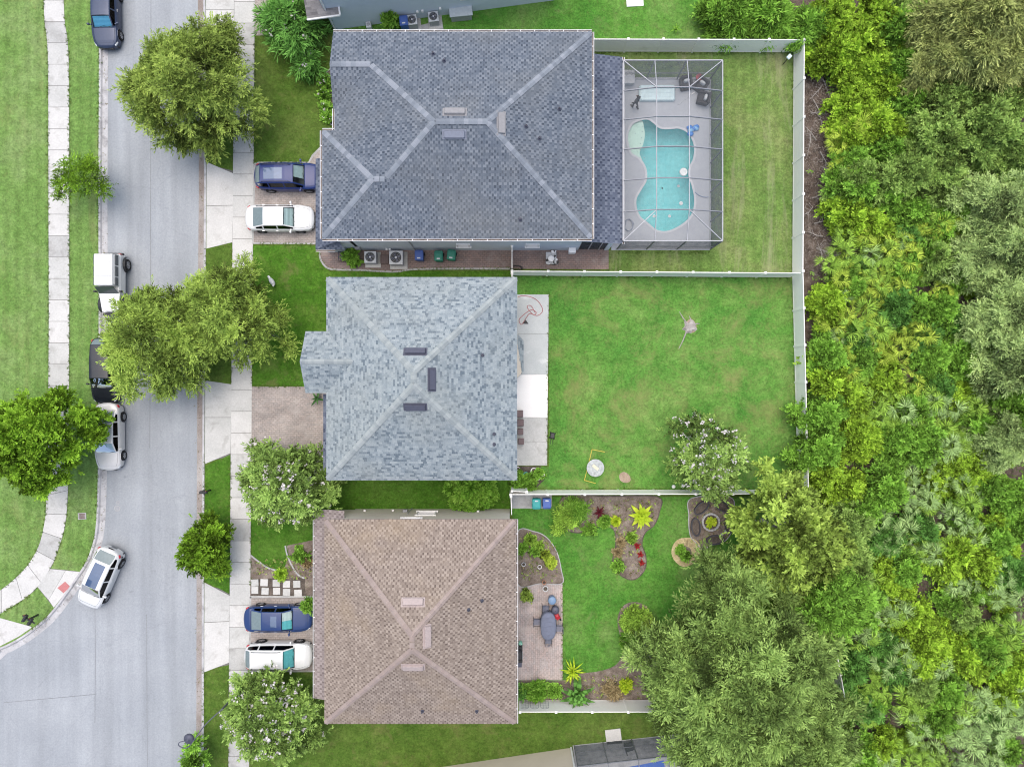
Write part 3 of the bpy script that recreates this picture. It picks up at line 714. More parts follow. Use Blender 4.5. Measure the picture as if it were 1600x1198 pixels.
# --- pale grey hip-roofed house in the middle
h2 = thing('house', 'two-storey house with pale grey shingle hip roof between the other two houses', 'house', (-5.7, .3, 0))
x0, x1, y0, y1 = -11.73, .32, -6.11, 6.71
sl, A, B = hip(x0, x1, y0, y1, ZE, .62)
gx, gN, gS, gR = -13.05, 3.29, -.60, 1.345; zr = ZE + 1.945 * .62
gable = [[(x0 + 4, gN, ZE), (gx, gN, ZE), (gx, gR, zr), (x0 + 4, gR, zr)], [(gx, gS, ZE), (x0 + 4, gS, ZE), (x0 + 4, gR, zr), (gx, gR, zr)]]
parts2 = [part_planes(sl), part_planes(gable) + [(Vector((x0 + 3.0, 0, 0)), Vector((.9999, 0, .0001)))]]
wl = MB(); box_walls(wl, x0 + .4, x1 - .4, y0 + .4, y1 - .4, 0, ZE - .1); box_walls(wl, gx + .35, x0 + .6, gS + .3, gN - .3, 0, ZE - .1)
wl.add([(gx + .35, gN - .3, ZE - .1), (gx + .35, gS + .3, ZE - .1), (gx + .35, gR, zr - .15)], [(0, 1, 2)])
w2 = wl.build('wall', MT['wall_beige'], h2, world=True)
rf = roof_shell(sl + gable, ZE); soffit(rf, x0, x1, y0, y1, ZE)
r2 = rf.build('roof', MT['lightgrey'], h2, world=True)
sm = MB()
for s in sl: shingle(sm, s, .19, .15, style='mix')
# the gable's slopes stop where they run into the main roof
for s in gable:
    e = Vector(s[0]) if s[0][0] > s[1][0] else Vector(s[1])
xin = x0; xr = x0 + (zr - ZE) / .62
shingle(sm, [(xin, gN, ZE), (gx, gN, ZE), (gx, gR, zr), (xr, gR, zr)], .19, .15); shingle(sm, [(gx, gS, ZE), (xin, gS, ZE), (xr, gR, zr), (gx, gR, zr)], .19, .15)
sm.build('shingles', SH_GREY, r2, world=True, kind='stuff')
for c in ((x0, y0), (x1, y0)): caps(r2, (*c, ZE + .02), B, CAP_GREY, 'g', ang=.42, w=.42, step=.19)
for c in ((x0, y1), (x1, y1)): caps(r2, (*c, ZE + .02), A, CAP_GREY, 'g', ang=.42, w=.42, step=.19)
caps(r2, B, A, CAP_GREY, 'g', ang=.55, w=.42, step=.19); caps(r2, (gx, gR, zr), (xr, gR, zr), CAP_GREY, 'g', ang=.55, w=.36, step=.19)
roof_vent(r2, parts2, 649, 549.5, 1.25, .38, 0, MT['slate']); roof_vent(r2, parts2, 674.5, 593, 1.25, .38, math.pi / 2, MT['slate']); roof_vent(r2, parts2, 649, 635.5, 1.25, .38, 0, MT['slate'])
for px, py in ((754, 555), (772, 678), (772, 694)): roof_pipe(r2, parts2, px, py)
tr = MB()
for a, b in (((x0, y0), (x1, y0)), ((x1, y0), (x1, y1)), ((x1, y1), (x0, y1)), ((x0, y1), (x0, gN)), ((x0, gS), (x0, y0)), ((gx, gN), (gx, gS))):
    d = (Vector(b) - Vector(a)).normalized(); n = Vector((d.y, -d.x)); tr.add([(*(Vector(a) + n * .006), ZE + .004), (*(Vector(b) + n * .006), ZE + .004), (*(Vector(b) + n * .006), ZE - .17), (*(Vector(a) + n * .006), ZE - .17)], [(0, 1, 2, 3)])
tr.build('fascia', MT['lightgrey'], r2, world=True)
# garage skirt roof, bay roof
sk = [[(-12.69, -.7, 2.65), (-12.69, -6.0, 2.65), (-11.35, -6.0, 3.35), (-11.35, -.7, 3.35)]]
so = roof_shell(sk, 2.65).build('skirt_roof', MT['lightgrey'], h2, world=True); shingle(MB(), sk[0]).build('shingles', SH_DARK, so, world=True, kind='stuff')
bx, bz = W(818, 556, 2.55).x, 2.55
bayp = [W(806, 520, 2.9), W(809, 522, 2.75), W(818, 532, bz), W(818, 580, bz), W(809, 590, 2.75), W(806, 592, 2.9)]
bm_ = MB(); bm_.add(bayp + [Vector((p.x, p.y, 0.05)) for p in bayp], [(0, 1, 2, 3, 4, 5)] + [(i, i + 1, i + 7, i + 6) for i in range(5)])
bo = bm_.build('bay', MT['wall_beige'], h2, world=True)
shingle(MB(), [(bx, bayp[3].y, bz + .01), (bx, bayp[2].y, bz + .01), (bayp[1].x, bayp[1].y, 2.76), (bayp[0].x, bayp[0].y, 2.92), (bayp[5].x, bayp[5].y, 2.92), (bayp[4].x, bayp[4].y, 2.76)], .28, .13).build('bay_shingles', SH_GREY, bo, world=True, kind='stuff')
for z in (1.4, 4.2):
    for x in (-9, -5.5, -2): wall_window(h2, (x, y0 + .4, z), 1.0, 1.3, (0, -1, 0))
wall_window(h2, (x1 - .4, -3.2, 1.3), 1.7, 2.1, (1, 0, 0), name='sliding_door')
MB().box((x1 - .33, W(0, 600, 1).y, 1.5), (.16, .7, .5), bev=.02).build('window_unit', MT['grey'], h2, world=True)

# --- brown hip-roofed house to the south
h3 = thing('house', 'two-storey cream house with brown shingle hip roof beside the planted garden', 'house', (-5.8, -15, 0))
x0, x1, y0, y1 = -11.85, .24, -21.48, -8.58
sl, A, B = hip(x0, x1, y0, y1, ZE, .61); parts3 = [part_planes(sl)]
wl = MB(); box_walls(wl, x0 + .75, x1 - .4, y0 + .35, y1 - .32, 0, ZE - .1); box_walls(wl, -12.95, x0 + .8, -20.6, -8.95, 0, 2.6)
wl.build('wall', MT['wall_cream'], h3, world=True)
rf = roof_shell(sl, ZE); soffit(rf, x0, x1, y0, y1, ZE); r3 = rf.build('roof', MT['pink_vent'], h3, world=True)
sm = MB()
for s in sl: shingle(sm, s, .28, .165, style='tab')
sm.build('shingles', SH_BROWN, r3, world=True, kind='stuff')
for c in ((x0, y0), (x1, y0)): caps(r3, (*c, ZE + .02), B, CAP_BROWN, 'b', ang=.42, w=.36, step=.27)
for c in ((x0, y1), (x1, y1)): caps(r3, (*c, ZE + .02), A, CAP_BROWN, 'b', ang=.42, w=.36, step=.27)
caps(r3, B, A, CAP_BROWN, 'b', ang=.55, w=.36, step=.27)
roof_vent(r3, parts3, 645.5, 940.5, 1.25, .42, 0, MT['pink_vent']); roof_vent(r3, parts3, 667, 993.5, 1.25, .38, math.pi / 2, MT['pink_vent']); roof_vent(r3, parts3, 645.5, 1041, 1.25, .38, 0, MT['pink_vent'])
for px, py in ((732, 952), (753, 938), (745, 1110), (660, 1110)): roof_pipe(r3, parts3, px, py, .05)
gutter_run(h3, (x1, y0, ZE), (x1, y1, ZE), (1, 0, 0), MT['white'])
sk = [[(-13.25, y1 + .15, 2.65), (-13.25, -21.15, 2.65), (x0 + .75, -21.15, 3.4), (x0 + .75, y1 + .15, 3.4)]]
so = roof_shell(sk, 2.65).build('skirt_roof', MT['pink_vent'], h3, world=True)
shingle(MB(), sk[0], .31, .185, style='tab').build('shingles', tintmat('shingles_brown_worn', [(0, (.17, .14, .135)), (1, (.34, .295, .285))]), so, world=True, kind='stuff')
gutter_run(h3, (-13.25, -21.15, 2.65), (-13.25, y1 + .1, 2.65), (-1, 0, 0), MT['white'])
nt_ = MB(); p = W(524, 795, 2.6); nt_.box((-12.5, -8.75, 2.62), (1.3, .12, .1)); nt_.build('gutter', MT['white'], h3, world=True)
wy = y1 - .32
wall_window(h3, (-5.85, wy, 2.0), 1.25, 1.1, (0, 1, 0)); wall_window(h3, (-6.6, wy, 4.1), 1.2, .5, (0, 1, 0))
for px, z in ((570, 1.0), (614, .9), (747, 1.2)): MB().box((W(px, 797, z).x, wy + .06, z), (.16, .12, .16), bev=.02).build('wall_vent', MT['white'], h3, world=True)
mb = MB(); mb.box((W(633, 797, 1.2).x, wy + .08, 1.1), (.32, .16, .4), bev=.02); mb.tube([(W(641, 797, 1).x, wy + .08, .1), (W(641, 797, 1).x, wy + .08, 2.4)], .025); mb.build('meter_box', MT['grey'], h3, world=True)
for z in (1.4, 4.2):
    for y in (-19.5, -12): wall_window(h3, (x1 - .4, y, z), 1.1, 1.2, (1, 0, 0))

# --- blue-grey roofed house with the pool
h1 = thing('house', 'two-storey house with large blue-grey shingle roof and white gutters beside the pool cage', 'house', (-3.4, 15.7, 0))
x0, x1, y0, y1 = -11.22, 5.05, 9.14, 22.21; PT = .36
hh = (y1 - y0) / 2; ym = (y0 + y1) / 2; zr = ZE + hh * PT; A = (x0 + hh, ym, zr); B = (x1 - hh, ym, zr)
Ns = [(x1, y1, ZE), (x0, y1, ZE), A, B]; Ss = [(x0, y0, ZE), (x1, y0, ZE), B, A]; Ws = [(x0, y1, ZE), (x0, y0, ZE), A]; Es = [(x1, y0, ZE), (x1, y1, ZE), B]
wx, wN = -12.0, 15.98; wm = (y0 + wN) / 2; wh = (wN - y0) / 2; wz = ZE + wh * PT; wA = (wx + wh, wm, wz); wB = (x0 + wh * 1.0, wm, wz)
wB = (x0 + (wz - ZE) / PT, wm, wz)
wing_N = [(x0, wN, ZE), (wx, wN, ZE), wA, wB]; wing_S = [(wx, y0, ZE), (x0, y0, ZE), wB, wA]; wing_W = [(wx, wN, ZE), (wx, y0, ZE), wA]
gx, gR, gS = -11.3, 19.78, 17.35; gz = ZE + (y1 - gR) * PT; gB = (x0 + (y1 - gR), gR, gz)
gab_N = [(x0, y1, ZE), (gx, y1, ZE), (gx, gR, gz), gB]; gab_S = [(gx, gS, ZE), (x0, gS, ZE), gB, (gx, gR, gz)]
parts1 = [part_planes([Ns, Ss, Ws, Es]), part_planes([wing_N, wing_S, wing_W]) + [(Vector((wB[0], 0, 0)), Vector((.9999, 0, .0001)))]]
wl = MB(); box_walls(wl, x0 + .4, x1 - .4, y0 + .3, y1 - .35, 0, ZE - .1); box_walls(wl, wx + .35, x0 + .6, y0 + .3, wN - .3, 0, ZE - .1); box_walls(wl, gx + .3, x0 + .6, gS + .3, y1 - .35, 0, ZE - .1)
wl.add([(gx + .3, y1 - .35, ZE - .1), (gx + .3, gS + .3, ZE - .1), (gx + .3, gR, gz - .12)], [(0, 1, 2)])
wl.build('wall', MT['wall_blue'], h1, world=True)
rf = roof_shell([Ns, Ss, Es], ZE)
rf.add([(x0, gS, ZE), (x0, wN, ZE), A], [(0, 1, 2)]); rf.add(gab_S, [(0, 1, 2, 3)]); rf.add(gab_N, [(0, 1, 2, 3)]); rf.add(wing_N, [(0, 1, 2, 3)]); rf.add([p for p in wing_S], [(0, 1, 2, 3)]); rf.add(wing_W, [(0, 1, 2)])
rf.add([gB, (x0, gS, ZE), A], [(0, 1, 2)]); rf.add([(x0, wN, ZE), wB, A], [(0, 1, 2)])
soffit(rf, x0, x1, y0, y1, ZE); soffit(rf, wx, x0, y0, wN, ZE)
r1 = rf.build('roof', MT['grey_vent'], h1, world=True)
sm = MB()
for s in (Ns, Es, gab_N, wing_N, wing_W): shingle(sm, s, .32, .172, style='tab')
shingle(sm, [(wx, y0, ZE), (x1, y0, ZE), B, A, wA], .32, .172, style='tab') if False else None
shingle(sm, Ss, .32, .172, style='tab'); shingle(sm, wing_S, .32, .172, style='tab')
shingle(sm, [(x0, gS, ZE), (x0, wN, ZE), wB, A, gB], .32, .172, style='tab'); shingle(sm, gab_S, .32, .172, style='tab')
sm.build('shingles', SH_BLUE, r1, world=True, kind='stuff')
K = dict(ang=.3, w=.36, step=.27)
for a, b in (((x1, y1, ZE), B), ((x1, y0, ZE), B), (gB, A), (wB, A), ((wx, wN, ZE), wA), ((wx, y0, ZE), wA), (wA, wB), (A, B), ((gx, gR, gz), gB)): caps(r1, a, b, CAP_BLUE, 'u', **K)
roof_vent(r1, parts1, 710.5, 175.5, 1.3, .42, 0, MT['tan_vent']); roof_vent(r1, parts1, 710, 210, 1.3, .42, 0, MT['grey_vent']); roof_vent(r1, parts1, 783, 193, 1.3, .42, math.pi / 2, MT['tan_vent'])
for px, py in ((677, 85), (694, 96), (874, 171), (822, 198), (843, 217), (813, 343)): roof_pipe(r1, parts1, px, py, .055)
G = MT['white']
gutter_run(h1, (gx, y1, ZE), (x1, y1, ZE), (0, 1, 0), G); gutter_run(h1, (x1, y0, ZE), (x1, y1, ZE), (1, 0, 0), G); gutter_run(h1, (wx, y0, ZE), (x1, y0, ZE), (0, -1, 0), G)
gutter_run(h1, (wx, y0, ZE), (wx, wN, ZE), (-1, 0, 0), G); gutter_run(h1, (wx, wN, ZE), (x0, wN, ZE), (0, 1, 0), G); gutter_run(h1, (x0, wN, ZE), (x0, gS, ZE), (-1, 0, 0), G)
sk = [[(-13.2, 15.1, 2.65), (-13.2, 9.0, 2.65), (wx + .35, 9.4, 3.3), (wx + .35, 15.1, 3.3)], [(-13.2, 9.0, 2.65), (-11.3, 9.0, 2.65), (-11.5, 9.46, 3.0), (wx + .35, 9.46, 3.3)]]
so = roof_shell(sk, 2.65).build('skirt_roof', MT['grey_vent'], h1, world=True)
for s in sk: shingle(MB(), s, .36, .17, style='tab').build('shingles', SH_DARK, so, world=True, kind='stuff')
gutter_run(h1, (-13.2, 9.0, 2.65), (-11.9, 9.0, 2.65), (0, -1, 0), G); box_walls(MB(), -13.0, wx + .4, 9.3, 15.0, 0, 2.6).build('garage_wall', MT['wall_blue'], h1, world=True)
wy = y0 + .3
for px in (724, 832): wall_window(h1, (W(px, 381, 2.0).x, wy, 2.0), .8, .7, (0, -1, 0))
for px in (603, 608): MB().box((W(px, 386, 1).x, wy - .06, .7), (.14, .12, .18), bev=.02).build('meter_box', MT['white'], h1, world=True)
MB().tube([(W(650, 384, 0).x, wy - .05, .1), (W(650, 384, 0).x, wy - .05, 3.2), (W(638, 378, 0).x, wy - .05, 5.2)], .035).build('conduit', MT['grey'], h1, world=True)
MB().box((W(894, 387, 1).x, wy - .2, .9), (.5, .36, .6), bev=.03).build('pump_box', MT['white'], h1, world=True)
MB().box((W(560, 387, 1).x, wy - .08, 1.2), (.35, .16, .5), bev=.02).build('meter_box', MT['grey'], h1, world=True)
# lanai roof joining the pool cage
lz0, lz1 = 3.35, 2.72; a0 = W(922.5, 82.5, lz0); a1 = W(972.6, 89.5, lz1); yb = W(0, 381, lz1).y
lan = [[(a1.x, yb, lz1), (a1.x, a1.y, lz1), (a0.x - 1.0, a0.y, lz0 + .15), (a0.x - 1.0, yb, lz0 + .15)]]
lo = roof_shell(lan, lz1).build('lanai_roof', MT['grey_vent'], h1, world=True); shingle(MB(), lan[0], .36, .18, style='tab').build('shingles', SH_DARK, lo, world=True, kind='stuff')
gutter_run(h1, (a1.x, yb, lz1 + .02), (a1.x, a1.y, lz1 + .02), (1, 0, 0), G)
for i in range(3):
    q0, q1 = 903 + i * 16, 918 + i * 16
    u0, u1 = W(q0, 390, .1), W(q1, 390, .1)
    MB().add([(u0.x, 9.5, .1), (u1.x, 9.5, .1), (u1.x, 9.5, 2.6), (u0.x, 9.5, 2.6)], [(0, 1, 2, 3)]).build('lanai_screen', MT['screen_dark'], h1, world=True)
    MB().box((u0.x, 9.5, 1.35), (.06, .06, 2.6)).build('lanai_post', MT['alu'], h1, world=True)
MB().box((W(950, 390, 1).x, 9.5, 1.35), (.3, .12, 2.6)).build('lanai_post', MT['wall_blue'], h1, world=True)

# --- neighbour at the top edge, neighbour at the bottom edge
def neighbour(name, label, corner, ang, L, D, wallm, shm, facing, capm):
    """two-storey house whose long wall starts at corner and runs along ang; facing = +1 if the body lies to the left of that wall"""
    h = thing(name, label, 'house', corner, ang); y0_, y1_ = (0, D) if facing > 0 else (-D, 0)
    w = MB(); box_walls(w, 0, L, y0_, y1_, 0, 5.4); w.build('wall', wallm, h)
    s4, A_, B_ = hip(-.35, L + .35, y0_ - .3, y1_ + .3, 5.5, .45); ro = roof_shell(s4, 5.5).build('roof', MT['lightgrey'], h); q = MB()
    for s in s4: shingle(q, s, .45, .25)
    q.build('shingles', shm, ro, kind='stuff')
    return h
hn = neighbour('house', 'two-storey pale blue-walled house cut off by the top edge', W(522, 47), math.atan2(46, 343), 15.8, 13, MT['wall_blue'], SH_GREY, 1, CAP_GREY)
o = wall_window(hn, (9.9, 0, 1.9), .9, .7, (0, -1, 0)) if False else None
for x, z, w_, h_ in ((9.65, 2.1, .85, .75),):
    f = MB()
    for bx_, bz_, dx, dz in ((0, h_ / 2, w_ + .16, .09), (0, -h_ / 2, w_ + .16, .09), (-w_ / 2, 0, .09, h_), (w_ / 2, 0, .09, h_)): f.box((x + bx_, -.035, z + bz_), (dx, .09, dz))
    fo = f.build('window', MT['white'], hn); MB().box((x, -.012, z), (w_, .02, h_)).build('pane', MT['pane'], fo)
for x in (6.1, 6.45, 7.7): MB().box((x, -.06, 1.0), (.16, .12, .2), bev=.02).build('meter_box', MT['white'], hn)
MB().tube([(.12, -.08, .1), (.12, -.08, 5.2)], .05).build('downpipe', MT['white'], hn); MB().tube([(.12, -.08, .1), (.2, -.35, .06)], .05).build('downpipe', MT['white'], hn)
sk = MB(); sk.add([(-1.2, -.45, 2.7), (1.0, -.45, 2.7), (1.0, 3.2, 3.4), (-1.2, 3.2, 3.0), (-1.2, -.45, 2.55), (1.0, -.45, 2.55)], [(0, 1, 2, 3), (0, 4, 5, 1)])
so = sk.build('skirt_roof', MT['grey_vent'], hn); shingle(MB(), [(-1.2, -.45, 2.71), (1.0, -.45, 2.71), (1.0, 3.2, 3.41), (-1.2, 3.2, 3.41)], .3, .17).build('shingles', tintmat('shingles_worn_grey', [(0, (.13, .125, .13)), (1, (.28, .27, .27))]), so, kind='stuff')
MB().box((-.1, -.5, 2.66), (2.25, .11, .11)).build('gutter', MT['white'], hn); MB().box((1.04, .2, 2.78), (.11, 1.5, .11)).build('gutter', MT['white'], hn)
cs = W(893, 1167.5); hs = neighbour('house', 'beige-walled house cut off by the bottom edge', Vector((cs.x, cs.y, 0)), math.atan2(30, 203) + math.pi, 14, 12, MT['wall_beige'], SH_GREY, 1, CAP_GREY)
MB().tube([(.03, -.06, .1), (.03, -.06, 5.2)], .07).build('downpipe', MT['white'], hs)
# ---------------------------------------------------------------- fences
FH = 1.83
def post_mesh():
    mb = MB(); mb.box((0, 0, FH / 2 + .03), (.13, .13, FH + .06)); mb.add([(-.085, -.085, FH + .06), (.085, -.085, FH + .06), (.085, .085, FH + .06), (-.085, .085, FH + .06), (0, 0, FH + .13)], [(0, 1, 4), (1, 2, 4), (2, 3, 4), (3, 0, 4), (3, 2, 1, 0)])
    o = mb.build('post', MT['vinyl']); me = o.data; bpy.data.objects.remove(o); return me
POST = post_mesh()
def panel_mesh(L):
    mb = MB(); n = max(2, int(L / .15)); w = L / n
    for i in range(n): mb.box((-L / 2 + w * (i + .5), 0, FH / 2), (w - .006, .030, FH - .16), t=random.random())
    mb.box((0, 0, FH / 2), (L, .016, FH - .14)); mb.box((0, 0, FH - .045), (L, .05, .09)); mb.box((0, 0, .1), (L, .05, .1))
    o = mb.build('panel', MT['vinyl']); me = o.data; bpy.data.objects.remove(o); return me
def fence(label, px_pts, span=2.44, group=None, name='fence', ends=True):
    pts = [W(x, y) for x, y in px_pts]; f = thing(name, label, 'fence', pts[0], group=group)
    for k, (a, b) in enumerate(zip(pts[:-1], pts[1:])):
        L = (b - a).length; n = max(1, round(L / span)); d = (b - a) / n; ang = math.atan2(d.y, d.x); me = panel_mesh(L / n - .13)
        for i in range(n):
            inst('panel', me, f, a + d * (i + .5) - pts[0], (0, 0, ang)); inst('post', POST, f, a + d * i - pts[0], (0, 0, ang))
        if k == len(pts) - 2 and ends: inst('post', POST, f, b - pts[0], (0, 0, ang))
    return f
fence('white vinyl fence along the top of the pool yard', [(922, 81), (1240, 82)], ends=False)
fence('white vinyl fence along the edge of the woods', [(1240, 82), (1238, 430), (1246.5, 764), (1305, 1093)])
fence('white vinyl fence between the pool yard and the open lawn', [(800, 430), (1236, 433)], ends=False)
fence('white vinyl fence between the open lawn and the planted garden', [(798, 766), (1244, 765)], ends=False)
fence('white vinyl fence along the bottom of the planted garden', [(812, 1093), (1301, 1093)], ends=False)
fence('narrow white fence return between blue-grey house and the yard fence', [(800, 392), (800, 427)], 1.6, name='fence_return', ends=False)
fence('short white fence stub touching the pale grey house', [(800, 433), (800, 446)], .6, name='fence_return', ends=False)
fence('narrow white fence return beside the brown-roofed house', [(798.5, 769), (799.5, 798)], 1.4, name='fence_return', ends=False)
fence('low white fence piece behind the little planting bed', [(800, 761), (822, 762)], 1.0, name='fence_return')

# ---------------------------------------------------------------- pool, deck and screen cage
outline = [(978, 215), (985, 195), (998, 187), (1012, 185), (1022, 191), (1032, 199), (1046, 200), (1060, 199), (1074, 205), (1083, 217), (1087, 232), (1085, 250), (1079, 262), (1078, 275), (1083, 290), (1087, 310), (1085, 330), (1076, 345), (1060, 357), (1042, 364), (1025, 362), (1010, 350), (998, 340), (992, 325), (992, 310), (1000, 295), (1008, 280), (1006, 262), (997, 249), (984, 240)]
pl = P(*smooth_poly(outline, 4))
deck_out = P((955, 121.5), (1108.5, 121.5), (1108.5, 391), (955, 391))
sheet('pool_deck', deck_out, .06, MT['deck'], holes=[pl])
dk = MB(); n = len(deck_out)
for i in range(n): dk.add([(*deck_out[i], .06), (*deck_out[(i + 1) % n], .06), (*deck_out[(i + 1) % n], -.1), (*deck_out[i], -.1)], [(0, 1, 2, 3)])
props(dk.build('deck_edge', MT['deck']), kind='structure')
pool = thing('swimming_pool', 'curved turquoise swimming pool with pale shallow shelf under the screen cage', 'pool', (W(1040, 280).x, W(1040, 280).y, 0))
cx, cy = W(1042, 285).x, W(1042, 285).y
plaster = surf('pool_plaster', [(.3, (.20, .56, .59)), (.7, (.30, .66, .67))], .35, 4, .12, .7, .1)
bs_ = MB(); rings = [(1.0, .058), (1.0, -.25), (.97, -.9), (.9, -1.25), (.5, -1.5), (.02, -1.55)]; m_ = len(pl)
for k, z in rings:
    pass
vs_ = [(cx + (x - cx) * k, cy + (y - cy) * k, z) for k, z in rings for x, y in pl]
bs_.add(vs_, [(j * m_ + i, (j + 1) * m_ + i, (j + 1) * m_ + (i + 1) % m_, j * m_ + (i + 1) % m_) for j in range(len(rings) - 1) for i in range(m_)])
bs_.build('basin', plaster, pool, smooth=True, world=True)
shelf = P(*smooth_poly([(979, 214), (986, 196), (998, 188.5), (1004, 188), (1007, 200), (1008, 212), (1005, 226), (1000, 238), (1004, 250), (1005, 258), (997, 248), (985, 239)], 4))
MB().prism([(x, y) for x, y in shelf], -.6, -.10).build('shelf', surf('shelf_plaster', [(.3, (.62, .66, .58)), (.7, (.70, .73, .66))], .8, 12, .06, .8, .1), pool, world=True)
sp = MB()
for px, py in ((1005, 197), (1004, 205), (1003, 215), (1001, 224), (996, 236), (1001, 233), (993, 208), (1007, 246), (1000, 246)):
    p = W(px, py); sp.lathe([(.035, -.102), (.035, -.096), (.01, -.095)], (p.x, p.y, 0), 8)
sp.build('pebble', MT['grey'], pool, world=True)
MB().prism(P(*smooth_poly([(996, 338), (1000, 341), (1012, 351), (1020, 358), (1016, 360), (1004, 352), (994, 343)], 3)), -.5, -.12).build('step', MT['deck'], pool, world=True)
m, nt, bsn, out = nodes('pool_water'); nt.nodes.remove(bsn)
tr_ = N(nt, 'ShaderNodeBsdfTransparent'); tr_.inputs[0].default_value = (.82, .97, .98, 1); gl_ = N(nt, 'ShaderNodeBsdfGlossy'); gl_.inputs['Roughness'].default_value = .04
fr_ = N(nt, 'ShaderNodeFresnel'); fr_.inputs[0].default_value = 1.33; mx_ = N(nt, 'ShaderNodeMixShader'); bp_ = N(nt, 'ShaderNodeBump'); bp_.inputs['Strength'].default_value = .15
nt.links.new(noise(nt, coords(nt, True), 3.0, 3), bp_.inputs['Height']); nt.links.new(bp_.outputs[0], gl_.inputs['Normal']); nt.links.new(fr_.outputs[0], mx_.inputs[0]); nt.links.new(tr_.outputs[0], mx_.inputs[1]); nt.links.new(gl_.outputs[0], mx_.inputs[2]); nt.links.new(mx_.outputs[0], out.inputs[0])
MT['water'] = m
sheet('water', pl, -.06, MT['water'], kind=None, parent=pool)
ribbon([Vector(p) for p in pl + [pl[0]]], [-.13, -.13, .02, .02], [.05, .075, .075, .0]).build('coping', surf('pool_coping', [(.3, (.52, .53, .56)), (.7, (.58, .59, .61))], 1, 12, .08), pool, world=True)

cage = thing('pool_cage', 'large screened pool enclosure with aluminium beams beside the blue-grey house', 'pool enclosure', (W(1040, 255).x, W(1040, 255).y, 0))
EZ, TZ = 2.95, 3.55
ex0, ex1 = W(974, 0, EZ).x, W(1129, 0, EZ).x; ey1, ey0 = W(0, 94.5, EZ).y, W(0, 376.5, EZ).y
tx0, tx1 = W(1026, 0, TZ).x, W(1077, 0, TZ).x
rows = [W(0, y, TZ).y for y in (136.5, 182, 229, 278, 327.5)]
def beam(a, b, w=.06, h=.1, mat=None, name='beam'):
    a, b = Vector(a), Vector(b); d = (b - a).normalized(); s = d.cross(Vector((0, 0, 1)))
    s = s.normalized() if s.length > 1e-4 else Vector((1, 0, 0)); u = s.cross(d); mb = MB()
    vs = [p + s * (sx * w / 2) + u * (sz * h / 2) for p in (a, b) for sx, sz in ((-1, -1), (1, -1), (1, 1), (-1, 1))]
    mb.add(vs, [(0, 1, 2, 3), (7, 6, 5, 4), (0, 4, 5, 1), (1, 5, 6, 2), (2, 6, 7, 3), (3, 7, 4, 0)])
    return mb.build(name, mat or MT['alu'], cage, world=True)
def scr(pts, mat=None): return MB().add(pts, [tuple(range(len(pts)))]).build('screen_panel', mat or MT['screen'], cage, world=True)
for a, b in (((ex0, ey1, EZ), (ex1, ey1, EZ)), ((ex1, ey1, EZ), (ex1, ey0, EZ)), ((ex1, ey0, EZ), (ex0, ey0, EZ)), ((ex0, ey0, EZ), (ex0, ey1, EZ))): beam(a, b, .06, .1)
for y in rows:
    beam((tx0, y, TZ), (tx1, y, TZ), .05, .13, MT['alu_grey']); beam((ex0, y, EZ), (tx0, y, TZ), .05, .13, MT['alu_grey']); beam((tx1, y, TZ), (ex1, y, EZ), .05, .13, MT['alu_grey'])
for x in (tx0, tx1):
    for ya, yb_ in zip(rows[:-1], rows[1:]): beam((x, ya, TZ), (x, yb_, TZ), .045, .08)
    beam((x, ey1, EZ), (x, rows[0], TZ), .045, .08); beam((x, rows[-1], TZ), (x, ey0, EZ), .045, .08)
for a, b in (((ex0, ey1, EZ), (tx0, rows[0], TZ)), ((ex1, ey1, EZ), (tx1, rows[0], TZ)), ((ex0, ey0, EZ), (tx0, rows[-1], TZ)), ((ex1, ey0, EZ), (tx1, rows[-1], TZ))): beam(a, b, .05, .09)
for ya, yb_ in zip(rows[:-1], rows[1:]):
    scr([(ex0, ya, EZ), (ex0, yb_, EZ), (tx0, yb_, TZ), (tx0, ya, TZ)]); scr([(tx0, ya, TZ), (tx0, yb_, TZ), (tx1, yb_, TZ), (tx1, ya, TZ)]); scr([(tx1, ya, TZ), (tx1, yb_, TZ), (ex1, yb_, EZ), (ex1, ya, EZ)])
for ye, yr in ((ey1, rows[0]), (ey0, rows[-1])):
    scr([(tx0, ye, EZ), (tx1, ye, EZ), (tx1, yr, TZ), (tx0, yr, TZ)])
    for xe, xt in ((ex0, tx0), (ex1, tx1)): scr([(xe, ye, EZ), (xt, ye, EZ), (xt, yr, TZ)]); scr([(xe, ye, EZ), (xe, yr, EZ), (xt, yr, TZ)])
bys = [ey1] + rows + [ey0]
for ya, yb_ in zip(bys[:-1], bys[1:]): scr([(ex1, ya, EZ), (ex1, yb_, EZ), (ex1, yb_, .08), (ex1, ya, .08)], MT['screen_wall'])
bxs = [ex0, tx0, tx1, ex1]
for y in (ey1, ey0):
    for xa, xb in zip(bxs[:-1], bxs[1:]): scr([(xa, y, EZ), (xb, y, EZ), (xb, y, .08), (xa, y, .08)], MT['screen_wall'])
    for x in bxs: beam((x, y, .06), (x, y, EZ - .06), .07, .07, MT['bronze'], 'post')
    beam((ex0, y, .09), (ex1, y, .09), .06, .06, MT['alu'], 'base_rail'); beam((ex0, y, 1.0), (ex1, y, 1.0), .05, .05, MT['bronze'], 'chair_rail')
for y in rows: beam((ex1, y, .06), (ex1, y, EZ - .06), .07, .07, MT['bronze'], 'post'); beam((ex0 + .02, y, .06), (ex0 + .02, y, EZ - .06), .06, .06, MT['bronze'], 'post')
beam((ex1, ey1, .09), (ex1, ey0, .09), .06, .06, MT['alu'], 'base_rail')

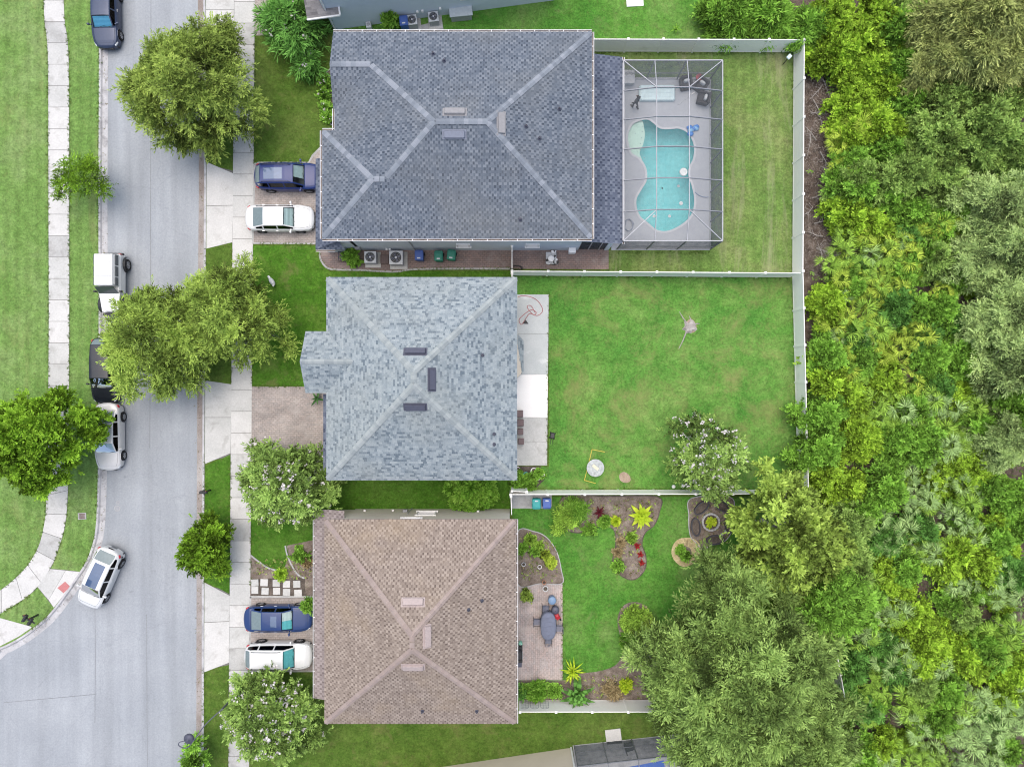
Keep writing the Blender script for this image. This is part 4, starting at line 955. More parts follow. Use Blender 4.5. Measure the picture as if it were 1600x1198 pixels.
# cage of the neighbour at the bottom edge
oc = W(897, 1164); a2 = math.atan2(14, 130)
sc = thing('pool_cage', 'dark screened enclosure cut off by the bottom edge', 'pool enclosure', oc, a2)
CAGE2_L, CAGE2_D = 8.2, 5.0
MB().prism([(-.1, .02), (CAGE2_L, .02), (CAGE2_L, -CAGE2_D), (-.1, -CAGE2_D)], .0, .05).build('deck', MT['concrete_old'], sc)
MB().prism([(3.6, -1.9), (6.2, -1.7), (6.4, -4.5), (3.6, -4.5)], .03, .058).build('pool', plain('blue_pool', (.03, .12, .50), .1), sc)
def beam2(a, b, w=.06, h=.1, mat=None, nm='beam'):
    a, b = Vector(a), Vector(b); mb = MB(); d = (b - a); L = d.length; d.normalize(); s = d.cross(Vector((0, 0, 1))); s = s.normalized() if s.length > 1e-4 else Vector((1, 0, 0)); u = s.cross(d)
    mb.add([p + s * (sx * w / 2) + u * (sz * h / 2) for p in (a, b) for sx, sz in ((-1, -1), (1, -1), (1, 1), (-1, 1))], [(0, 1, 2, 3), (7, 6, 5, 4), (0, 4, 5, 1), (1, 5, 6, 2), (2, 6, 7, 3), (3, 7, 4, 0)])
    return mb.build(nm, mat or MT['bronze'], sc)
for i in range(5):
    x = i * CAGE2_L / 4; beam2((x, 0, .05), (x, 0, 2.7), nm='post'); beam2((x, 0, 2.7), (x, -CAGE2_D, 2.7))
    if i < 4:
        x2 = x + CAGE2_L / 4
        MB().add([(x, 0, .06), (x2, 0, .06), (x2, 0, 2.7), (x, 0, 2.7)], [(0, 1, 2, 3)]).build('screen_panel', MT['screen_wall'], sc); MB().add([(x, 0, 2.72), (x2, 0, 2.72), (x2, -CAGE2_D, 2.72), (x, -CAGE2_D, 2.72)], [(0, 1, 2, 3)]).build('screen_panel', MT['screen'], sc)
beam2((0, 0, 2.7), (CAGE2_L, 0, 2.7)); beam2((0, 0, 1.0), (CAGE2_L, 0, 1.0), .05, .05, nm='chair_rail'); beam2((0, -1.7, 2.72), (CAGE2_L, -1.5, 2.72), .06, .06, MT['alu'])
props(MB().prism([tuple(W(945, 1140))[:2], tuple(W(969, 1137))[:2], tuple(W(972, 1160))[:2], tuple(W(948, 1162))[:2]], -.02, .05).build('door_pad', MT['slab_1']), kind='structure')

# ---------------------------------------------------------------- vehicles
def lerp_prof(x, pts):
    xs = [p[0] for p in pts]; ysv = [p[1] for p in pts]; return float(np.interp(x, xs, ysv))
def paint(name, c, metal=.3, rough=.3): return plain(name, c, rough, metal, .4, .8 if max(c) > .3 else .22, .03)
WHEEL = {}
def wheel_parts(r, w):
    if (r, w) in WHEEL: return WHEEL[(r, w)]
    t = MB(); t.lathe([(r * .62, -w / 2), (r * .93, -w / 2), (r, -w * .36), (r, w * .36), (r * .93, w / 2), (r * .62, w / 2)], n=24, axis='Y', close=False)
    to = t.build('tyre', MT['rubber'], smooth=True); q = MB(); q.lathe([(r * .64, -w * .44), (r * .60, -w * .40), (r * .60, w * .40), (r * .64, w * .44)], n=24, axis='Y', close=False)
    for sgn in (-1, 1):
        q.lathe([(.05, sgn * w * .40), (.06, sgn * w * .36), (.055, sgn * w * .30)], n=10, axis='Y')
        for k in range(5):
            a = k * 2 * math.pi / 5; q.box((0, 0, 0), (r * .58, .02, .055), M=Matrix.Translation((math.cos(a) * r * .33, sgn * w * .37, math.sin(a) * r * .33)) @ Matrix.Rotation(-a, 4, 'Y'))
    q.lathe([(r * .60, -.01), (r * .60, .01)], n=24, axis='Y')
    ro = q.build('rim', MT['chrome']); WHEEL[(r, w)] = (to.data, ro.data); bpy.data.objects.remove(to); bpy.data.objects.remove(ro); return WHEEL[(r, w)]

STYLES = {
 'sedan': dict(L=4.75, W=1.84, H=1.44, belt=[(-2.4, .86), (-1.9, .98), (0, .95), (1.0, .93), (1.9, .76), (2.4, .62)], roof0=.42, cowl=1.12, roof1=-.95, tail=-1.78, base=2.72, hood=.0, gl=[(-1.05,), (-.05,)]),
 'suv': dict(L=4.65, W=1.88, H=1.66, belt=[(-2.35, 1.0), (-2.1, 1.08), (0, 1.04), (1.0, 1.02), (1.9, .90), (2.35, .72)], roof0=.55, cowl=1.22, roof1=-1.75, tail=-2.2, base=2.68, hood=.0, gl=[(-1.2,), (-.15,)]),
 'hatch': dict(L=4.45, W=1.86, H=1.58, belt=[(-2.25, .98), (-2.0, 1.05), (0, 1.0), (1.0, .97), (1.8, .85), (2.25, .66)], roof0=.50, cowl=1.22, roof1=-1.35, tail=-2.02, base=2.66, hood=.0, gl=[(-1.15,), (-.12,)]),
}
def make_car(name, label, loc, rotz, style, body_m, glass=None, shade=None, rails=False, sunroof=None, extras=None):
    S = STYLES[style]; L, Wd, Hh = S['L'], S['W'], S['H']; root = thing(name, label, 'car', loc, rotz)
    glass = glass or MT['glass']; wr, ww = (.33, .22) if style == 'sedan' else (.36, .23); xw = S['base'] / 2
    xs = sorted(set([round(v, 4) for v in np.concatenate([np.linspace(-L / 2, L / 2, 101), [S['roof0'], S['cowl'], S['roof1'], S['tail']]])])); M_ = []
    def rail_z(x, zb):
        hz = zb + .045
        if x >= S['cowl'] or x <= S['tail']: return hz, 0.0
        top = Hh - .075 - .03 * abs(x / (L / 2)) - (.06 * max(0, (S['roof1'] + 1.0 - x)) if style != 'sedan' else .05 * max(0, -.2 - x) ** 2)
        if x > S['roof0']: t = (S['cowl'] - x) / (S['cowl'] - S['roof0']); t = t ** .92
        elif x < S['roof1']: t = (x - S['tail']) / (S['roof1'] - S['tail']); t = t ** .9
        else: t = 1.0
        return hz + (top - hz) * t, t
    for x in xs:
        tt = min(.9999, abs(x) / (L / 2)); wb = Wd / 2 * max(.02, (1 - tt ** 9)) ** .34 * (1 - .05 * max(0, x / (L / 2)) ** 2 - .035 * max(0, -x / (L / 2)) ** 2)
        zb = lerp_prof(x, S['belt']); endz = max(0, (tt - .93) / .07); zb -= .10 * endz ** 2
        zl = .20 + .16 * max(0, (tt - .86) / .14)
        for sx in (-1, 1):
            dx = abs(x - sx * xw); ra = wr + .065
            if dx < ra: zl = max(zl, wr + math.sqrt(ra * ra - dx * dx))
        zl = min(zl, zb - .1); rz_, t = rail_z(x, zb); wrail = wb * (.80 - .10 * t) if t > 0 else wb * .80
        crown = .05 * (1 - .4 * tt)
        zm = (zl + zb) / 2; sec = [(wb * .965, zl), (wb * 1.0, zm), (wb * .992, zb - .10), (wb * .955, zb - .02), (wb * .905, zb + .012)]
        a = Vector(sec[-1]); b = Vector((wrail, rz_)); sec += [tuple(a.lerp(b, .06)), tuple(a.lerp(b, .5)), tuple(a.lerp(b, .86)), (wrail, rz_), (wrail - .055 * (wb / (Wd / 2)), rz_ + crown * .25), (wrail * .6, rz_ + crown * .72), (wrail * .25, rz_ + crown * .96), (0, rz_ + crown)]
        M_.append([(x, y, z) for y, z in sec])
    nS = len(M_[0]); V = []
    for row in M_: V += row + [(x, -y, z) for x, y, z in row]
    def vid(i, j, side): return i * 2 * nS + (nS if side else 0) + j
    cls = {}
    B1, B2 = S['gl'][0][0], S['gl'][1][0]
    for i in range(len(M_) - 1):
        xm = (xs[i] + xs[i + 1]) / 2
        for j in range(nS - 1):
            for side in (0, 1):
                f = (vid(i, j, side), vid(i, j + 1, side), vid(i + 1, j + 1, side), vid(i + 1, j, side))
                if side == 0: f = tuple(reversed(f))
                key = 'body'
                if 5 <= j <= 6 and S['tail'] + .22 < xm < S['cowl'] - .10:
                    if abs(xm - B2) < .045 or (abs(xm - B1) < .05): key = 'body'
                    else: key = ('side_window_front' if xm > B2 else 'side_window_rear' if xm > B1 else 'quarter_window') + str(side)
                elif j >= 9 and S['roof0'] + .02 < xm < S['cowl'] - .02: key = 'windshield'
                elif j >= 9 and S['tail'] + .03 < xm < S['roof1'] - .03: key = 'rear_window'
                elif j >= 10 and sunroof and sunroof[0] < xm < sunroof[1]: key = 'sunroof'
                cls.setdefault(key, []).append(f)
    for key, fs in cls.items():
        used = sorted({v for f in fs for v in f}); mp = {v: k for k, v in enumerate(used)}; mb = MB()
        ins = 0 if key == 'body' else .006
        mb.add([(V[v][0], V[v][1] * (1 - ins), V[v][2] - ins) for v in used], [tuple(mp[v] for v in f) for f in fs])
        nm = 'body' if key == 'body' else ('side_window' if key[:4] in ('side', 'quar') else key)
        o = mb.build(nm, body_m if key == 'body' else (MT['roof_glass'] if nm == 'sunroof' else MT['glass_dark'] if nm == 'side_window' else MT['rear_glass'] if nm == 'rear_window' else glass), root, smooth=True)
        if key != 'body' and nm == 'windshield': wind = o
    # dark floor pan and cabin trim
    u = MB(); u.box((0, 0, .36), (L * .93, Wd * .80, .30), bev=.05); u.box((-.35, 0, .66), (3.2 if style != 'sedan' else 2.9, Wd * .95, .06)); u.box((S['cowl'] - .22, 0, .80), (.5, Wd * .76, .22), bev=.08)
    io = u.build('cabin_floor', MT['interior'], root)
    for x, y in ((.05, .38), (.05, -.38), (-.72, .36), (-.72, -.36)):
        s = MB(); s.box((x, y, .72), (.5, .52, .18), bev=.05); s.box((x - .26, y, .90), (.16, .5, .42), bev=.06); s.build('seat', MT['interior'], root)
    for sx in (-1, 1):
        for sy in (-1, 1):
            t, r = wheel_parts(wr, ww); wo = MB().lathe([(.08, -.09), (.08, .09)], n=10, axis='Y').build('wheel', MT['dark_metal'], root); wo.location = (sx * xw, sy * (Wd / 2 - ww / 2 + .012), wr)
            inst('tyre', t, wo); inst('rim', r, wo)
    for sy in (-1, 1):
        yv = Wd / 2
        mb = MB(); mb.box((S['cowl'] - .28, sy * (yv + .10), lerp_prof(S['cowl'] - .28, S['belt']) + .09), (.13, .2, .13), bev=.04); mb.box((S['cowl'] - .26, sy * (yv - .02), lerp_prof(S['cowl'] - .28, S['belt']) + .04), (.07, .16, .05)); mb.build('mirror', body_m, root)
        zf = lerp_prof(L / 2 - .25, S['belt']); zr_ = lerp_prof(-L / 2 + .2, S['belt'])
        h = MB(); h.box((L / 2 - .33, sy * (yv * .73), zf - .055), (.36, .22, .12), -sy * .55, bev=.05); h.build('headlight', MT['lamp'], root)
        h = MB(); h.box((-L / 2 + .27, sy * (yv * .80), zr_ - .11), (.24, .20, .14), sy * .5, bev=.05); h.build('taillight', MT['red'], root)
        for x in (B2 - .1, B1 - .05):
            h = MB(); h.box((x, sy * (yv - .004), lerp_prof(x, S['belt']) - .12), (.2, .035, .035), bev=.01); h.build('door_handle', body_m if rails else MT['chrome'], root)
    def skin_z(x, f):
        i = min(range(len(xs)), key=lambda q: abs(xs[q] - x)); row = M_[i]; y = f * row[3][1]; ys_ = [p[1] for p in row][::-1]; zs_ = [p[2] for p in row][::-1]; return y, float(np.interp(y, ys_, zs_))
    def seam(pts, nm): MB().tube([(x, sg * skin_z(x, f)[0], skin_z(x, f)[1] + .001) for x, f, sg in pts], .007, n=4).build(nm, MT['black'], root)
    xf = L / 2 - .30
    for sg in (-1, 1): seam([(S['cowl'] + .03 + (xf - S['cowl'] - .03) * q / 6, .86 - .1 * (q / 6) ** 2, sg) for q in range(7)], 'hood_seam')
    seam([(xf, f, 1) for f in (.76, .5, .25, 0)] + [(xf, f, -1) for f in (.25, .5, .76)], 'hood_seam')
    xt = S['tail'] - .04 if style == 'sedan' else S['roof1'] + .02
    seam([(xt, f, 1) for f in (.8, .5, .25, 0)] + [(xt, f, -1) for f in (.25, .5, .8)], 'boot_seam')
    if rails:
        for sy in (-1, 1):
            y = Wd / 2 * .62; MB().tube([(S['roof0'] - .15, sy * y, Hh - .06), (S['roof0'] - .35, sy * y, Hh + .03), (-.5, sy * y, Hh + .035), (S['roof1'] + .25, sy * y, Hh - .0), (S['roof1'] + .1, sy * y, Hh - .09)], .022).build('roof_rail', MT['dark_metal'], root)
    if shade:
        z0 = lerp_prof(S['cowl'], S['belt']) + .02
        for k, (ma, ya, yb_) in enumerate(shade):
            wbm = Wd / 2 * .66; q = MB(); nx = 6; vs_ = []
            for i in range(nx):
                t = i / (nx - 1); x = S['cowl'] - .10 + (S['roof0'] + .03 - S['cowl'] + .10) * t; z = z0 + (Hh - .13 - z0) * t + .012 * (i % 2) - .03
                vs_ += [(x, wbm * ya * (1.05 - .1 * t), z), (x, wbm * yb_ * (1.05 - .1 * t), z)]
            q.add(vs_, [(2 * i, 2 * i + 1, 2 * i + 3, 2 * i + 2) for i in range(nx - 1)]); q.build('sunshade', ma, root)
    mb = MB()
    for sy in (-.35, .25): mb.tube([(S['cowl'] - .02, sy, lerp_prof(S['cowl'], S['belt']) + .105), (S['cowl'] - .12, sy + .5, lerp_prof(S['cowl'], S['belt']) + .16)], .012)
    mb.build('wiper', MT['black'], root)
    h = MB(); h.box((-L / 2 + .0, 0, lerp_prof(-L / 2 + .1, S['belt']) - .34), (.03, .5, .12)); h.build('number_plate', MT['lightgrey'], root)
    h = MB(); h.box((L / 2 - .02, 0, .48), (.05, .95, .16), bev=.02); h.build('grille', MT['black'], root)
    if extras: extras(root, S)
    return root
P_WHITE = paint('paint_white', (.64, .655, .66), 0, .3); P_BLUE = paint('paint_blue', (.018, .042, .135), .0, .3); P_NAVY = paint('paint_navy', (.010, .028, .14), .0, .35)
P_BLACK = paint('paint_black', (.015, .018, .024), .1, .2); P_SILVER = paint('paint_champagne', (.64, .63, .615), .1, .35); P_GREY = paint('paint_slate', (.04, .055, .10), .3, .25)
make_car('parked_car', 'dark slate saloon parked at the kerb by the top edge', W(172, 29), -math.pi / 2 + .02, 'sedan', P_GREY, shade=[(MT['shade_blue'], -1, 1)])
make_car('parked_car', 'black car half hidden beneath the street oak', W(173, 579), -math.pi / 2, 'suv', P_BLACK, shade=None)
make_car('parked_car', 'champagne silver saloon parked at the kerb beside the leafy tree', W(177, 681), -math.pi / 2 + .01, 'sedan', P_SILVER, shade=[(MT['shade_silver'], .25, 1), (MT['shade_blue'], -1, .25)])
make_car('parked_car', 'white hatchback with blue-reflecting glass roof at the street corner', W(164, 898), math.atan2(-.917, -.40), 'hatch', P_WHITE, sunroof=(-1.2, .50))
make_car('parked_car', 'navy estate car with roof rails in the top driveway', W(456, 281), 0, 'suv', P_NAVY, shade=[(MT['shade_silver'], -.35, 1)], rails=True, sunroof=(-1.5, -.2))
make_car('parked_car', 'white saloon beside the navy estate in the top driveway', W(442.5, 344.5), 0, 'sedan', P_WHITE, shade=[(MT['shade_silver'], -1, 1)])
make_car('parked_car', 'blue saloon in the driveway of the brown-roofed house', W(440, 961), 0, 'sedan', P_BLUE, shade=[(MT['shade_white'], 0, 1), (MT['shade_teal'], -1, 0)], sunroof=(-.35, .1))
make_car('parked_car', 'white estate car beside the blue saloon and flowering tree', W(441, 1018), 0, 'suv', P_WHITE, shade=[(MT['shade_teal'], -1, 1)], rails=True)

def offroader(loc, rotz):
    o = thing('parked_car', 'boxy white off-road car with black fenders parked by the street oak', 'car', loc, rotz); wr = .41
    b = MB(); b.box((-.62, 0, .88), (2.75, 1.58, .72), bev=.10); b.build('body', P_WHITE, o)
    c = MB(); c.box((-.80, 0, 1.53), (2.35, 1.50, .62), taper=.93, bev=.12); c.build('cabin', P_WHITE, o)
    r = MB(); r.box((-.80, 0, 1.85), (2.16, 1.28, .08), bev=.07); ro = r.build('hard_top', P_WHITE, o)
    MB().box((-1.3, 0, 1.893), (.025, 1.1, .012)).build('trim', MT['grey'], ro); MB().box((-.35, 0, 1.893), (.025, 1.1, .012)).build('trim', MT['grey'], ro)
    h = MB(); vs_ = [(.72, -.72, 1.12), (2.0, -.56, 1.02), (2.0, .56, 1.02), (.72, .72, 1.12), (.72, -.76, .62), (2.0, -.60, .62), (2.0, .60, .62), (.72, .76, .62), (1.36, -.40, 1.13), (1.36, .40, 1.13)]
    h.add(vs_[:8], [(0, 1, 2, 3), (4, 0, 3, 7), (5, 6, 2, 1), (4, 5, 1, 0), (7, 3, 2, 6)]); h.box((1.35, 0, 1.085), (1.15, .7, .07), bev=.03); h.build('hood', P_WHITE, o)
    MB().add([(.75, -.68, 1.16), (.75, .68, 1.16), (.36, .66, 1.80), (.36, -.66, 1.80)], [(0, 1, 2, 3)]).build('windshield', MT['pane'], o)
    for sy in (-1, 1):
        for x0_, x1_ in ((-.30, .25), (-1.05, -.38), (-1.85, -1.15)):
            MB().box(((x0_ + x1_) / 2, sy * .735, 1.55), (x1_ - x0_, .04, .38)).build('side_window', MT['pane'], o)
        for x in (1.45, -1.35):
            f = MB(); n = 9; vs_ = []
            for i in range(n):
                a = math.pi * (.08 + .84 * i / (n - 1)); vs_ += [(x + .56 * math.cos(a), sy * .70, .42 + .52 * math.sin(a)), (x + .56 * math.cos(a), sy * .95, .40 + .50 * math.sin(a))]
            f.add(vs_, [(2 * i, 2 * i + 1, 2 * i + 3, 2 * i + 2) for i in range(n - 1)]); f.build('fender', MT['black'], o)
            t, r_ = wheel_parts(wr, .27); wo = MB().lathe([(.09, -.1), (.09, .1)], n=10, axis='Y').build('wheel', MT['dark_metal'], o); wo.location = (x, sy * .80, wr); inst('tyre', t, wo); inst('rim', r_, wo)
        MB().box((.62, sy * .90, 1.28), (.12, .2, .22), bev=.03).build('mirror', MT['black'], o); MB().lathe([(.11, 0), (.10, .06)], (0, 0, 0), 12, 'X').build('headlight', MT['lamp'], o).location = (1.98, sy * .42, .88)
        MB().box((-2.0, sy * .68, .95), (.06, .12, .26)).build('taillight', MT['red'], o)
    MB().box((2.15, 0, .58), (.22, 1.5, .2), bev=.05).build('bumper', MT['black'], o); MB().box((-2.08, 0, .58), (.16, 1.4, .18), bev=.05).build('bumper', MT['black'], o)
    MB().box((0, 0, .48), (3.8, 1.2, .2)).build('chassis', MT['black'], o)
    return o
offroader(Vector((-28.0, 7.0, -.09)), -math.pi / 2)
for c in [o for o in bpy.data.objects if o.get('category') == 'car' and o.location.z == 0 and o.location.x < -22]: c.location.z = -.095
# ---------------------------------------------------------------- vegetation
def np_mesh(name, V, F, T, mat, smooth=False):
    """quad mesh straight from arrays; T = one tint per face"""
    me = bpy.data.meshes.new(name); nv, nf = len(V), len(F)
    me.vertices.add(nv); me.vertices.foreach_set('co', np.ascontiguousarray(V, np.float32).ravel())
    me.loops.add(nf * 4); me.loops.foreach_set('vertex_index', np.ascontiguousarray(F, np.int32).ravel())
    me.polygons.add(nf); me.polygons.foreach_set('loop_start', np.arange(nf, dtype=np.int32) * 4)
    me.update(calc_edges=True)
    at = me.attributes.new('tint', 'FLOAT', 'FACE'); at.data.foreach_set('value', np.clip(T, 0, 1).astype(np.float32))
    me.materials.append(mat); me.validate(); return me
def unit(a): return a / np.maximum(1e-6, np.linalg.norm(a, axis=-1, keepdims=True))

def sprays(rng, C, D, tint, k=6, l=.22, w=.07, twig=.5, ang=.7, droop=.25, tvar=.12, fold=.5):
    """leafy twigs: k leaves set alternately along each twig direction D from C"""
    n = len(C); up = np.array([0, 0, 1.0]); S = unit(np.cross(D, up + rng.normal(0, .3, (n, 3)))); U = np.cross(S, D)
    VV, TT = [], []
    for j in range(k):
        t = (j + .5) / k; side = 1 if j % 2 else -1; a = ang * rng.uniform(.6, 1.3, (n, 1)) * (1 - .5 * t)
        base = C + D * twig * (t - .2) - up * droop * twig * t * t
        d = unit(D * np.cos(a) + S * side * np.sin(a) - up * droop * .6 + rng.normal(0, .22, (n, 3)))
        pr = unit(np.cross(d, U + S * rng.normal(0, fold, (n, 1)) + rng.normal(0, .2, (n, 3))))
        ln = l * rng.uniform(.7, 1.3, (n, 1)); wd = w * rng.uniform(.7, 1.3, (n, 1))
        VV.append(np.stack([base, base + d * ln * .45 + pr * wd * .5, base + d * ln, base + d * ln * .45 - pr * wd * .5], 1)); TT.append(tint + .22 * (t - .5) + rng.normal(0, tvar, n))
    V = np.concatenate(VV); T = np.concatenate(TT); F = np.arange(len(V) * 4).reshape(-1, 4); return V.reshape(-1, 3), F, T

def lobes(rng, R, h0, h1, n, rl=(.22, .36), flat=.8, irr=.16):
    """sub-crowns spread over an uneven dome"""
    ii = np.arange(n); th = ii * 2.39996 + rng.normal(0, .25, n); rr = np.clip(np.sqrt((ii + .5) / n) + rng.normal(0, .05, n), 0, 1); ph = rng.uniform(0, 6.28, 4)
    out = 1 + irr * np.sin(2 * th + ph[0]) + irr * .8 * np.sin(3 * th + ph[1]) + irr * .5 * np.sin(5 * th + ph[2])
    r = rng.uniform(rl[0], rl[1], n) * R; rad = rr * (R * out - r * .75)
    z = h0 + (h1 - h0) * (1 - (rr * .95) ** 2.2) * rng.uniform(.74, 1.08, n)
    return np.stack([np.cos(th) * rad, np.sin(th) * rad, np.maximum(h0 * .9, z - r * .5)], 1), r

def crown_mesh(name, mat, seed, R, h0, h1, nl, per, leaf=(.22, .07), twig=.5, k=6, rl=(.22, .36), droop=.25, ang=.7, irr=.16, out=.8, ltint=.16, fill=.15, base=.5, flat=.75, svar=.2, sub=6, subr=.42):
    rng = np.random.default_rng(seed); L, r = lobes(rng, R, h0, h1, nl, rl, irr=irr); C, D, T = [], [], []
    for i in range(nl):
        lt = base + rng.normal(0, ltint); q = unit(rng.normal(0, 1, (sub, 3)) * np.array([1, 1, .8]) + np.array([0, 0, .45])); cc = L[i] + q * r[i] * rng.uniform(.45, .95, (sub, 1)) * np.array([1, 1, flat]); rc = r[i] * subr * rng.uniform(.7, 1.3, sub)
        for c_, r_ in zip(cc, rc):
            m = max(4, int(per * r_ ** 2 * 1.5)); d = unit(rng.normal(0, 1, (m, 3)) * np.array([1, 1, .75]) + np.array([0, 0, .4])); C.append(c_ + d * r_ * rng.uniform(.15, .9, (m, 1)))
            rad = unit((c_ - np.array([0, 0, h0]))[None, :] + 1e-3)
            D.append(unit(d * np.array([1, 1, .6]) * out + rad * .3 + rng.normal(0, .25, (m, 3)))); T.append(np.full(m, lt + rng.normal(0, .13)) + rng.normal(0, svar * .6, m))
        m = max(3, int(per * r[i] ** 2 * fill * 2)); d = unit(rng.normal(0, 1, (m, 3))); C.append(L[i] + d * r[i] * rng.uniform(0, .7, (m, 1)) - np.array([0, 0, r[i] * .4])); D.append(d); T.append(np.full(m, lt - .15))  # inner leaves tinted darker, painting in the shade inside the crown
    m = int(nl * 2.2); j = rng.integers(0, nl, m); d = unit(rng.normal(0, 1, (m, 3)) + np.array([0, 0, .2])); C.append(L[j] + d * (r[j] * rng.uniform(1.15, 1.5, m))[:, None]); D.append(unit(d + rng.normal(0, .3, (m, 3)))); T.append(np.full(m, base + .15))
    V, F, T = sprays(rng, np.concatenate(C), np.concatenate(D), np.concatenate(T), k, leaf[0], leaf[1], twig, ang, droop)
    return np_mesh(name, V, F, T, mat), L, r

def limbs_obj(name, seed, L, r, mat, h_fork, rt=.14, parent=None, n=14, tip=.015, over=0.0):
    rng = random.Random(seed); mb = MB(); mb.tube([(0, 0, -.05), (rng.uniform(-.05, .05), rng.uniform(-.05, .05), h_fork * .5), (0, 0, h_fork)], rt * 1.25, rt * .85, 9)
    idx = list(range(len(L))); rng.shuffle(idx)
    for i in idx[:n]:
        e = Vector(L[i]); e.z += r[i] * (.1 + over); f = Vector((0, 0, h_fork * rng.uniform(.75, 1.0))); m1 = f.lerp(e, .45) + Vector((rng.uniform(-.25, .25), rng.uniform(-.25, .25), rng.uniform(.1, .5)))
        mb.tube([f, f.lerp(m1, .5) + Vector((0, 0, .1)), m1, m1.lerp(e, .55) + Vector((rng.uniform(-.15, .15), rng.uniform(-.15, .15), .1)), e], rt * .5, tip, 6)
        for _ in range(3):
            s = m1.lerp(e, rng.uniform(.1, .8)); q = s + Vector((rng.uniform(-1, 1), rng.uniform(-1, 1), rng.uniform(.1, .7))) * r[i] * .95; mb.tube([s, s.lerp(q, .5) + Vector((0, 0, .06)), q], rt * .16, tip * .7, 5)
    return mb.build(name, mat, parent, smooth=True)

def tree(name, label, loc, mat, seed, R, h0, h1, nl, per, bark='bark', group=None, cat='tree', nlimb=14, rt=.14, over=0.0, **kw):
    t = thing(name, label, cat, loc, group=group); me, L, r = crown_mesh('crown', mat, seed, R, h0, h1, nl, per, **kw)
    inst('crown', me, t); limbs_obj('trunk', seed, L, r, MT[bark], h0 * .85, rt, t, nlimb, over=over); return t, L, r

def blossoms(t, seed, L, r, n, mat, size=.09, clump=.26, m=10, up=.9):
    rng = np.random.default_rng(seed); i = rng.integers(0, len(L), n); d = unit(rng.normal(0, 1, (n, 3)) + np.array([0, 0, up])); C = L[i] + d * (r[i] * 1.06)[:, None] * np.array([1, 1, .85])
    P_ = np.repeat(C, m, 0) + rng.normal(0, clump * .42, (n * m, 3)) * np.array([1, 1, .7]); a = unit(rng.normal(0, 1, (n * m, 3)) + np.array([0, 0, .8])); b = unit(np.cross(a, rng.normal(0, 1, (n * m, 3)))); c = np.cross(a, b); s = size * rng.uniform(.6, 1.3, (n * m, 1))
    V = np.stack([P_ - b * s, P_ - c * s, P_ + b * s, P_ + c * s], 1).reshape(-1, 3); F = np.arange(len(V)).reshape(-1, 4)
    return inst('blossom', np_mesh('blossom', V, F, rng.uniform(0, 1, n * m), mat), t)

LM = {}
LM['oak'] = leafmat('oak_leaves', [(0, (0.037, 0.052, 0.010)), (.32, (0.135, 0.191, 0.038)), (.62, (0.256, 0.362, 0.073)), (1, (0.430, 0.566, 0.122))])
LM['elm'] = leafmat('elm_leaves', [(0, (0.041, 0.059, 0.011)), (.32, (0.149, 0.218, 0.041)), (.62, (0.281, 0.413, 0.077)), (1, (0.473, 0.643, 0.130))])
LM['grey_oak'] = leafmat('grey_oak_leaves', [(0, (0.036, 0.056, 0.014)), (.32, (0.132, 0.205, 0.051)), (.62, (0.250, 0.388, 0.098)), (1, (0.420, 0.605, 0.164))])
LM['round'] = leafmat('bright_leaves', [(0, (0.034, 0.064, 0.005)), (.34, (0.111, 0.208, 0.017)), (.64, (0.204, 0.384, 0.031)), (1, (0.323, 0.576, 0.052))])
LM['myrtle'] = leafmat('myrtle_leaves', [(0, (0.037, 0.058, 0.013)), (.32, (0.135, 0.215, 0.050)), (.62, (0.256, 0.406, 0.094)), (1, (0.430, 0.634, 0.158))])
LM['laurel'] = leafmat('laurel_leaves', [(0, (0.042, 0.062, 0.011)), (.32, (0.155, 0.228, 0.041)), (.62, (0.294, 0.431, 0.077)), (1, (0.493, 0.673, 0.130))])
LM['vine'] = leafmat('vine_leaves', [(0, (0.041, 0.068, 0.006)), (.32, (0.149, 0.247, 0.022)), (.62, (0.281, 0.469, 0.043)), (1, (0.473, 0.731, 0.071))])
LM['shrub'] = leafmat('shrub_leaves', [(0, (0.029, 0.058, 0.008)), (.32, (0.106, 0.215, 0.028)), (.62, (0.200, 0.406, 0.053)), (1, (0.336, 0.634, 0.088))])
LM['deep'] = leafmat('deep_leaves', [(0, (0.018, 0.043, 0.008)), (.32, (0.066, 0.158, 0.030)), (.62, (0.125, 0.300, 0.056)), (1, (0.210, 0.468, 0.095))])
LM['moss'] = leafmat('mossy_leaves', [(0, (0.049, 0.068, 0.023)), (.32, (0.178, 0.251, 0.086)), (.62, (0.338, 0.475, 0.163)), (1, (0.567, 0.741, 0.273))])
LM['cypress'] = leafmat('cypress_leaves', [(0, (0.074, 0.086, 0.028)), (.34, (0.240, 0.280, 0.091)), (.64, (0.444, 0.516, 0.168)), (1, (0.703, 0.774, 0.280))])
LM['lime'] = leafmat('lime_leaves', [(0, (.22, .36, .02)), (.5, (.42, .58, .03)), (1, (.62, .70, .08))])
LM['green'] = leafmat('hedge_leaves', [(0, (.05, .14, .015)), (.4, (.13, .30, .03)), (1, (.28, .48, .08))])
LM['red'] = leafmat('crimson_leaves', [(0, (.10, .012, .018)), (.5, (.28, .025, .03)), (1, (.48, .06, .05))])
LM['maroon'] = leafmat('maroon_leaves', [(0, (.045, .012, .018)), (1, (.17, .03, .04))])
LM['frond'] = leafmat('frond_green', [(0, (0.038, 0.065, 0.009)), (.32, (0.139, 0.238, 0.033)), (.62, (0.263, 0.450, 0.062)), (1, (0.441, 0.702, 0.105))])
LM['frond_y'] = leafmat('frond_yellow', [(0, (0.052, 0.072, 0.009)), (.32, (0.191, 0.264, 0.033)), (.62, (0.362, 0.500, 0.062)), (1, (0.609, 0.780, 0.105))])
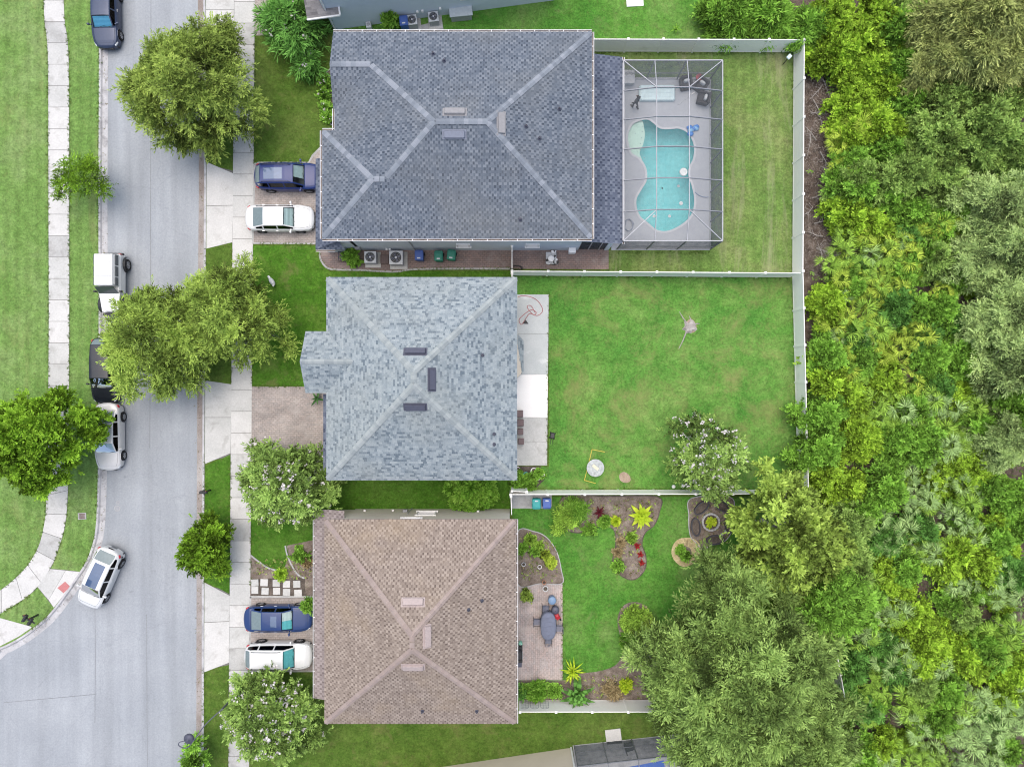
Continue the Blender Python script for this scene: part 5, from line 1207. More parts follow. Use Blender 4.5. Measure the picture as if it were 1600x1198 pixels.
LM['frond_s'] = leafmat('frond_silver', [(0, (0.045, 0.068, 0.023)), (.32, (0.165, 0.251, 0.086)), (.62, (0.312, 0.475, 0.163)), (1, (0.525, 0.741, 0.273))])
LM['frond_d'] = leafmat('frond_deep', [(0, (.025, .075, .025)), (.5, (.06, .15, .045)), (1, (.14, .26, .09))])
LM['flower'] = leafmat('white_petals', [(0, (.62, .56, .58)), (1, (.84, .82, .80))], .2)
LM['dry'] = leafmat('dry_leaves', [(0, (.16, .12, .06)), (.5, (.32, .25, .13)), (1, (.48, .40, .22))])

OAK = dict(leaf=(.23, .07), twig=.64, k=8, droop=.30, ang=.7, rl=(.15, .25), irr=.13, out=1.15, ltint=.16, fill=.06)
def at_top(px, py, z): v = W(px, py, z); return Vector((v.x, v.y, 0))
tree('street_oak', 'large olive-green street oak spreading over the road near the top', at_top(289, 124, 5.0), LM['oak'], 11, 4.55, 2.6, 7.0, 58, 95, **OAK)
tree('street_oak', 'light green street oak hiding the parked black car', at_top(243, 532, 4.5), LM['elm'], 12, 4.1, 2.4, 6.6, 52, 95, **OAK)
tree('street_oak', 'bushy street oak leaning over the pavement and front lawn', at_top(350, 488, 4.5), LM['elm'], 13, 3.55, 2.4, 6.4, 44, 95, **OAK)
tree('roadside_tree', 'full bright green round tree over the left pavement', at_top(45, 688, 4.5), LM['round'], 14, 3.6, 2.4, 6.6, 56, 170, leaf=(.19, .12), twig=.40, k=7, droop=.1, ang=1.0, rl=(.14, .22), irr=.12, out=.7, ltint=.15, fill=.1)
tree('sapling', 'thin young tree growing beside the left pavement', at_top(112, 274, 3.0), LM['round'], 15, 1.7, 1.8, 3.6, 14, 85, leaf=(.17, .06), twig=.5, k=7, rl=(.26, .42), droop=.15, irr=.2, nlimb=10, rt=.06, base=.45)
tree('young_tree', 'small dense dark green tree at the kerb by the stepping stones', at_top(313, 861, 3.0), LM['round'], 16, 1.85, 1.6, 4.0, 20, 170, leaf=(.17, .085), twig=.36, k=7, rl=(.28, .42), droop=.1, irr=.14, ltint=.2, rt=.07, base=.35)
tree('young_tree', 'small green tree below the street lamp at the bottom edge', at_top(297, 1199, 2.5), LM['shrub'], 17, 1.15, 1.4, 3.0, 12, 170, leaf=(.18, .08), twig=.36, k=7, rl=(.3, .45), irr=.2, rt=.06)
MY = dict(leaf=(.20, .10), twig=.5, k=7, droop=.12, ang=.85, rl=(.20, .32), irr=.08, out=.95, ltint=.13, fill=.15, bark='bark_pale')
for (px, py, z, R_, lab, sd, nb) in ((440, 757, 3.6, 3.25, 'white-flowered crape myrtle by the paver driveway of the grey house', 21, 120), (416, 1130, 3.6, 3.35, 'white-flowered crape myrtle beside the white estate car', 22, 130), (1113, 716, 3.4, 2.9, 'white-flowered crape myrtle on the open back lawn', 23, 95)):
    t, L_, r_ = tree('crape_myrtle', lab, at_top(px, py, z), LM['myrtle'], sd, R_, 1.7, 5.0, 36 if sd != 23 else 26, 80 if sd != 23 else 55, group='crape myrtles', rt=.08, nlimb=20, **MY)
    blossoms(t, sd, L_, r_, nb, LM['flower'], .075, .24, 9)
# big trees over the garden corner
BIG = dict(leaf=(.27, .08), twig=.75, k=8, droop=.30, ang=.7, irr=.10, out=.9, fill=.1)
tree('live_oak', 'huge grey-green oak filling the bottom corner of the garden', at_top(1178, 1072, 6.5), LM['grey_oak'], 31, 6.7, 3.6, 9.4, 100, 80, rl=(.12, .19), ltint=.14, bark='bark_pale', rt=.2, nlimb=30, over=.1, **BIG)
tree('live_oak', 'grey-green oak below the huge oak at the bottom edge', at_top(1235, 1185, 6), LM['grey_oak'], 32, 4.8, 3.2, 8.0, 56, 85, rl=(.14, .24), ltint=.14, bark='bark_pale', rt=.16, nlimb=18, over=.1, **BIG)
tree('laurel_oak', 'yellow-tinged tree at the garden corner of the woods fence', at_top(1243, 842, 6), LM['laurel'], 33, 4.0, 3.0, 8.0, 54, 130, leaf=(.22, .12), twig=.45, k=7, rl=(.13, .23), droop=.12, ltint=.17, bark='bark_pale', rt=.14, nlimb=20, over=.15)
tree('live_oak', 'smaller grey-green oak crown reaching towards the lower garden bed', at_top(1065, 1040, 5), LM['grey_oak'], 35, 2.9, 2.6, 6.4, 26, 80, rl=(.2, .3), ltint=.14, bark='bark_pale', rt=.12, nlimb=12, over=.1, **BIG)
tree('oak', 'dark green tree between the yellow-tinged tree and the huge oak', at_top(1285, 935, 5), LM['shrub'], 34, 3.6, 2.6, 6.4, 40, 100, leaf=(.24, .085), twig=.5, k=7, rl=(.2, .3), rt=.15)

# --- plants with separate leaves
def fan_mesh(mat, seed, R=.62, nb=14, spread=2.7):
    rng = random.Random(seed); mb = MB(); mb.tube([(-.75, 0, -.25), (-.35, 0, -.08), (0, 0, 0)], .014, .010, 4, .2)
    for i in range(nb):
        a = -spread / 2 + spread * i / (nb - 1) + rng.uniform(-.05, .05); l = R * (1 - .22 * abs(a) / (spread / 2)) * rng.uniform(.85, 1.1); d = Vector((math.cos(a), math.sin(a), 0)); s = Vector((-d.y, d.x, 0)); dr = rng.uniform(.10, .35); wv = .021
        mid = d * l * .55 + Vector((0, 0, .03)); tip = d * l - Vector((0, 0, dr * l))
        mb.add([Vector((0, 0, 0)), mid + s * wv, tip, mid - s * wv], [(0, 1, 2, 3)], rng.random())
    o = mb.build('frond', mat); me = o.data; bpy.data.objects.remove(o); return me
FANS = {k: [fan_mesh(LM[k], 100 + i, .50 + .08 * i, 13 + i, 2.3 + .35 * i) for i in range(4)] for k in ('frond', 'frond_y', 'frond_s', 'frond_d')}
def palmetto(loc, kind, label, group, seed, n=9, s=1.0, h=.6, name='palmetto'):
    rng = random.Random(seed); t = thing(name, label, 'palmetto', loc, rng.uniform(0, 6.28), group); t.scale = (s, s, s)
    MB().lathe([(.09, 0), (.11, h * .5), (.05, h)], n=7).build('trunk', MT['bark'], t)
    for i in range(n):
        a = i * 2.4 + rng.uniform(-.3, .3); e = rng.uniform(0, 1.0); d = .12 + .75 * (1 - e) * rng.uniform(.6, 1.2)
        inst('frond', rng.choice(FANS[kind]), t, (math.cos(a) * d, math.sin(a) * d, h + .25 + .65 * e), (rng.uniform(-.7, .7), -e * .9 + rng.uniform(.1, .7), a + rng.uniform(-.4, .4)), (rng.uniform(.75, 1.15),) * 3)
    return t
def strap_mesh(mat, L=.9, w=.05, arch=.5, seed=1, seg=5):
    rng = random.Random(seed); mb = MB(); pv = None
    for i in range(seg + 1):
        t = i / seg; x = L * t; z = arch * L * (1.6 * t - 1.7 * t * t); ww = w * math.sin(math.pi * min(.98, .12 + t * .88)) + .004; cur = [(x, -ww, z + .01), (x, 0, z - .012), (x, ww, z + .01)]
        if pv: mb.add(pv + cur, [(0, 3, 4, 1), (1, 4, 5, 2)], .25 + .6 * rng.random())
        pv = cur
    o = mb.build('leaf', mat); me = o.data; bpy.data.objects.remove(o); return me
def rosette(name, label, cat, loc, mat, n, L, w, arch=.5, h=.15, seed=1, group=None, stem=True):
    """plant of separate arching leaves round a short stem"""
    rng = random.Random(seed); t = thing(name, label, cat, loc, rng.uniform(0, 6), group); ms = [strap_mesh(mat, L * q, w, arch, seed + i) for i, q in enumerate((1.0, .8, .6))]
    MB().lathe([(.04, 0), (.03, h + .02)], n=6).build('stem', MT['bark'], t)
    for i in range(n):
        e = (i / n); inst('leaf', ms[min(2, int(e * 3))], t, (0, 0, h + .25 * e * L), (rng.uniform(-.2, .2), -1.1 * e + rng.uniform(-.15, .15), i * 2.4 + rng.uniform(-.3, .3)))
    return t
def shrub(name, label, loc, mat, seed, R_, h, nl=9, per=70, cat='shrub', group=None, leaf=(.15, .09), twig=.3, **kw):
    per = per * 4.5
    t = thing(name, label, cat, loc, group=group); a = dict(k=6, rl=(.32, .5), droop=.05, ang=.9, irr=.1, ltint=.12, fill=.15); a.update(kw)
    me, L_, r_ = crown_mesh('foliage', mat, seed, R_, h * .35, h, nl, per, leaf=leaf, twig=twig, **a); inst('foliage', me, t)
    mb = MB()
    for i in range(min(6, len(L_))): e = Vector(L_[i]); mb.tube([(e.x * .1, e.y * .1, 0), e * .5, e], .022, .008, 5)
    mb.build('stem', MT['bark'], t); return t

# pale-flowered strap-leaved shrub near the top
t, L_, r_ = tree('oleander', 'dark green white-flowered oleander beside the top driveway', at_top(459, 40, 1.6), LM['deep'], 41, 2.45, .9, 2.6, 18, 60, leaf=(.42, .085), twig=.7, k=6, rl=(.3, .45), droop=.25, ang=.5, irr=.2, out=1.3, base=.6, rt=.05, cat='shrub', bark='bark_pale')
blossoms(t, 41, L_, r_, 26, LM['flower'], .09, .26, 7)
shrub('shrub', 'clipped round shrub beside the air conditioners of the blue-grey house', W(553, 404), LM['shrub'], 51, .62, 1.15, 8, 90)
shrub('shrub', 'round light green shrub against the wall at the top edge', W(612, 40), LM['green'], 52, .62, 1.5, 9, 90)
shrub('hedge_shrub', 'glossy bright green shrub between the grey and brown-roofed houses', W(740, 766), LM['green'], 53, 1.85, 1.6, 16, 60, leaf=(.2, .11), twig=.3, rl=(.25, .36))
for px, py, s_, lab in ((1140, 22, 1.5, 'leafy dark shrub outside the top fence nearest the houses'), (1190, 14, 1.7, 'leafy dark shrub outside the top fence next to the woods'), (1268, 44, 1.3, 'leafy shrub spilling over the fence corner at the woods')):
    shrub('shrub', lab, at_top(px, py, 1.5), LM['shrub'], px, s_ * 1.2, 2.2, 14, 60, leaf=(.36, .085), twig=.6, rl=(.26, .4), droop=.25, out=1.1)
rosette('fern_palm', 'small feathery palm on the grass by the top fence', 'palm', W(1055, 49), LM['green'], 9, .5, .05, seed=3)
rosette('potted_palm', 'small green strap-leaved plant by the grey house garage', 'plant', W(497, 622), LM['frond_d'], 9, .7, .07, seed=4)
shrub('conical_shrub', 'narrow green shrub beside the garage of the brown-roofed house', W(487, 941), LM['green'], 54, .42, 1.5, 7, 60)
rosette('lime_plant', 'large lime-yellow leafy plant in the mulch bed', 'plant', W(1001, 804), LM['lime'], 26, 1.0, .14, .35, .2, 5)
shrub('shrub', 'loose light green shrub in the mulch bed near the bins', at_top(887, 810, .8), LM['frond'], 55, 1.0, 1.2, 9, 50, leaf=(.22, .06), twig=.4, out=1.1)
shrub('shrub', 'tall green shrub behind the loose one in the mulch bed', at_top(898, 797, .8), LM['green'], 56, .75, 1.2, 8, 50, leaf=(.3, .05), twig=.5)
rosette('cordyline', 'dark maroon spiky plant in the mulch bed', 'plant', W(936, 799), LM['maroon'], 16, .5, .06, .3, .1, 6)
for i, (px, py, lab) in enumerate(((995, 852, 'uppermost of the three red spiky plants in the bed'), (1000, 865, 'middle one of the three red spiky plants'), (1002, 878, 'lowest of the three red spiky plants in the bed'))): rosette('bromeliad', lab, 'plant', W(px, py), LM['red'], 14, .3, .055, .3, .06, 60 + i, 'red bromeliads')
for i, (px, py, m_, s_, lab) in enumerate(((943, 814, 'green', .33, 'small round green shrub in the mulch bed'), (920, 826, 'shrub', .4, 'low green clump at the lawn side of the mulch bed'), (961, 813, 'lime', .18, 'tiny pale plant in the middle of the mulch bed'), (986, 838, 'frond', .25, 'small green weed in the neck of the mulch bed'), (964, 862, 'dry', .16, 'small straw-coloured tuft in the mulch bed'), (970, 846, 'dry', .14, 'straw-coloured tuft nearer the neck of the bed'), (965, 882, 'shrub', .35, 'sprawling dark plant at the round end of the bed'))): shrub('plant', lab, W(px, py), LM[m_], 70 + i, s_, s_ * 1.1, 6, 40, 'plant')
for i, (px, py, m_, lab) in enumerate(((829, 842, 'frond', 'top yellow-green tuft in the half-round bed'), (817, 856, 'shrub', 'dark green tuft by the wall in the half-round bed'), (841, 852, 'frond', 'yellow-green tuft below the top one in the half-round bed'), (853, 867, 'frond_y', 'upper of the two yellow tufts in the half-round bed'), (861, 878, 'frond_y', 'lower of the two yellow tufts in the half-round bed'), (836, 860, 'shrub', 'dark tuft in the middle of the half-round bed'))): shrub('plant', lab, W(px, py), LM[m_], 80 + i, .24, .3, 5, 40, 'plant')
rosette('bird_of_paradise', 'big dark green broad-leaved plant against the bottom garden fence', 'plant', W(901, 1078), LM['deep'], 22, 1.35, .16, .5, .4, 7)
rosette('fern_palm', 'bright yellow-green feathery plant at the patio corner', 'plant', W(894, 1045), LM['lime'], 30, 1.0, .05, .45, .2, 8)
shrub('shrub', 'square bright green shrub at the bottom of the paver patio', W(836, 1075), LM['green'], 57, .72, .9, 10, 80)
shrub('shrub', 'leafy shrub between the square shrub and the patio corner', W(866, 1076), LM['shrub'], 58, .45, .6, 7, 60)
shrub('shrub', 'dark shrub squeezed against the wall below the patio', W(813, 1078), LM['deep'], 59, .45, .7, 7, 60)
shrub('dry_shrub', 'brown withered plant at the bottom of the garden bed', W(955, 1077), LM['dry'], 60, .6, .5, 7, 60, leaf=(.2, .06))
shrub('shrub', 'yellow-green bush at the top of the lower garden bed', W(992, 962), LM['frond'], 61, 1.0, .9, 10, 70)
shrub('croton', 'mustard-leaved bush beside the yellow-green one in the lower bed', W(1005, 972), LM['laurel'], 62, .75, .9, 9, 70)
shrub('shrub', 'bright trailing bush along the middle of the lower garden bed', W(984, 1000), LM['green'], 63, .8, .6, 9, 60)
shrub('shrub', 'small bright shrub at the foot of the huge oak', W(977, 1066), LM['lime'], 64, .4, .5, 6, 40)
shrub('shrub', 'low shrub in the terracotta-edged ring bed', W(1150, 902), LM['vine'], 65, .8, .7, 9, 60)
for i, (px, py, lab) in enumerate(((509, 130, 'top'), (507, 150, 'middle'), (510, 172, 'lower'), (514, 184, 'bottom'))): blossoms(shrub('flowering_shrub', lab + ' one of the small flowering shrubs by the porch bed', W(px, py), LM['shrub'], 90 + i, .36, .5, 6, 45, group='porch shrubs'), i, np.array([[0, 0, .3]]), np.array([.35]), 7, LM['flower'], .05, .1, 4)
for i, (px, py) in enumerate(((808, 742), (818, 752), (830, 745), (840, 740), (826, 757), (806, 756))): shrub('potted_plant', ('first', 'second', 'third', 'fourth', 'fifth', 'sixth')[i] + ' leafy potted plant in the little bed below the patio', W(px, py), LM['shrub'], 95 + i, .3, .5, 6, 35, 'plant', 'potted plants below the patio')
shrub('plant', 'sparse weed patch in the front mulch bed', W(470, 868), LM['shrub'], 99, .6, .5, 7, 30, 'plant'); shrub('plant', 'bright green tuft at the front bed edging', W(440, 897), LM['vine'], 98, .3, .3, 5, 40, 'plant')
shrub('plant', 'rusty brown round plant in the front mulch bed', W(480, 876), LM['dry'], 97, .3, .35, 5, 40, 'plant')
# --- the woods beyond the fence
def proto(mat, seed, R_, h, nl, per, **kw): return crown_mesh('crown', LM[mat], seed, R_, h * .3, h, nl, per, **kw)
SM = dict(leaf=(.19, .11), twig=.38, k=6, droop=.12, ang=.9, rl=(.2, .34), irr=.2, ltint=.16, fill=.12)
PRO = {'vine': [proto('vine', 201 + i, 1.8, 2.5, 24, 190, **SM) for i in range(3)], 'shrub': [proto('shrub', 211 + i, 1.9, 3.0, 24, 190, **SM) for i in range(3)], 'deep': [proto('deep', 221 + i, 1.8, 2.4, 18, 150, leaf=(.28, .10), twig=.45, k=6, rl=(.24, .36)) for i in range(2)],
       'moss': [proto('moss', 231 + i, 2.7, 5.2, 36, 120, leaf=(.24, .07), twig=.6, k=8, droop=.4, rl=(.17, .28), irr=.2, ltint=.12) for i in range(2)], 'cypress': [proto('cypress', 241 + i, 2.9, 6.5, 26, 150, leaf=(.26, .06), twig=.75, k=9, droop=.45, rl=(.22, .34), irr=.25, ang=.5) for i in range(1)], 'mid': [proto('myrtle', 251 + i, 2.3, 4.2, 30, 150, leaf=(.2, .09), twig=.45, k=7, rl=(.18, .3), irr=.2) for i in range(2)]}
WOOD = {'vine': ('vine_bush', 'yellow-green vine-covered bush in the woods behind the fence', 'bush', 'vine-covered bushes'), 'shrub': ('wild_shrub', 'bright green leafy shrub in the woods behind the fence', 'shrub', 'wild green shrubs'), 'deep': ('wild_shrub', 'dark green shrub sunk among the woods behind the fence', 'shrub', 'dark wild shrubs'), 'moss': ('mossy_tree', 'of the grey-green mossy trees at the right edge', 'tree', 'mossy trees'), 'cypress': ('cypress_tree', 'of the feathery tan-green cypresses in the woods corner', 'tree', 'cypress trees'), 'mid': ('wild_tree', 'of the mid-green small-leaved trees in the woods behind the fence', 'tree', 'small-leaved trees')}
TRK = {}
ORD = ('first', 'second', 'third', 'fourth', 'fifth', 'sixth', 'seventh', 'eighth', 'ninth', 'tenth', 'eleventh', 'twelfth')
def wood(kind, px, py, s, i, z=2.0):
    if py < 640: px = max(px, (1336 if py > 90 else 1306) if py < 425 else 1300)
    else: px = max(px, 1284)
    nm, lab, cat, grp = WOOD[kind]
    if kind == 'mid' and not isinstance(i, str): nm, lab, cat, grp = 'wild_shrub', 'mid-green small-leaved bush in the woods behind the fence', 'shrub', 'small-leaved bushes'
    if isinstance(i, str): lab = i + ' ' + lab
    else: zn = 'behind the pool yard' if py < 430 else 'behind the open lawn' if py < 765 else 'beyond the planted garden'; zn = zn + (', near the fence' if px < 1400 else ', deep in the woods'); lab = lab.replace('in the woods behind the fence', zn).replace('among the woods behind the fence', zn); grp = grp + ' ' + zn
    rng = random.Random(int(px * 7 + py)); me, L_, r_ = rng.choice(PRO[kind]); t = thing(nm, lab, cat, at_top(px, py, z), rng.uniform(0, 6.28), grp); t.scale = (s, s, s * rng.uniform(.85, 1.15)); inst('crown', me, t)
    key = me.name
    if key not in TRK: o = limbs_obj('trunk', 5, L_, r_, MT['bark_pale' if kind in ('moss', 'cypress') else 'bark'], .6, .07, None, 12, over=.1 if kind in ('moss', 'cypress') else 0); TRK[key] = o.data; bpy.data.objects.remove(o)
    inst('trunk', TRK[key], t)
wr_ = random.Random(5)
def near(px, py, pts, d): return any(abs(px - a) ** 2 + abs(py - b) ** 2 < d * d for a, b in pts)
for q_, (px, py, s) in enumerate(sorted(((1550, 30, 1.15), (1490, 62, .7), (1585, 75, .9)), key=lambda e: e[1])): wood('cypress', px, py, s, ORD[q_] + ' from the top', 5)
for q_, (px, py, s) in enumerate(sorted(((1570, 310, 1.0), (1600, 380, 1.0), (1550, 400, .8), (1590, 480, 1.0), (1605, 560, 1.1), (1600, 690, .8)), key=lambda e: e[1])): wood('moss', px, py, s, ORD[q_] + ' from the top', 4)
for q_, (px, py, s) in enumerate(sorted(((1480, 200, 1.0), (1545, 205, 1.1), (1590, 240, 1.0), (1515, 140, .9), (1585, 150, .9), (1440, 260, .8), (1495, 270, .9), (1340, 835, .9), (1330, 900, .9), (1405, 270, .8), (1360, 265, .7), (1490, 400, .7)), key=lambda e: e[1])): wood('mid', px, py, s, ORD[q_] + ' from the top', 3.5)
VB = ((1310, 75), (1345, 60), (1380, 30), (1330, 120), (1370, 95), (1420, 60), (1300, 25), (1315, 165), (1360, 150), (1400, 130), (1430, 30), (1340, 205), (1385, 190), (1290, 205), (1345, 345), (1300, 340), (1380, 350), (1500, 725), (1530, 735), (1475, 745), (1300, 700), (1345, 680), (1370, 700), (1290, 745), (1330, 760), (1500, 870), (1540, 880), (1480, 890), (1460, 1015), (1440, 1030), (1480, 1035), (1540, 1050), (1430, 965), (1445, 985), (1520, 1040), (1390, 900), (1410, 910), (1500, 620), (1590, 1040), (1580, 1100), (1385, 1170), (1290, 590), (1330, 620), (1395, 600), (1290, 480))
for px, py in VB: wood('vine', px + wr_.uniform(-6, 6), py + wr_.uniform(-6, 6), wr_.uniform(.7, 1.05), 0, 2)
for px, py in ((1410, 100), (1450, 90), (1400, 40), (1430, 150), (1460, 20), (1440, 210), (1390, 235), (1340, 290), (1390, 300), (1440, 320), (1470, 350), (1275, 560), (1285, 650), (1270, 700), (1400, 690), (1390, 760), (1350, 800), (1440, 700), (1420, 890), (1340, 960), (1370, 940), (1360, 900), (1530, 930), (1500, 950), (1560, 910), (1490, 1090), (1470, 1120), (1520, 800), (1590, 780), (1570, 840), (1310, 560), (1350, 560), (1430, 480), (1470, 560), (1520, 560), (1545, 1010), (1590, 1180), (1310, 1180), (1350, 1190), (1420, 420), (1480, 480), (1530, 660), (1440, 630), (1280, 290), (1300, 255), (1540, 260), (1500, 330), (1560, 760), (1600, 820), (1585, 640), (1545, 520), (1510, 420), (1590, 1000), (1480, 260), (1450, 400)): wood('shrub', px + wr_.uniform(-6, 6), py + wr_.uniform(-6, 6), wr_.uniform(.6, .95), 0, 2)
for px, py in ((1275, 70), (1460, 130), (1470, 165), (1420, 170), (1390, 1010), (1400, 1050), (1330, 1040), (1360, 1110), (1560, 1130), (1590, 900), (1550, 590), (1500, 500), (1450, 520), (1470, 610), (1440, 830), (1390, 840), (1560, 700), (1270, 640), (1400, 480), (1340, 420), (1420, 370), (1340, 530)): wood('deep', px, py, wr_.uniform(.6, .9), 0, 1.5)
for _ in range(95):
    px, py = wr_.uniform(1300, 1620), wr_.uniform(-20, 1215)
    if px < 1365 and py > 880: continue
    wood(wr_.choice(('vine', 'vine', 'shrub', 'shrub', 'mid')) if True else '', px, py, wr_.uniform(.35, .62), 0, 2.6)
k = 0
def pal(px, py, kind, s):
    global k; k += 1
    lab, grp = {'frond_y': ('yellow-green palmetto growing behind the woods fence', 'yellow-green palmettos'), 'frond': ('green palmetto growing in the woods undergrowth', 'green palmettos'), 'frond_s': ('silvery palmetto growing in the woods undergrowth', 'silvery palmettos')}[kind]
    zn = ('behind the pool yard' if py < 430 else 'behind the open lawn' if py < 765 else 'beyond the planted garden') + (', near the fence' if px < 1400 else ', deep in the woods'); lab = lab.replace('behind the woods fence', zn).replace('in the woods undergrowth', zn); grp = grp + ' ' + zn
    palmetto(at_top(px, py, 1.2), kind, lab, grp, 300 + k, wr_.choice((8, 9, 11)), s, wr_.uniform(.7, 1.5))
for n_, x0_, x1_, y0_, y1_, kinds in ((14, 1300, 1350, 195, 300, 'yyf'), (62, 1290, 1480, 370, 560, 'yyyffs'), (16, 1270, 1420, 560, 660, 'yff'), (30, 1390, 1520, 610, 740, 'fsf'), (38, 1360, 1540, 745, 880, 'ssf'), (20, 1290, 1420, 880, 1000, 'sfs'), (46, 1350, 1500, 1010, 1198, 'sff'), (34, 1480, 1610, 1080, 1205, 'sss'), (16, 1480, 1600, 900, 1010, 'fs'), (10, 1440, 1500, 320, 380, 'yf')):
    for _ in range(n_): pal(wr_.uniform(x0_, x1_), wr_.uniform(y0_, y1_), {'y': 'frond_y', 'f': 'frond', 's': 'frond_s'}[wr_.choice(kinds)], wr_.uniform(.75, 1.15))
# undergrowth nobody could count, dead branches along the fence
rng = np.random.default_rng(77); n = 9000; ux = rng.uniform(1262, 1640, n); uy = rng.uniform(-40, 1240, n); keep = ~((ux < 1296) & (uy > 85) & (uy < 425) & (rng.uniform(0, 1, n) < .97)) & ~((ux < 1350) & (uy > 1090)); ux, uy = ux[keep], uy[keep]
C = np.stack([(ux - 800) / PPM, (599 - uy) / PPM, rng.uniform(.1, .9, len(ux))], 1); D = unit(rng.normal(0, 1, C.shape) + np.array([0, 0, .6]))
V, F, T = sprays(rng, C, D, rng.uniform(.1, .8, len(C)), 6, .2, .08, .45, .9, .1); props(inst('undergrowth', np_mesh('undergrowth', V, F, T, LM['shrub'])), 'low tangled green undergrowth covering the woodland floor', 'undergrowth', kind='stuff')
for i in range(16):
    rg = random.Random(400 + i); px, py = rg.uniform(1264, 1290), 95 + i * 21 + rg.uniform(-6, 6); o = thing('dead_branch', 'bare grey fallen branch on the litter strip behind the fence', 'branch', W(px, py, .05), rg.uniform(0, 6.28), 'fallen branches'); mb = MB(); L_ = rg.uniform(1.1, 2.2)
    mb.tube([(0, 0, .05), (L_ * .4, rg.uniform(-.15, .15), .2), (L_, rg.uniform(-.3, .3), .15)], .045, .012, 5)
    for q in range(7): a = L_ * (.15 + .11 * q); mb.tube([(a, 0, .15), (a + rg.uniform(.1, .35), rg.choice((-1, 1)) * rg.uniform(.15, .5), rg.uniform(.1, .5))], .02, .008, 4)
    mb.build('wood', MT['deadwood'], o)
rng = np.random.default_rng(78); n = 2600; ux = rng.uniform(1256, 1300, n); uy = rng.uniform(85, 430, n); C = np.stack([(ux - 800) / PPM, (599 - uy) / PPM, np.full(n, .03) + rng.uniform(0, .06, n)], 1); D = unit(rng.normal(0, 1, C.shape) * np.array([1, 1, .12]))
V, F, T = sprays(rng, C, D, rng.uniform(0, 1, n), 2, .22, .035, .3, .5, 0); props(inst('leaf_litter', np_mesh('leaf_litter', V, F, T, leafmat('litter_leaves', [(0, (.06, .045, .04)), (.5, (.17, .14, .12)), (1, (.38, .34, .31))], .05))), 'brown twigs and leaf litter strewn behind the woods fence', 'leaf litter', kind='stuff')

def edge_line(line, n_per_m, jit, rng):
    out = []
    for a, b in zip(line[:-1], line[1:]):
        a, b = np.array(a[:2], float), np.array(b[:2], float); n_ = rng.poisson(np.linalg.norm(b - a) * n_per_m); t = rng.uniform(0, 1, (n_, 1)); out.append(a + (b - a) * t + rng.normal(0, jit, (n_, 2)))
    return np.concatenate(out)
rng = np.random.default_rng(123); E = []
inb = lambda l: [p for p in l if abs(p[0]) < 40 and abs(p[1]) < 32]
for l_ in (inb(lw_l), inb(lw_r), inb(kerb_l), inb([tuple(Vector(kerb_r[i]).lerp(Vector(kerb_r[i + 1]), t / 20)) for i in range(len(kerb_r) - 1) for t in range(21)]), P(*[(366 - .008 * y, y) for y in range(-20, 1230, 10)]), P(*[(398.5 - .0075 * y, y) for y in range(-20, 1230, 10)]), P((857.5, 458), (855, 729)), P((879, 912), (879, 1062)), P((398, 256), (482, 254)), P((395, 381), (498, 382)), P((393, 603), (470, 603)), P(*walk), P((1239, 84), (1238, 428)), P((1238, 434), (1246, 762)), P((925, 83), (1238, 84)), P((803, 432), (1236, 435)), P((800, 764), (1244, 763)), P((960, 395), (1108, 395)), P((1111, 122), (1111, 391))):
    E.append(edge_line(l_, 9, .035, rng))
E = np.concatenate(E)
drv = [(322, 365, 255, 388), (320, 362, 596, 722), (319, 360, 912, 1048), (321, 366, -60, 60)]
ex, ey = E[:, 0] * PPM + 800, 599 - E[:, 1] * PPM; ok = np.ones(len(E), bool)
for a, b, c, d in ((310, 402, 255, 388), (310, 396, 598, 722), (310, 394, 912, 1046), (310, 402, -60, 58), (385, 400, 255, 382), (-10, 60, 985, 1020), (58, 130, 886, 952)): ok &= ~((ex > a) & (ex < b) & (ey > c) & (ey < d))
E = E[ok]; n = len(E); C = np.stack([E[:, 0], E[:, 1], np.full(n, .015)], 1); D = unit(rng.normal(0, 1, (n, 3)) * np.array([1, 1, .3]) + np.array([0, 0, .7]))
V, F, T = sprays(rng, C, D, rng.uniform(.1, .8, n), 6, .10, .028, .10, 1.0, .1)
props(inst('grass', np_mesh('grass', V, F, T, leafmat('edge_grass', [(0, (.06, .12, .02)), (.5, (.12, .19, .04)), (1, (.21, .26, .08))]))), 'ragged grass creeping over the edges of pavements and fences', 'grass', kind='stuff')

rng = np.random.default_rng(321); Q = [edge_line([(x + .35, y) for x, y in inb(kerb_l)], 5, .10, rng), edge_line([(p[0] - .35, p[1]) for p in inb([tuple(Vector(kerb_r[i]).lerp(Vector(kerb_r[i + 1]), t / 20)) for i in range(len(kerb_r) - 1) for t in range(21)])], 7, .12, rng)]
Q = np.concatenate(Q); n = len(Q); C = np.stack([Q[:, 0], Q[:, 1], np.full(n, -.082)], 1); D = unit(rng.normal(0, 1, (n, 3)) * np.array([1, 1, .1]))
V, F, T = sprays(rng, C, D, rng.uniform(0, 1, n), 2, .09, .04, .12, 1.0, 0)
props(inst('fallen_leaves', np_mesh('fallen_leaves', V, F, T, leafmat('gutter_leaves', [(0, (.09, .065, .045)), (.5, (.17, .14, .07)), (1, (.20, .20, .07))], .05))), 'dry leaves lying along both road gutters', 'leaves', kind='stuff')
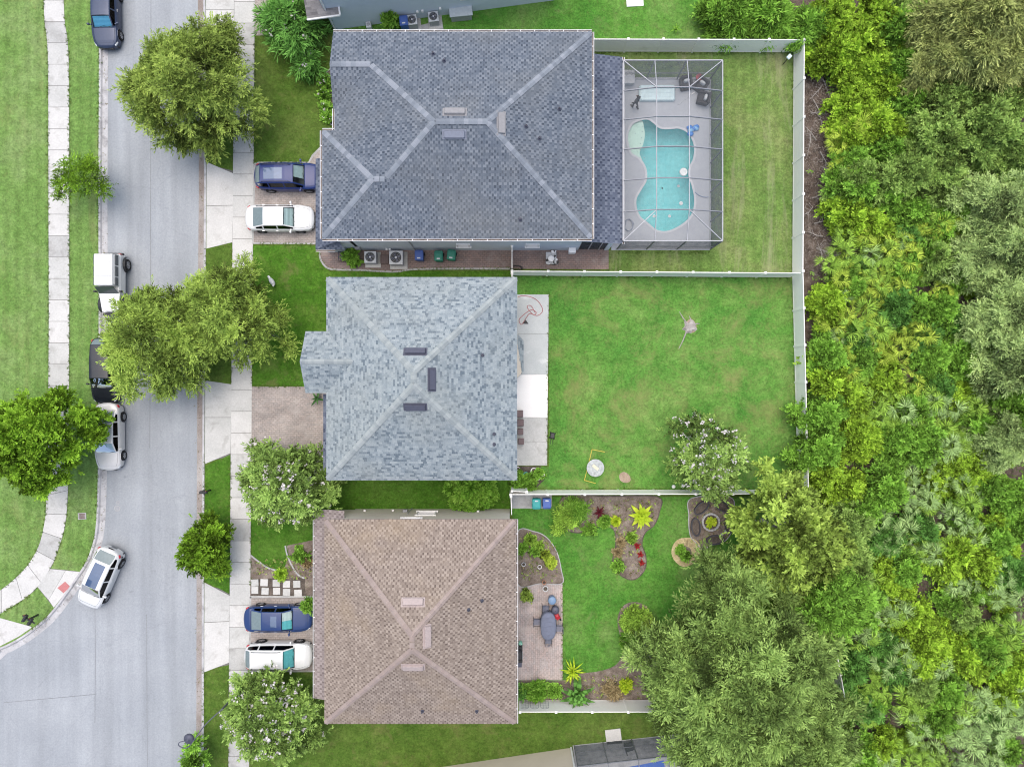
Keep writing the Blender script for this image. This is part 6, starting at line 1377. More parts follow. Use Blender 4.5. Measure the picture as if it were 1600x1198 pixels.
# ---------------------------------------------------------------- yard things
def bin_(label, px, py, mat, rz=0.0, group=None):
    o = thing('wheelie_bin', label, 'bin', W(px, py, .02), rz, group)
    b = MB(); b.box((0, 0, .52), (.50, .56, .92), taper=1.12, bev=.03); b.build('body', mat, o)
    l = MB(); l.box((0, .0, 1.03), (.60, .68, .07), bev=.03, taper=.96); l.box((0, -.02, 1.075), (.44, .46, .03), bev=.012); lo = l.build('lid', mat, o)
    MB().box((0, -.2, 1.096), (.22, .09, .008)).build('label_plate', MT['lightgrey'], lo); MB().tube([(-.24, .36, 1.0), (.24, .36, 1.0)], .02).build('handle', mat, o)
    for s in (-1, 1): MB().lathe([(.11, -.025), (.11, .025)], (s * .27, .24, .11), 12, 'X').build('wheel', MT['rubber'], o)
    return o
bin_('blue wheelie bin beside the air conditioners of the blue-grey house', 657.5, 403, MT['bin_blue'])
bin_('green wheelie bin next to the blue one', 687.5, 404, MT['bin_green'])
bin_('green wheelie bin nearest the white fence return', 707, 402.5, MT['bin_green'], -.12)
bin_('blue wheelie bin by the wall at the top edge', 634, 44, MT['bin_blue'], .1)
bin_('teal wheelie bin on the pad behind the garden fence', 837.5, 783, MT['bin_teal'], math.pi)
bin_('blue wheelie bin on the pad behind the garden fence', 853.5, 782.5, MT['bin_blue'], math.pi)
def aircon(label, px, py, s=.82, h=.75, rz=0, dark=False, pad=True):
    o = thing('air_conditioner', label, 'air conditioner', W(px, py), rz)
    if pad: MB().box((.06, -.06, .04), (s + .28, s + .28, .08)).build('pad', MT['concrete'], o)
    c = MB(); c.box((0, 0, h / 2 + .08), (s * .94, s * .94, h), bev=.05); c.build('cabinet', MT['dark_metal'] if dark else MT['grey'], o)
    for i in range(6): MB().box((0, 0, .2 + i * h / 7.5), (s * .97, s * .97, .02)).build('louvre', MT['grey'], o)
    t = MB(); t.box((0, 0, h + .075), (s, s, .05), bev=.03); t.build('top', MT['lightgrey'], o)
    MB().lathe([(s * .40, h + .102), (s * .38, h + .107), (.02, h + .107)], n=24).build('fan_well', MT['black'], o)
    for i in range(4):
        a = i * math.pi / 2 + .3; b = MB(); b.box((s * .2, 0, 0), (s * .28, s * .16, .012), M=Matrix.Translation((0, 0, h + .118)) @ Matrix.Rotation(a, 4, 'Z') @ Matrix.Rotation(.3, 4, 'X')); b.build('fan_blade', MT['slate'], o)
    MB().lathe([(s * .09, h + .11), (s * .08, h + .15)], n=14).build('hub', MT['lightgrey'], o)
    for r_ in (.22, .32, .40): MB().tube([(s * r_ * math.cos(a * math.pi / 12), s * r_ * math.sin(a * math.pi / 12), h + .15) for a in range(25)], .008, n=4).build('guard_ring', MT['grey'], o)
    return o
aircon('air conditioner next to the clipped round shrub', 582, 405); aircon('larger air conditioner on a concrete pad by the bins', 622, 406, .95, .85)
aircon('air conditioner beside the blue bin at the top edge', 646, 40, .7, .7, .13); aircon('air conditioner on the concrete patch at the top edge', 679, 35, .7, .7, .13)
props(MB().prism(P((657, 40), (690, 32), (694, 50), (656, 50)), 0, .02).build('concrete_patch', MT['concrete_old']), kind='structure')
o = thing('meter_cabinet', 'small grey utility box by the wall at the top edge', 'utility box', W(578, 45), .13); MB().box((0, 0, .3), (.36, .42, .6), bev=.03).build('cabinet', MT['lightgrey'], o); MB().lathe([(.12, .60), (.11, .63)], n=14).build('dial', MT['grey'], o)
o = thing('storage_box', 'pale grey flat-lidded storage box by the wall at the top edge', 'box', W(721, 25), .10); MB().box((0, 0, .35), (1.45, .75, .7)).build('body', MT['grey'], o); MB().box((0, .04, .73), (1.62, .92, .06), bev=.02).build('lid', plain('pale_lid', (.42, .47, .50), .6), o)
o = thing('white_board', 'white board lying on the grass at the top edge', 'board', W(992, 4), .06); MB().box((0, 0, .03), (1.2, .6, .05), bev=.01).build('panel', MT['white'], o); MB().box((0, 0, .058), (1.0, .05, .012)).build('batten', MT['lightgrey'], o)
o = thing('bicycle_rack', 'dark metal rack beside the clipped shrub on the paved side walk', 'rack', W(536, 402))
for i in range(4): MB().tube([(-.2 + i * .13, -.35, .02), (-.2 + i * .13, -.3, .55), (-.2 + i * .13, .3, .55), (-.2 + i * .13, .35, .02)], .025, n=6).build('hoop', MT['slate'], o)
MB().box((0, 0, .05), (.6, .06, .05)).build('rail', MT['slate'], o)
o = thing('crate', 'dark wooden crate between the two air conditioners', 'crate', W(602, 406))
for i in range(5): MB().box((-.24 + i * .12, 0, .34), (.1, .6, .025)).build('slat', MT['brown'], o)
MB().box((0, 0, .16), (.55, .56, .3)).build('box', MT['brown'], o)
o = thing('garden_cart', 'heap of white and black plastic equipment on the paved side walk', 'equipment', W(863, 404)); MB().box((-.1, 0, .25), (.75, .85, .1), bev=.03).build('tray', MT['lightgrey'], o)
rg = random.Random(9)
for i in range(16): MB().box((rg.uniform(-.45, .45), rg.uniform(-.45, .45), .34 + rg.uniform(0, .25)), (rg.uniform(.1, .3), rg.uniform(.08, .25), .12), rg.uniform(0, 3), bev=.02).build('tub' if i % 3 else 'canister', (MT['white'], MT['black'], MT['lightgrey'])[i % 3], o)
MB().lathe([(.2, 0), (.22, .25), (.2, .3)], (-.12, -.12, .4), 16).build('bucket', MT['white'], o)
for s in (-1, 1): MB().lathe([(.15, -.03), (.15, .03)], (.1, s * .42, .15), 14, 'Y').build('wheel', MT['rubber'], o)
o = thing('hose_coil', 'dark garden hose coiled at the fence on the paved side walk', 'hose', W(807, 419)); MB().tube([(.3 * math.cos(a * .5) * (1 + .02 * a), .16 * math.sin(a * .5), .03 + .004 * a) for a in range(30)], .02, n=5).build('coil', MT['black'], o)

# pool side
o = thing('pool_float', 'large pale inflatable mat on the pool deck', 'inflatable mat', W(1026, 147, .06))
b = MB(); b.box((0, 0, .13), (2.55, 1.12, .26), bev=.10); b.build('mat', plain('pale_vinyl', (.60, .76, .78), .4), o)
for i in range(3): MB().box((0, -.28 + i * .28, .265), (2.3, .02, .012)).build('seam', plain('vinyl_seam', (.5, .66, .70), .5), o)
def armchair(label, px, py, rz, group=None):
    o = thing('armchair', label, 'armchair', W(px, py, .06), rz, group); MB().box((0, 0, .2), (.8, .78, .32), bev=.04).build('seat', MT['wicker'], o); MB().box((-.36, 0, .55), (.14, .8, .45), bev=.04).build('backrest', MT['wicker'], o)
    for s in (-1, 1): MB().box((0, s * .37, .45), (.78, .12, .24), bev=.03).build('armrest', MT['wicker'], o)
    MB().box((.05, 0, .41), (.58, .56, .12), bev=.04).build('cushion', MT['wicker'], o); c = MB(); c.box((-.1, 0, .58), (.2, .42, .34), bev=.07); c.build('pillow', MT['cushion'], o); return o
armchair('dark wicker armchair with pale pillow beside the inflatable mat', 1070, 134, -1.4); armchair('dark wicker armchair in the top corner of the pool cage', 1093, 137, -2.2); armchair('dark wicker armchair with pale pillow nearest the pool', 1097, 157, 2.9)
o = thing('side_table', 'small red and white side table between the armchairs', 'table', W(1090, 125, .06)); MB().lathe([(.24, .42), (.24, .46)], n=16).build('tabletop', MT['red_plastic'], o); MB().lathe([(.04, 0), (.04, .42)], n=8).build('leg', MT['dark_metal'], o); MB().lathe([(.15, 0), (.14, .03)], n=12).build('base', MT['dark_metal'], o)
o = thing('storage_bench', 'pale storage bench against the lanai wall in the pool cage', 'bench', W(981, 124, .06)); MB().box((0, 0, .25), (.75, .9, .5), bev=.03).build('body', MT['cushion'], o); MB().box((0, -.05, .53), (.8, .95, .06), bev=.02).build('lid', MT['lightgrey'], o)
o = thing('pool_toy', 'crumpled blue pool toy at the water edge', 'pool toy', W(1082, 205, .06))
for i in range(7): rg = random.Random(i); MB().blob((rg.uniform(-.3, .3), rg.uniform(-.3, .3), .1), (.24, .17, .1), 9, 5, jit=.35, rnd=rg).build('fold', MT['blue_plastic'] if i % 3 else plain('pale_blue', (.2, .45, .72), .4), o, smooth=True)
def floaty(label, px, py, mat, r_=.16): o = thing('pool_float', label, 'pool float', W(px, py, -.06)); MB().lathe([(r_ * .5, .0), (r_ * .8, -.03), (r_, .02), (r_ * .8, .07), (r_ * .5, .04)], n=16, close=False).build('ring', mat, o, smooth=True); MB().lathe([(r_ * .5, .0), (.01, .01)], n=12).build('base', mat, o)
floaty('pink and white float on the pool water', 1068, 269, MT['shade_white'], .3); floaty('small white skimmer lid on the deep end', 1064, 318, MT['white'], .14); floaty('small round drain float at the shallow step', 1022, 338, MT['white'], .11); floaty('small round float beside the shallow step', 1046, 338, MT['white'], .11); floaty('small white float under the middle purlin', 1060, 291, MT['lightgrey'], .1)
o = thing('pool_hose', 'blue-grey pool hose lying on the deck by the deep end', 'hose', W(1086, 300, .06)); pts = [W(*p, .1) - o.location for p in ((1086, 300), (1092, 305), (1100, 308), (1107, 308))]; MB().tube(smooth_poly([tuple(p) for p in pts], 4, False), .03, n=6).build('tube', plain('hose_blue', (.25, .31, .42), .6), o)
o = thing('hose_coil', 'coiled grey hose on the deck in the lower cage corner', 'hose', W(982, 352, .06)); MB().tube([(.38 * math.cos(a * .45) * (1 - .012 * a), .42 * math.sin(a * .45), .03 + .003 * a) for a in range(36)], .022, n=5).build('coil', plain('hose_grey', (.30, .33, .40), .6), o)
o = thing('pool_pole', 'thin telescopic pool pole lying on the deck', 'pole', W(1070, 158, .08)); MB().tube([tuple(W(1060, 164, .08) - o.location), tuple(W(1083, 146, .08) - o.location)], .02, n=6).build('shaft', MT['lightgrey'], o); MB().box(tuple(W(1083, 146, .08) - o.location), (.3, .06, .05), .6).build('head', MT['white'], o)
o = thing('solar_light', 'small pale solar lamp on a stake in the corner of the pool yard', 'lamp', W(1223, 101)); MB().tube([(0, 0, 0), (0, 0, 1.15)], .03).build('stake', MT['dark_metal'], o); MB().box((0, 0, 1.2), (.36, .26, .08), .8, bev=.03).build('panel', plain('solar_pale', (.5, .62, .66), .3), o)
# person on the deck
def person(label, px, py, rz):
    o = thing('person', label, 'person', W(px, py, .06), rz); J = {}; me = bpy.data.meshes.new('body')
    pts = [((0, 0, .93), .15), ((0, 0, 1.15), .14), ((.01, 0, 1.38), .15), ((.02, 0, 1.50), .06), ((.04, 0, 1.57), .06),
           ((0, .10, .88), .10), ((.10, .11, .48), .068), ((.04, .11, .08), .045), ((.18, .12, .03), .04),
           ((0, -.10, .88), .10), ((-.02, -.11, .48), .068), ((-.26, -.11, .12), .045), ((-.14, -.12, .04), .04),
           ((.01, .19, 1.40), .065), ((-.06, .26, 1.14), .05), ((.12, .27, .92), .038), ((.01, -.19, 1.40), .065), ((.05, -.26, 1.13), .05), ((.25, -.22, 1.02), .038)]
    ed = [(0, 1), (1, 2), (2, 3), (3, 4), (0, 5), (5, 6), (6, 7), (7, 8), (0, 9), (9, 10), (10, 11), (11, 12), (2, 13), (13, 14), (14, 15), (2, 16), (16, 17), (17, 18)]
    me.from_pydata([p for p, _ in pts], ed, []); b = bpy.data.objects.new('body', me); COL.objects.link(b); b.parent = o; m = b.modifiers.new('skin', 'SKIN'); 
    for i, (_, r_) in enumerate(pts): me.skin_vertices[0].data[i].radius = (r_, r_ * 1.0)
    me.skin_vertices[0].data[0].use_root = True; b.modifiers.new('sub', 'SUBSURF').levels = 2; b.modifiers['sub'].render_levels = 2; me.materials.append(plain('dark_clothes', (.035, .036, .045), .9))
    skin = plain('skin', (.36, .22, .16), .6); h = MB(); h.blob((.06, 0, 1.66), (.10, .08, .125), 14, 9); h.blob((.155, 0, 1.65), (.022, .014, .02), 6, 4)
    for s in (-1, 1): h.blob((.06, s * .082, 1.65), (.02, .012, .03), 6, 4)
    ho = h.build('head', skin, o, smooth=True); MB().blob((.035, 0, 1.70), (.105, .09, .11), 14, 8).build('hair', plain('dark_hair', (.02, .016, .014), .8), o, smooth=True)
    for s in (-1, 1): MB().blob((.145, s * .034, 1.675), (.012, .014, .009), 6, 4).build('eye', MT['black'], ho, smooth=True)
    for (hx, hy, hz) in ((.14, .275, .86), (.31, -.21, 1.0)):
        q = MB(); q.blob((hx, hy, hz), (.035, .022, .045), 8, 5)
        for f in range(4): q.tube([(hx - .024 + f * .016, hy, hz - .03), (hx - .022 + f * .017, hy + .005, hz - .07), (hx - .016 + f * .017, hy - .008, hz - .095 + abs(f - 1.4) * .008)], .0085, .006, 5)
        q.tube([(hx + .03, hy, hz), (hx + .055, hy - .005, hz - .035)], .010, .007, 5); q.build('hand', skin, o, smooth=True)
    for (fx, fy) in ((.14, .12), (-.2, -.12)): q = MB(); q.box((fx, fy, .045), (.27, .10, .09), bev=.03); q.build('shoe', MT['black'], o)
    return o
person('person in dark clothes walking on the pool deck beside the inflatable mat', 991, 167, 2.2)

# grey house yard
o = thing('garden_hose', 'red garden hose tangled on the grey patio', 'hose', W(832, 490)); pts = [(809, 464), (818, 462), (832, 465), (842, 472), (848, 485), (840, 493), (828, 490), (822, 497), (815, 507), (811, 500), (818, 492), (830, 484), (838, 488), (834, 492), (826, 484), (824, 478), (830, 478), (836, 488)]
MB().tube([tuple(W(x, y, .06) - o.location) for x, y in smooth_poly(pts, 5, False)], .022, n=5).build('tube', plain('red_hose', (.40, .13, .14), .6), o)
o = thing('hose_reel', 'dark triangular hose stand at the end of the red hose', 'hose stand', W(821, 503.5)); MB().add([(-.2, -.1, .03), (.22, -.12, .03), (.02, .18, .03), (0, 0, .3)], [(0, 1, 3), (1, 2, 3), (2, 0, 3)]).build('stand', MT['dark_metal'], o); MB().lathe([(.09, .2), (.09, .26)], n=12).build('reel', MT['black'], o)
for i, (px, py, w_) in enumerate(((812, 646, .48), (813, 660, .48), (813, 674, .42), (814, 689, .42))):
    o = thing('ottoman', ('topmost', 'second from the top', 'third from the top', 'lowest')[i] + ' of the four brown woven stools by the patio wall', 'stool', W(px, py, .03), 0, 'brown woven stools'); MB().box((0, 0, .24), (w_, w_, .36), bev=.03).build('body', MT['brown'], o); MB().box((0, 0, .45), (w_ * .96, w_ * .96, .07), bev=.03).build('cushion', plain('brown_cushion', (.17, .125, .125), .9), o)
    for a in (-1, 1):
        for b_ in (-1, 1): MB().box((a * w_ * .42, b_ * w_ * .42, .03), (.05, .05, .06)).build('leg', MT['dark_metal'], o)
o = thing('patio_chair', 'small black wire chair at the edge of the white patio slab', 'chair', W(812, 578, .03), .4); MB().lathe([(.2, .42), (.2, .45)], n=14).build('seat', MT['black'], o); MB().tube([(-.18, .1, .45), (-.24, .1, .8), (-.24, -.1, .8), (-.18, -.1, .45)], .015).build('backrest', MT['black'], o)
for a in range(4): MB().tube([(.14 * math.cos(a * 1.57 + .78), .14 * math.sin(a * 1.57 + .78), .43), (.2 * math.cos(a * 1.57 + .78), .2 * math.sin(a * 1.57 + .78), 0)], .012).build('leg', MT['black'], o)
o = thing('push_mower', 'small black garden tool on the lawn beside the patio', 'garden tool', W(863, 680), 1.4); MB().box((0, 0, .15), (.42, .3, .2), bev=.05).build('body', MT['black'], o); MB().tube([(-.2, .1, .25), (-.6, .05, .6), (-.6, -.05, .6), (-.2, -.1, .25)], .015).build('handle', MT['dark_metal'], o)
for a in (-1, 1):
    for b_ in (-1, 1): MB().lathe([(.08, -.02), (.08, .02)], (a * .16, b_ * .17, .08), 10, 'Y').build('wheel', MT['rubber'], o)
o = thing('saucer_table', 'pale round disc table on the lawn beside the yellow frame', 'table', W(929.5, 730)); MB().lathe([(.60, .30), (.62, .32), (.62, .36), (.58, .37), (.05, .375)], n=32).build('tabletop', plain('pale_disc', (.34, .37, .37), .4, var=.3), o)
for a in range(4): MB().tube([(.4 * math.cos(a * 1.57 + .5), .4 * math.sin(a * 1.57 + .5), .31), (.48 * math.cos(a * 1.57 + .5), .48 * math.sin(a * 1.57 + .5), 0)], .022).build('leg', MT['grey'], o)
MB().box((.0, .05, .385), (.5, .2, .012), -.7).build('mat', plain('faded_mat', (.58, .55, .42), .8), o)
o = thing('goal_frame', 'thin yellow tube goal frame lying open on the lawn', 'goal frame', W(920, 728)); q = [tuple(W(x, y, z) - o.location) for x, y, z in ((945, 706, .03), (925, 702, .03), (919, 728, .03), (913, 750, .03), (931, 755, .03))]
for a, b_ in zip(q[:-1], q[1:]): MB().tube([a, b_], .028, n=6).build('tube', MT['yellow'], o)
o = thing('tree_stump', 'grey weathered tree stump with roots in the open lawn', 'stump', W(1078, 510)); rg = random.Random(3); mb = MB(); n = 18; rr = [.34 + rg.uniform(-.1, .12) for _ in range(n)]; ringv = []
for zz, kk in ((0, 1.35), (.06, 1.1), (.13, .95)): ringv += [(rr[i] * kk * math.cos(i * 2 * math.pi / n), rr[i] * kk * math.sin(i * 2 * math.pi / n), zz) for i in range(n)]
mb.add(ringv, [(j * n + i, j * n + (i + 1) % n, (j + 1) * n + (i + 1) % n, (j + 1) * n + i) for j in range(2) for i in range(n)] + [tuple(2 * n + i for i in range(n))]); mb.build('stump', MT['deadwood'], o)
for q in ([(-.2, .2, .06), (-.5, .6, .04), (-.75, 1.05, .0)], [(0, .2, .06), (.05, .5, .03), (-.05, .75, 0)], [(.25, .1, .06), (.5, .2, .02), (.7, .2, 0)], [(-.2, -.2, .05), (-.5, -1.0, .02), (-.8, -1.6, 0)]): MB().tube(q, .06, .02, 6).build('root', MT['deadwood'], o)
for i, (px, py) in enumerate(((1051, 759), (1065, 758), (1077, 757))): o = thing('globe_lamp', ('leftmost', 'middle', 'rightmost')[i] + ' of the white round lamps beside the back lawn fence', 'lamp', W(px, py), 0, 'white globe lamps'); MB().blob((0, 0, .3), (.14, .14, .13), 12, 8).build('globe', MT['white'], o, smooth=True); MB().tube([(0, 0, 0), (0, 0, .2)], .02).build('stake', MT['dark_metal'], o)
for i, (px, py, r_, m_, lab) in enumerate(((834, 735, .22, 'white', 'large white pot in the little bed below the patio'), (841, 746, .13, 'white', 'small white pot near the bed corner'), (822, 741, .2, 'bin_teal', 'teal pot in the little bed below the patio'), (809, 731, .12, 'white', 'small white pot at the patio end by the wall'), (848, 741, .11, 'white', 'tiny white pot on the lawn side of the little bed'))): o = thing('plant_pot', lab, 'pot', W(px, py)); MB().lathe([(r_ * .7, 0), (r_, .28), (r_ * 1.08, .3), (r_ * .85, .3), (r_ * .8, .22), (.01, .22)], n=16).build('pot', MT[m_], o); MB().lathe([(r_ * .8, .235), (.01, .25)], n=12).build('soil', MT['mulch_dark'], o)
o = thing('lawn_ornament', 'pale grey goose-shaped ornament on the front lawn', 'ornament', W(427, 441), -1.0); MB().blob((0, 0, .28), (.34, .17, .17), 12, 8).build('body', MT['lightgrey'], o, smooth=True); MB().tube([(.25, 0, .34), (.36, 0, .55), (.38, 0, .68), (.46, 0, .72)], .07, .04, 8).build('neck', MT['white'], o, smooth=True); MB().blob((-.36, 0, .3), (.16, .09, .05), 8, 5).build('tail', MT['white'], o, smooth=True)
for s in (-1, 1): MB().tube([(.02, s * .06, .14), (.04, s * .07, 0)], .02).build('leg', MT['terracotta'], o)
# mailboxes, lamp
def mailbox(label, px, py, rz, two=False):
    o = thing('mailbox', label, 'mailbox', at_top(px, py, 1.1), rz); MB().box((0, 0, .55), (.1, .1, 1.1)).build('post', MT['black'], o)
    for s in ((-1, 1) if two else (0,)):
        q = MB(); n = 8; y = s * .22; vs_ = []
        for x in (-.25, .25): vs_ += [(x, y - .1, 1.0), (x, y - .1, 1.14)] + [(x, y + .1 * math.cos(math.pi - math.pi * i / n), 1.14 + .1 * math.sin(math.pi * i / n)) for i in range(1, n)] + [(x, y + .1, 1.14), (x, y + .1, 1.0)]
        m_ = len(vs_) // 2; q.add(vs_, [(i, (i + 1) % m_, m_ + (i + 1) % m_, m_ + i) for i in range(m_)] + [tuple(reversed(range(m_))), tuple(range(m_, 2 * m_))]); q.build('box', MT['black'], o); MB().box((.2, y + .12, 1.16), (.04, .02, .14)).build('flag', MT['red_plastic'], o)
    MB().box((0, 0, 1.0), (.08, 1.0 if two else .4, .06)).build('arm', MT['black'], o); return o
mailbox('black mailbox on a post at the kerb by the crape myrtle', 318, 769, 0); mailbox('twin black mailboxes on one post at the left street corner', 43, 968, 1.0, True)
o = thing('street_lamp', 'dark gooseneck street lamp leaning out over the road', 'street lamp', at_top(345, 1110, 4.5)); base = o.location; hd = W(294, 1155, 4.6) - base; el = W(282, 1164, 4.75) - base
MB().tube([(0, 0, 0), (0, 0, 2.2), (0, 0, 4.3)], .08, .06, 10).build('pole', MT['slate'], o); MB().lathe([(.2, 0), (.16, .3), (.1, .45)], n=14).build('base', MT['slate'], o)
MB().tube(smooth_poly([(0, 0, 4.2), tuple(hd * .45 + Vector((0, 0, 2.6))), (hd.x * .9 - .1, hd.y * .95 - .45, 4.75), (el.x, el.y, 4.85), (el.x - .02, el.y + .25, 4.85), (hd.x, hd.y, 4.72)], 6, False), .035, .03, 8).build('arm', MT['slate'], o, smooth=True)
MB().lathe([(.33, 0), (.34, .05), (.24, .16), (.09, .22), (.05, .32), (.01, .33)], tuple(hd - Vector((0, 0, .15))), 24).build('lamp_shade', MT['slate'], o, smooth=True)

# planted garden
o = thing('patio_table', 'long oval table under a grey-blue cover on the paver patio', 'table', W(856, 973, .02)); q = MB(); n = 28; vs_ = []
for zz, kk in ((.02, .98), (.5, 1.0), (.70, .98), (.76, .90), (.775, .5)): vs_ += [(.56 * kk * math.copysign(abs(math.cos(a)) ** .8, math.cos(a)) * (1 + .03 * math.sin(9 * a) * (zz < .6)), .98 * kk * math.copysign(abs(math.sin(a)) ** .8, math.sin(a)), zz) for a in [i * 2 * math.pi / n for i in range(n)]]
q.add(vs_, [(j * n + i, j * n + (i + 1) % n, (j + 1) * n + (i + 1) % n, (j + 1) * n + i) for j in range(4) for i in range(n)] + [tuple(4 * n + i for i in range(n))]); q.build('cover', MT['cover'], o, smooth=True)
for i in range(5): MB().box((0, -.6 + i * .3, .785), (.85 - .12 * abs(i - 2), .03, .02), .12).build('crease', MT['cover'], o)
for i, (px, py, rz, lab) in enumerate(((852, 948, 1.57, 'grey metal chair at the top end of the covered table'), (839, 968, 3.14, 'grey metal chair on the house side of the covered table'), (873, 978, 0, 'grey metal chair on the lawn side of the covered table'), (856, 997, -1.57, 'grey metal chair at the bottom end of the covered table'))):
    c = thing('patio_chair', lab, 'chair', W(px, py, .02), rz, 'chairs round the covered table'); 
    for j in range(6): MB().box((-.18 + j * .075, 0, .42), (.045, .46, .02)).build('slat', MT['cover'], c)
    for j in range(5): MB().box((.26, -.18 + j * .09, .66), (.02, .035, .5)).build('slat', MT['cover'], c)
    for a in (-1, 1):
        MB().tube([(.26, a * .24, .92), (.24, a * .24, .42), (.28, a * .24, 0)], .016).build('leg', MT['dark_metal'], c); MB().tube([(-.2, a * .24, .62), (-.2, a * .24, 0)], .016).build('leg', MT['dark_metal'], c); MB().tube([(.25, a * .24, .64), (-.2, a * .24, .62)], .018).build('armrest', MT['dark_metal'], c)
o = thing('fire_bowl', 'round dark covered drum beside the table on the paver patio', 'drum', W(867, 949, .02)); MB().lathe([(.2, 0), (.27, .3), (.28, .6), (.2, .68), (.02, .7)], n=20).build('drum', MT['slate'], o, smooth=True); MB().lathe([(.03, .69), (.03, .74)], n=8).build('knob', MT['black'], o)
o = thing('water_drum', 'light blue round drum near the top of the paver patio', 'drum', W(862, 934, .02)); MB().lathe([(.24, 0), (.28, .35), (.28, .62), (.24, .66), (.02, .67)], n=20).build('drum', plain('steel_blue', (.17, .27, .42), .5), o, smooth=True); MB().lathe([(.29, .5), (.29, .53)], n=20).build('band', MT['slate'], o)
o = thing('wheelbarrow', 'red wheelbarrow beside the covered table', 'wheelbarrow', W(869, 958, .02), -.9); MB().add([(-.3, -.24, .5), (.3, -.14, .5), (.3, .14, .5), (-.3, .24, .5), (-.2, -.14, .25), (.18, -.08, .25), (.18, .08, .25), (-.2, .14, .25)], [(4, 5, 6, 7), (0, 1, 5, 4), (1, 2, 6, 5), (2, 3, 7, 6), (3, 0, 4, 7)]).build('tray', MT['red_plastic'], o)
MB().lathe([(.17, -.04), (.17, .04)], (.38, 0, .17), 14, 'Y').build('wheel', MT['rubber'], o)
for s in (-1, 1): MB().tube([(.38, s * .05, .17), (-.2, s * .2, .35), (-.7, s * .26, .55)], .018).build('handle', MT['dark_metal'], o); MB().tube([(-.2, s * .18, .34), (-.22, s * .2, 0)], .016).build('leg', MT['dark_metal'], o)
o = thing('barbecue', 'black barbecue against the wall on the paver patio', 'barbecue', W(810.5, 1016, .02)); MB().box((0, 0, .45), (.5, 1.1, .8), bev=.03).build('cabinet', MT['black'], o); q = MB(); q.box((0, .05, .98), (.5, .72, .26), bev=.1); q.build('lid', MT['dark_metal'], o); MB().box((0, -.68, .85), (.42, .3, .04)).build('shelf', MT['slate'], o); MB().tube([(.27, -.2, 1.0), (.27, .3, 1.0)], .015).build('handle', MT['chrome'], o)
o = thing('gas_bottle', 'small mint green gas bottle above the barbecue', 'gas bottle', W(813, 1003, .02)); MB().lathe([(.13, 0), (.15, .05), (.15, .36), (.1, .44), (.04, .46)], n=16).build('tank', plain('mint', (.25, .55, .42), .5), o, smooth=True); MB().lathe([(.04, .46), (.03, .54)], n=8).build('valve', MT['grey'], o)
o = thing('potted_flowers', 'pot of brown and yellow flowers at the top of the paver patio', 'potted plant', W(822, 928, .02)); MB().lathe([(.12, 0), (.18, .25), (.19, .27), (.15, .27), (.14, .2), (.01, .2)], n=14).build('pot', MT['terracotta'], o); me, _, _ = crown_mesh('foliage', LM['laurel'], 5, .38, .25, .55, 8, 40, leaf=(.12, .06), twig=.2, rl=(.3, .5)); inst('foliage', me, o)
for i, (px, py, lab, m_) in enumerate(((852, 918, 'terracotta-pink pot at the patio corner', 'cushion'), (850, 908, 'small terracotta pot in the half-round bed beside the patio', 'terracotta'), (843, 884, 'little white stone pot in the half-round bed', 'white'), (818, 880, 'little grey pot by the wall in the half-round bed', 'lightgrey'))): o = thing('plant_pot', lab, 'pot', W(px, py, .02)); r_ = .19 - .05 * (i > 0); MB().lathe([(r_ * .7, 0), (r_, .25), (r_ * 1.08, .27), (r_ * .85, .27), (r_ * .8, .2), (.01, .2)], n=16).build('pot', MT[m_], o); MB().lathe([(r_ * .8, .21), (.01, .23)], n=10).build('soil', MT['mulch_dark'], o)
for i, (px, py, rz, lab) in enumerate(((1095, 792, .75, 'upper black oval planter nearest the mulch bed'), (1126, 789, -.6, 'upper black oval planter nearest the woods'), (1086, 822, 1.65, 'black oval planter on the lawn side of the ring'), (1139, 817, 1.45, 'black oval planter on the woods side of the ring'), (1116, 842, .1, 'black oval planter at the bottom of the ring'))):
    o = thing('oval_planter', lab, 'planter', W(px, py, .02), rz, 'black oval planters'); q = MB(); n = 24; vs_ = []
    for zz, kx, ky in ((0, .62, .31), (.32, .66, .35), (.32, .58, .27), (.22, .56, .25)): vs_ += [(kx * math.cos(i_ * 2 * math.pi / n), ky * math.sin(i_ * 2 * math.pi / n), zz) for i_ in range(n)]
    q.add(vs_, [(j * n + i_, j * n + (i_ + 1) % n, (j + 1) * n + (i_ + 1) % n, (j + 1) * n + i_) for j in range(3) for i_ in range(n)]); q.build('tub', plain('planter_black', (.045, .045, .055), .6), o)
    MB().prism([(.56 * math.cos(i_ * 2 * math.pi / n), .25 * math.sin(i_ * 2 * math.pi / n)) for i_ in range(n)], .02, .22).build('soil', MT['mulch_dark'], o)
o = thing('ring_planter', 'round stone ring with a green plant in the centre of the oval planters', 'planter', W(1110, 815, .02))
for i in range(18): a = i * 2 * math.pi / 18; MB().box((.58 * math.cos(a), .58 * math.sin(a), .09), (.14, .19, .18), a, bev=.02).build('stone', MT['concrete_old'], o)
MB().lathe([(.52, .0), (.5, .08), (.01, .1)], n=20).build('soil', MT['mulch_dark'], o); me, _, _ = crown_mesh('foliage', LM['lime'], 6, .3, .12, .35, 7, 40, leaf=(.12, .06), twig=.2, rl=(.3, .5)); inst('foliage', me, o)
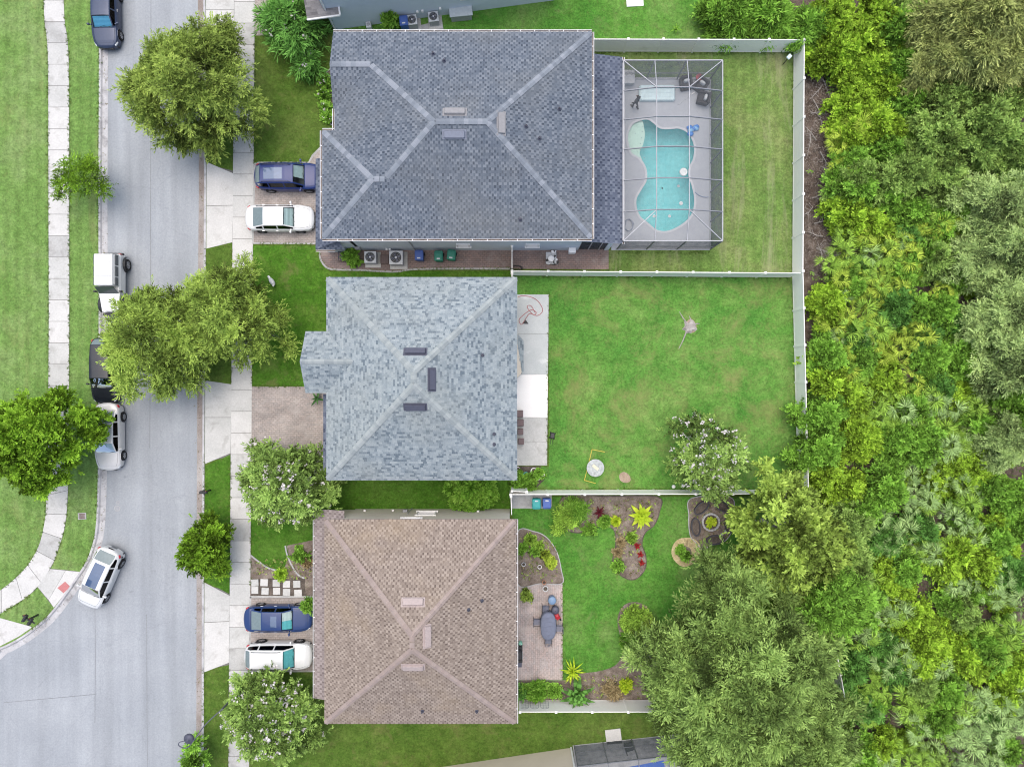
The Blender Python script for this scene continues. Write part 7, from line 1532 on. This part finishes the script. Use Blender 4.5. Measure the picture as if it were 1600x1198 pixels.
for i, px in enumerate((819, 834.5, 850)):
    o = thing('wire_trellis', ('leftmost', 'middle', 'rightmost')[i] + ' arched wire trellis against the bottom garden fence', 'trellis', W(px, 1092), 0, 'wire trellises on the garden fence')
    MB().tube([(-.28, 0, 0), (-.28, 0, 1.2)] + [(.28 * -math.cos(a * math.pi / 8), 0, 1.2 + .25 * math.sin(a * math.pi / 8)) for a in range(1, 8)] + [(.28, 0, 1.2), (.28, 0, 0)], .012, n=5).build('arch', MT['grey'], o)
    for z in (.3, .6, .9, 1.2): MB().tube([(-.28, 0, z), (.28, 0, z)], .008, n=4).build('bar', MT['grey'], o)
    for x in (-.1, .1): MB().tube([(x, 0, 0), (x, 0, 1.38)], .008, n=4).build('bar', MT['grey'], o)
for i, (px, py) in enumerate(((1134, 830), (1128, 834))): o = thing('stone', ('larger', 'smaller')[i] + ' dark rock between two of the oval planters', 'rock', W(px, py, .02)); MB().blob((0, 0, .08), (.16 - i * .05, .13 - i * .03, .1), 10, 6, jit=.3).build('rock', MT['grey'], o)
o = thing('lounge_chair', 'dark lounge chair inside the enclosure at the bottom edge', 'chair', W(982, 1163, .05), .3)
MB().box((0, 0, .3), (.6, .6, .08), bev=.02).build('seat', MT['black'], o); MB().box((-.3, 0, .55), (.08, .6, .5), bev=.02).build('backrest', MT['black'], o)
for a in (-1, 1):
    for b_ in (-1, 1): MB().box((a * .25, b_ * .25, .14), (.05, .05, .28)).build('leg', MT['dark_metal'], o)

for i, (px, py) in enumerate(((1063, 859), (1071, 868))): shrub('plant', ('upper', 'lower')[i] + ' small dark plant inside the straw ring', W(px, py, .03), LM['shrub'], 500 + i, .2, .25, 5, 40, 'plant')
bedshape('bare_patch', [(1061, 856), (1068, 852), (1078, 856), (1080, 866), (1072, 872), (1064, 868)], MT['mulch'], .042)
# scattered weeds and fallen leaves on the mulch
rng = np.random.default_rng(91); pts = []
for x0_, x1_, y0_, y1_, n_ in ((885, 1025, 780, 818, 150), (962, 1004, 825, 898, 90), (812, 870, 840, 908, 110), (968, 1018, 945, 1020, 120), (900, 1045, 1055, 1090, 170), (1080, 1142, 780, 848, 120), (400, 485, 872, 902, 120), (504, 522, 115, 188, 50)): pts.append(np.stack([rng.uniform(x0_, x1_, n_), rng.uniform(y0_, y1_, n_)], 1))
pp = np.concatenate(pts); n = len(pp); C = np.stack([(pp[:, 0] - 800) / PPM, (599 - pp[:, 1]) / PPM, np.full(n, .05)], 1); D = unit(rng.normal(0, 1, (n, 3)) * np.array([1, 1, .3]) + np.array([0, 0, .25]))
V, F, T = sprays(rng, C, D, rng.uniform(0, 1, n), 4, .12, .05, .16, .9, 0); sel = rng.uniform(0, 1, len(F)) < .5
props(inst('weeds', np_mesh('weeds', V, F[sel], T[sel], LM['frond'])), 'small green weeds scattered over the mulch beds', 'weeds', kind='stuff'); props(inst('fallen_leaves', np_mesh('fallen_leaves', V, F[~sel], T[~sel], LM['dry'])), 'dry fallen leaves scattered over the mulch beds', 'leaves', kind='stuff')
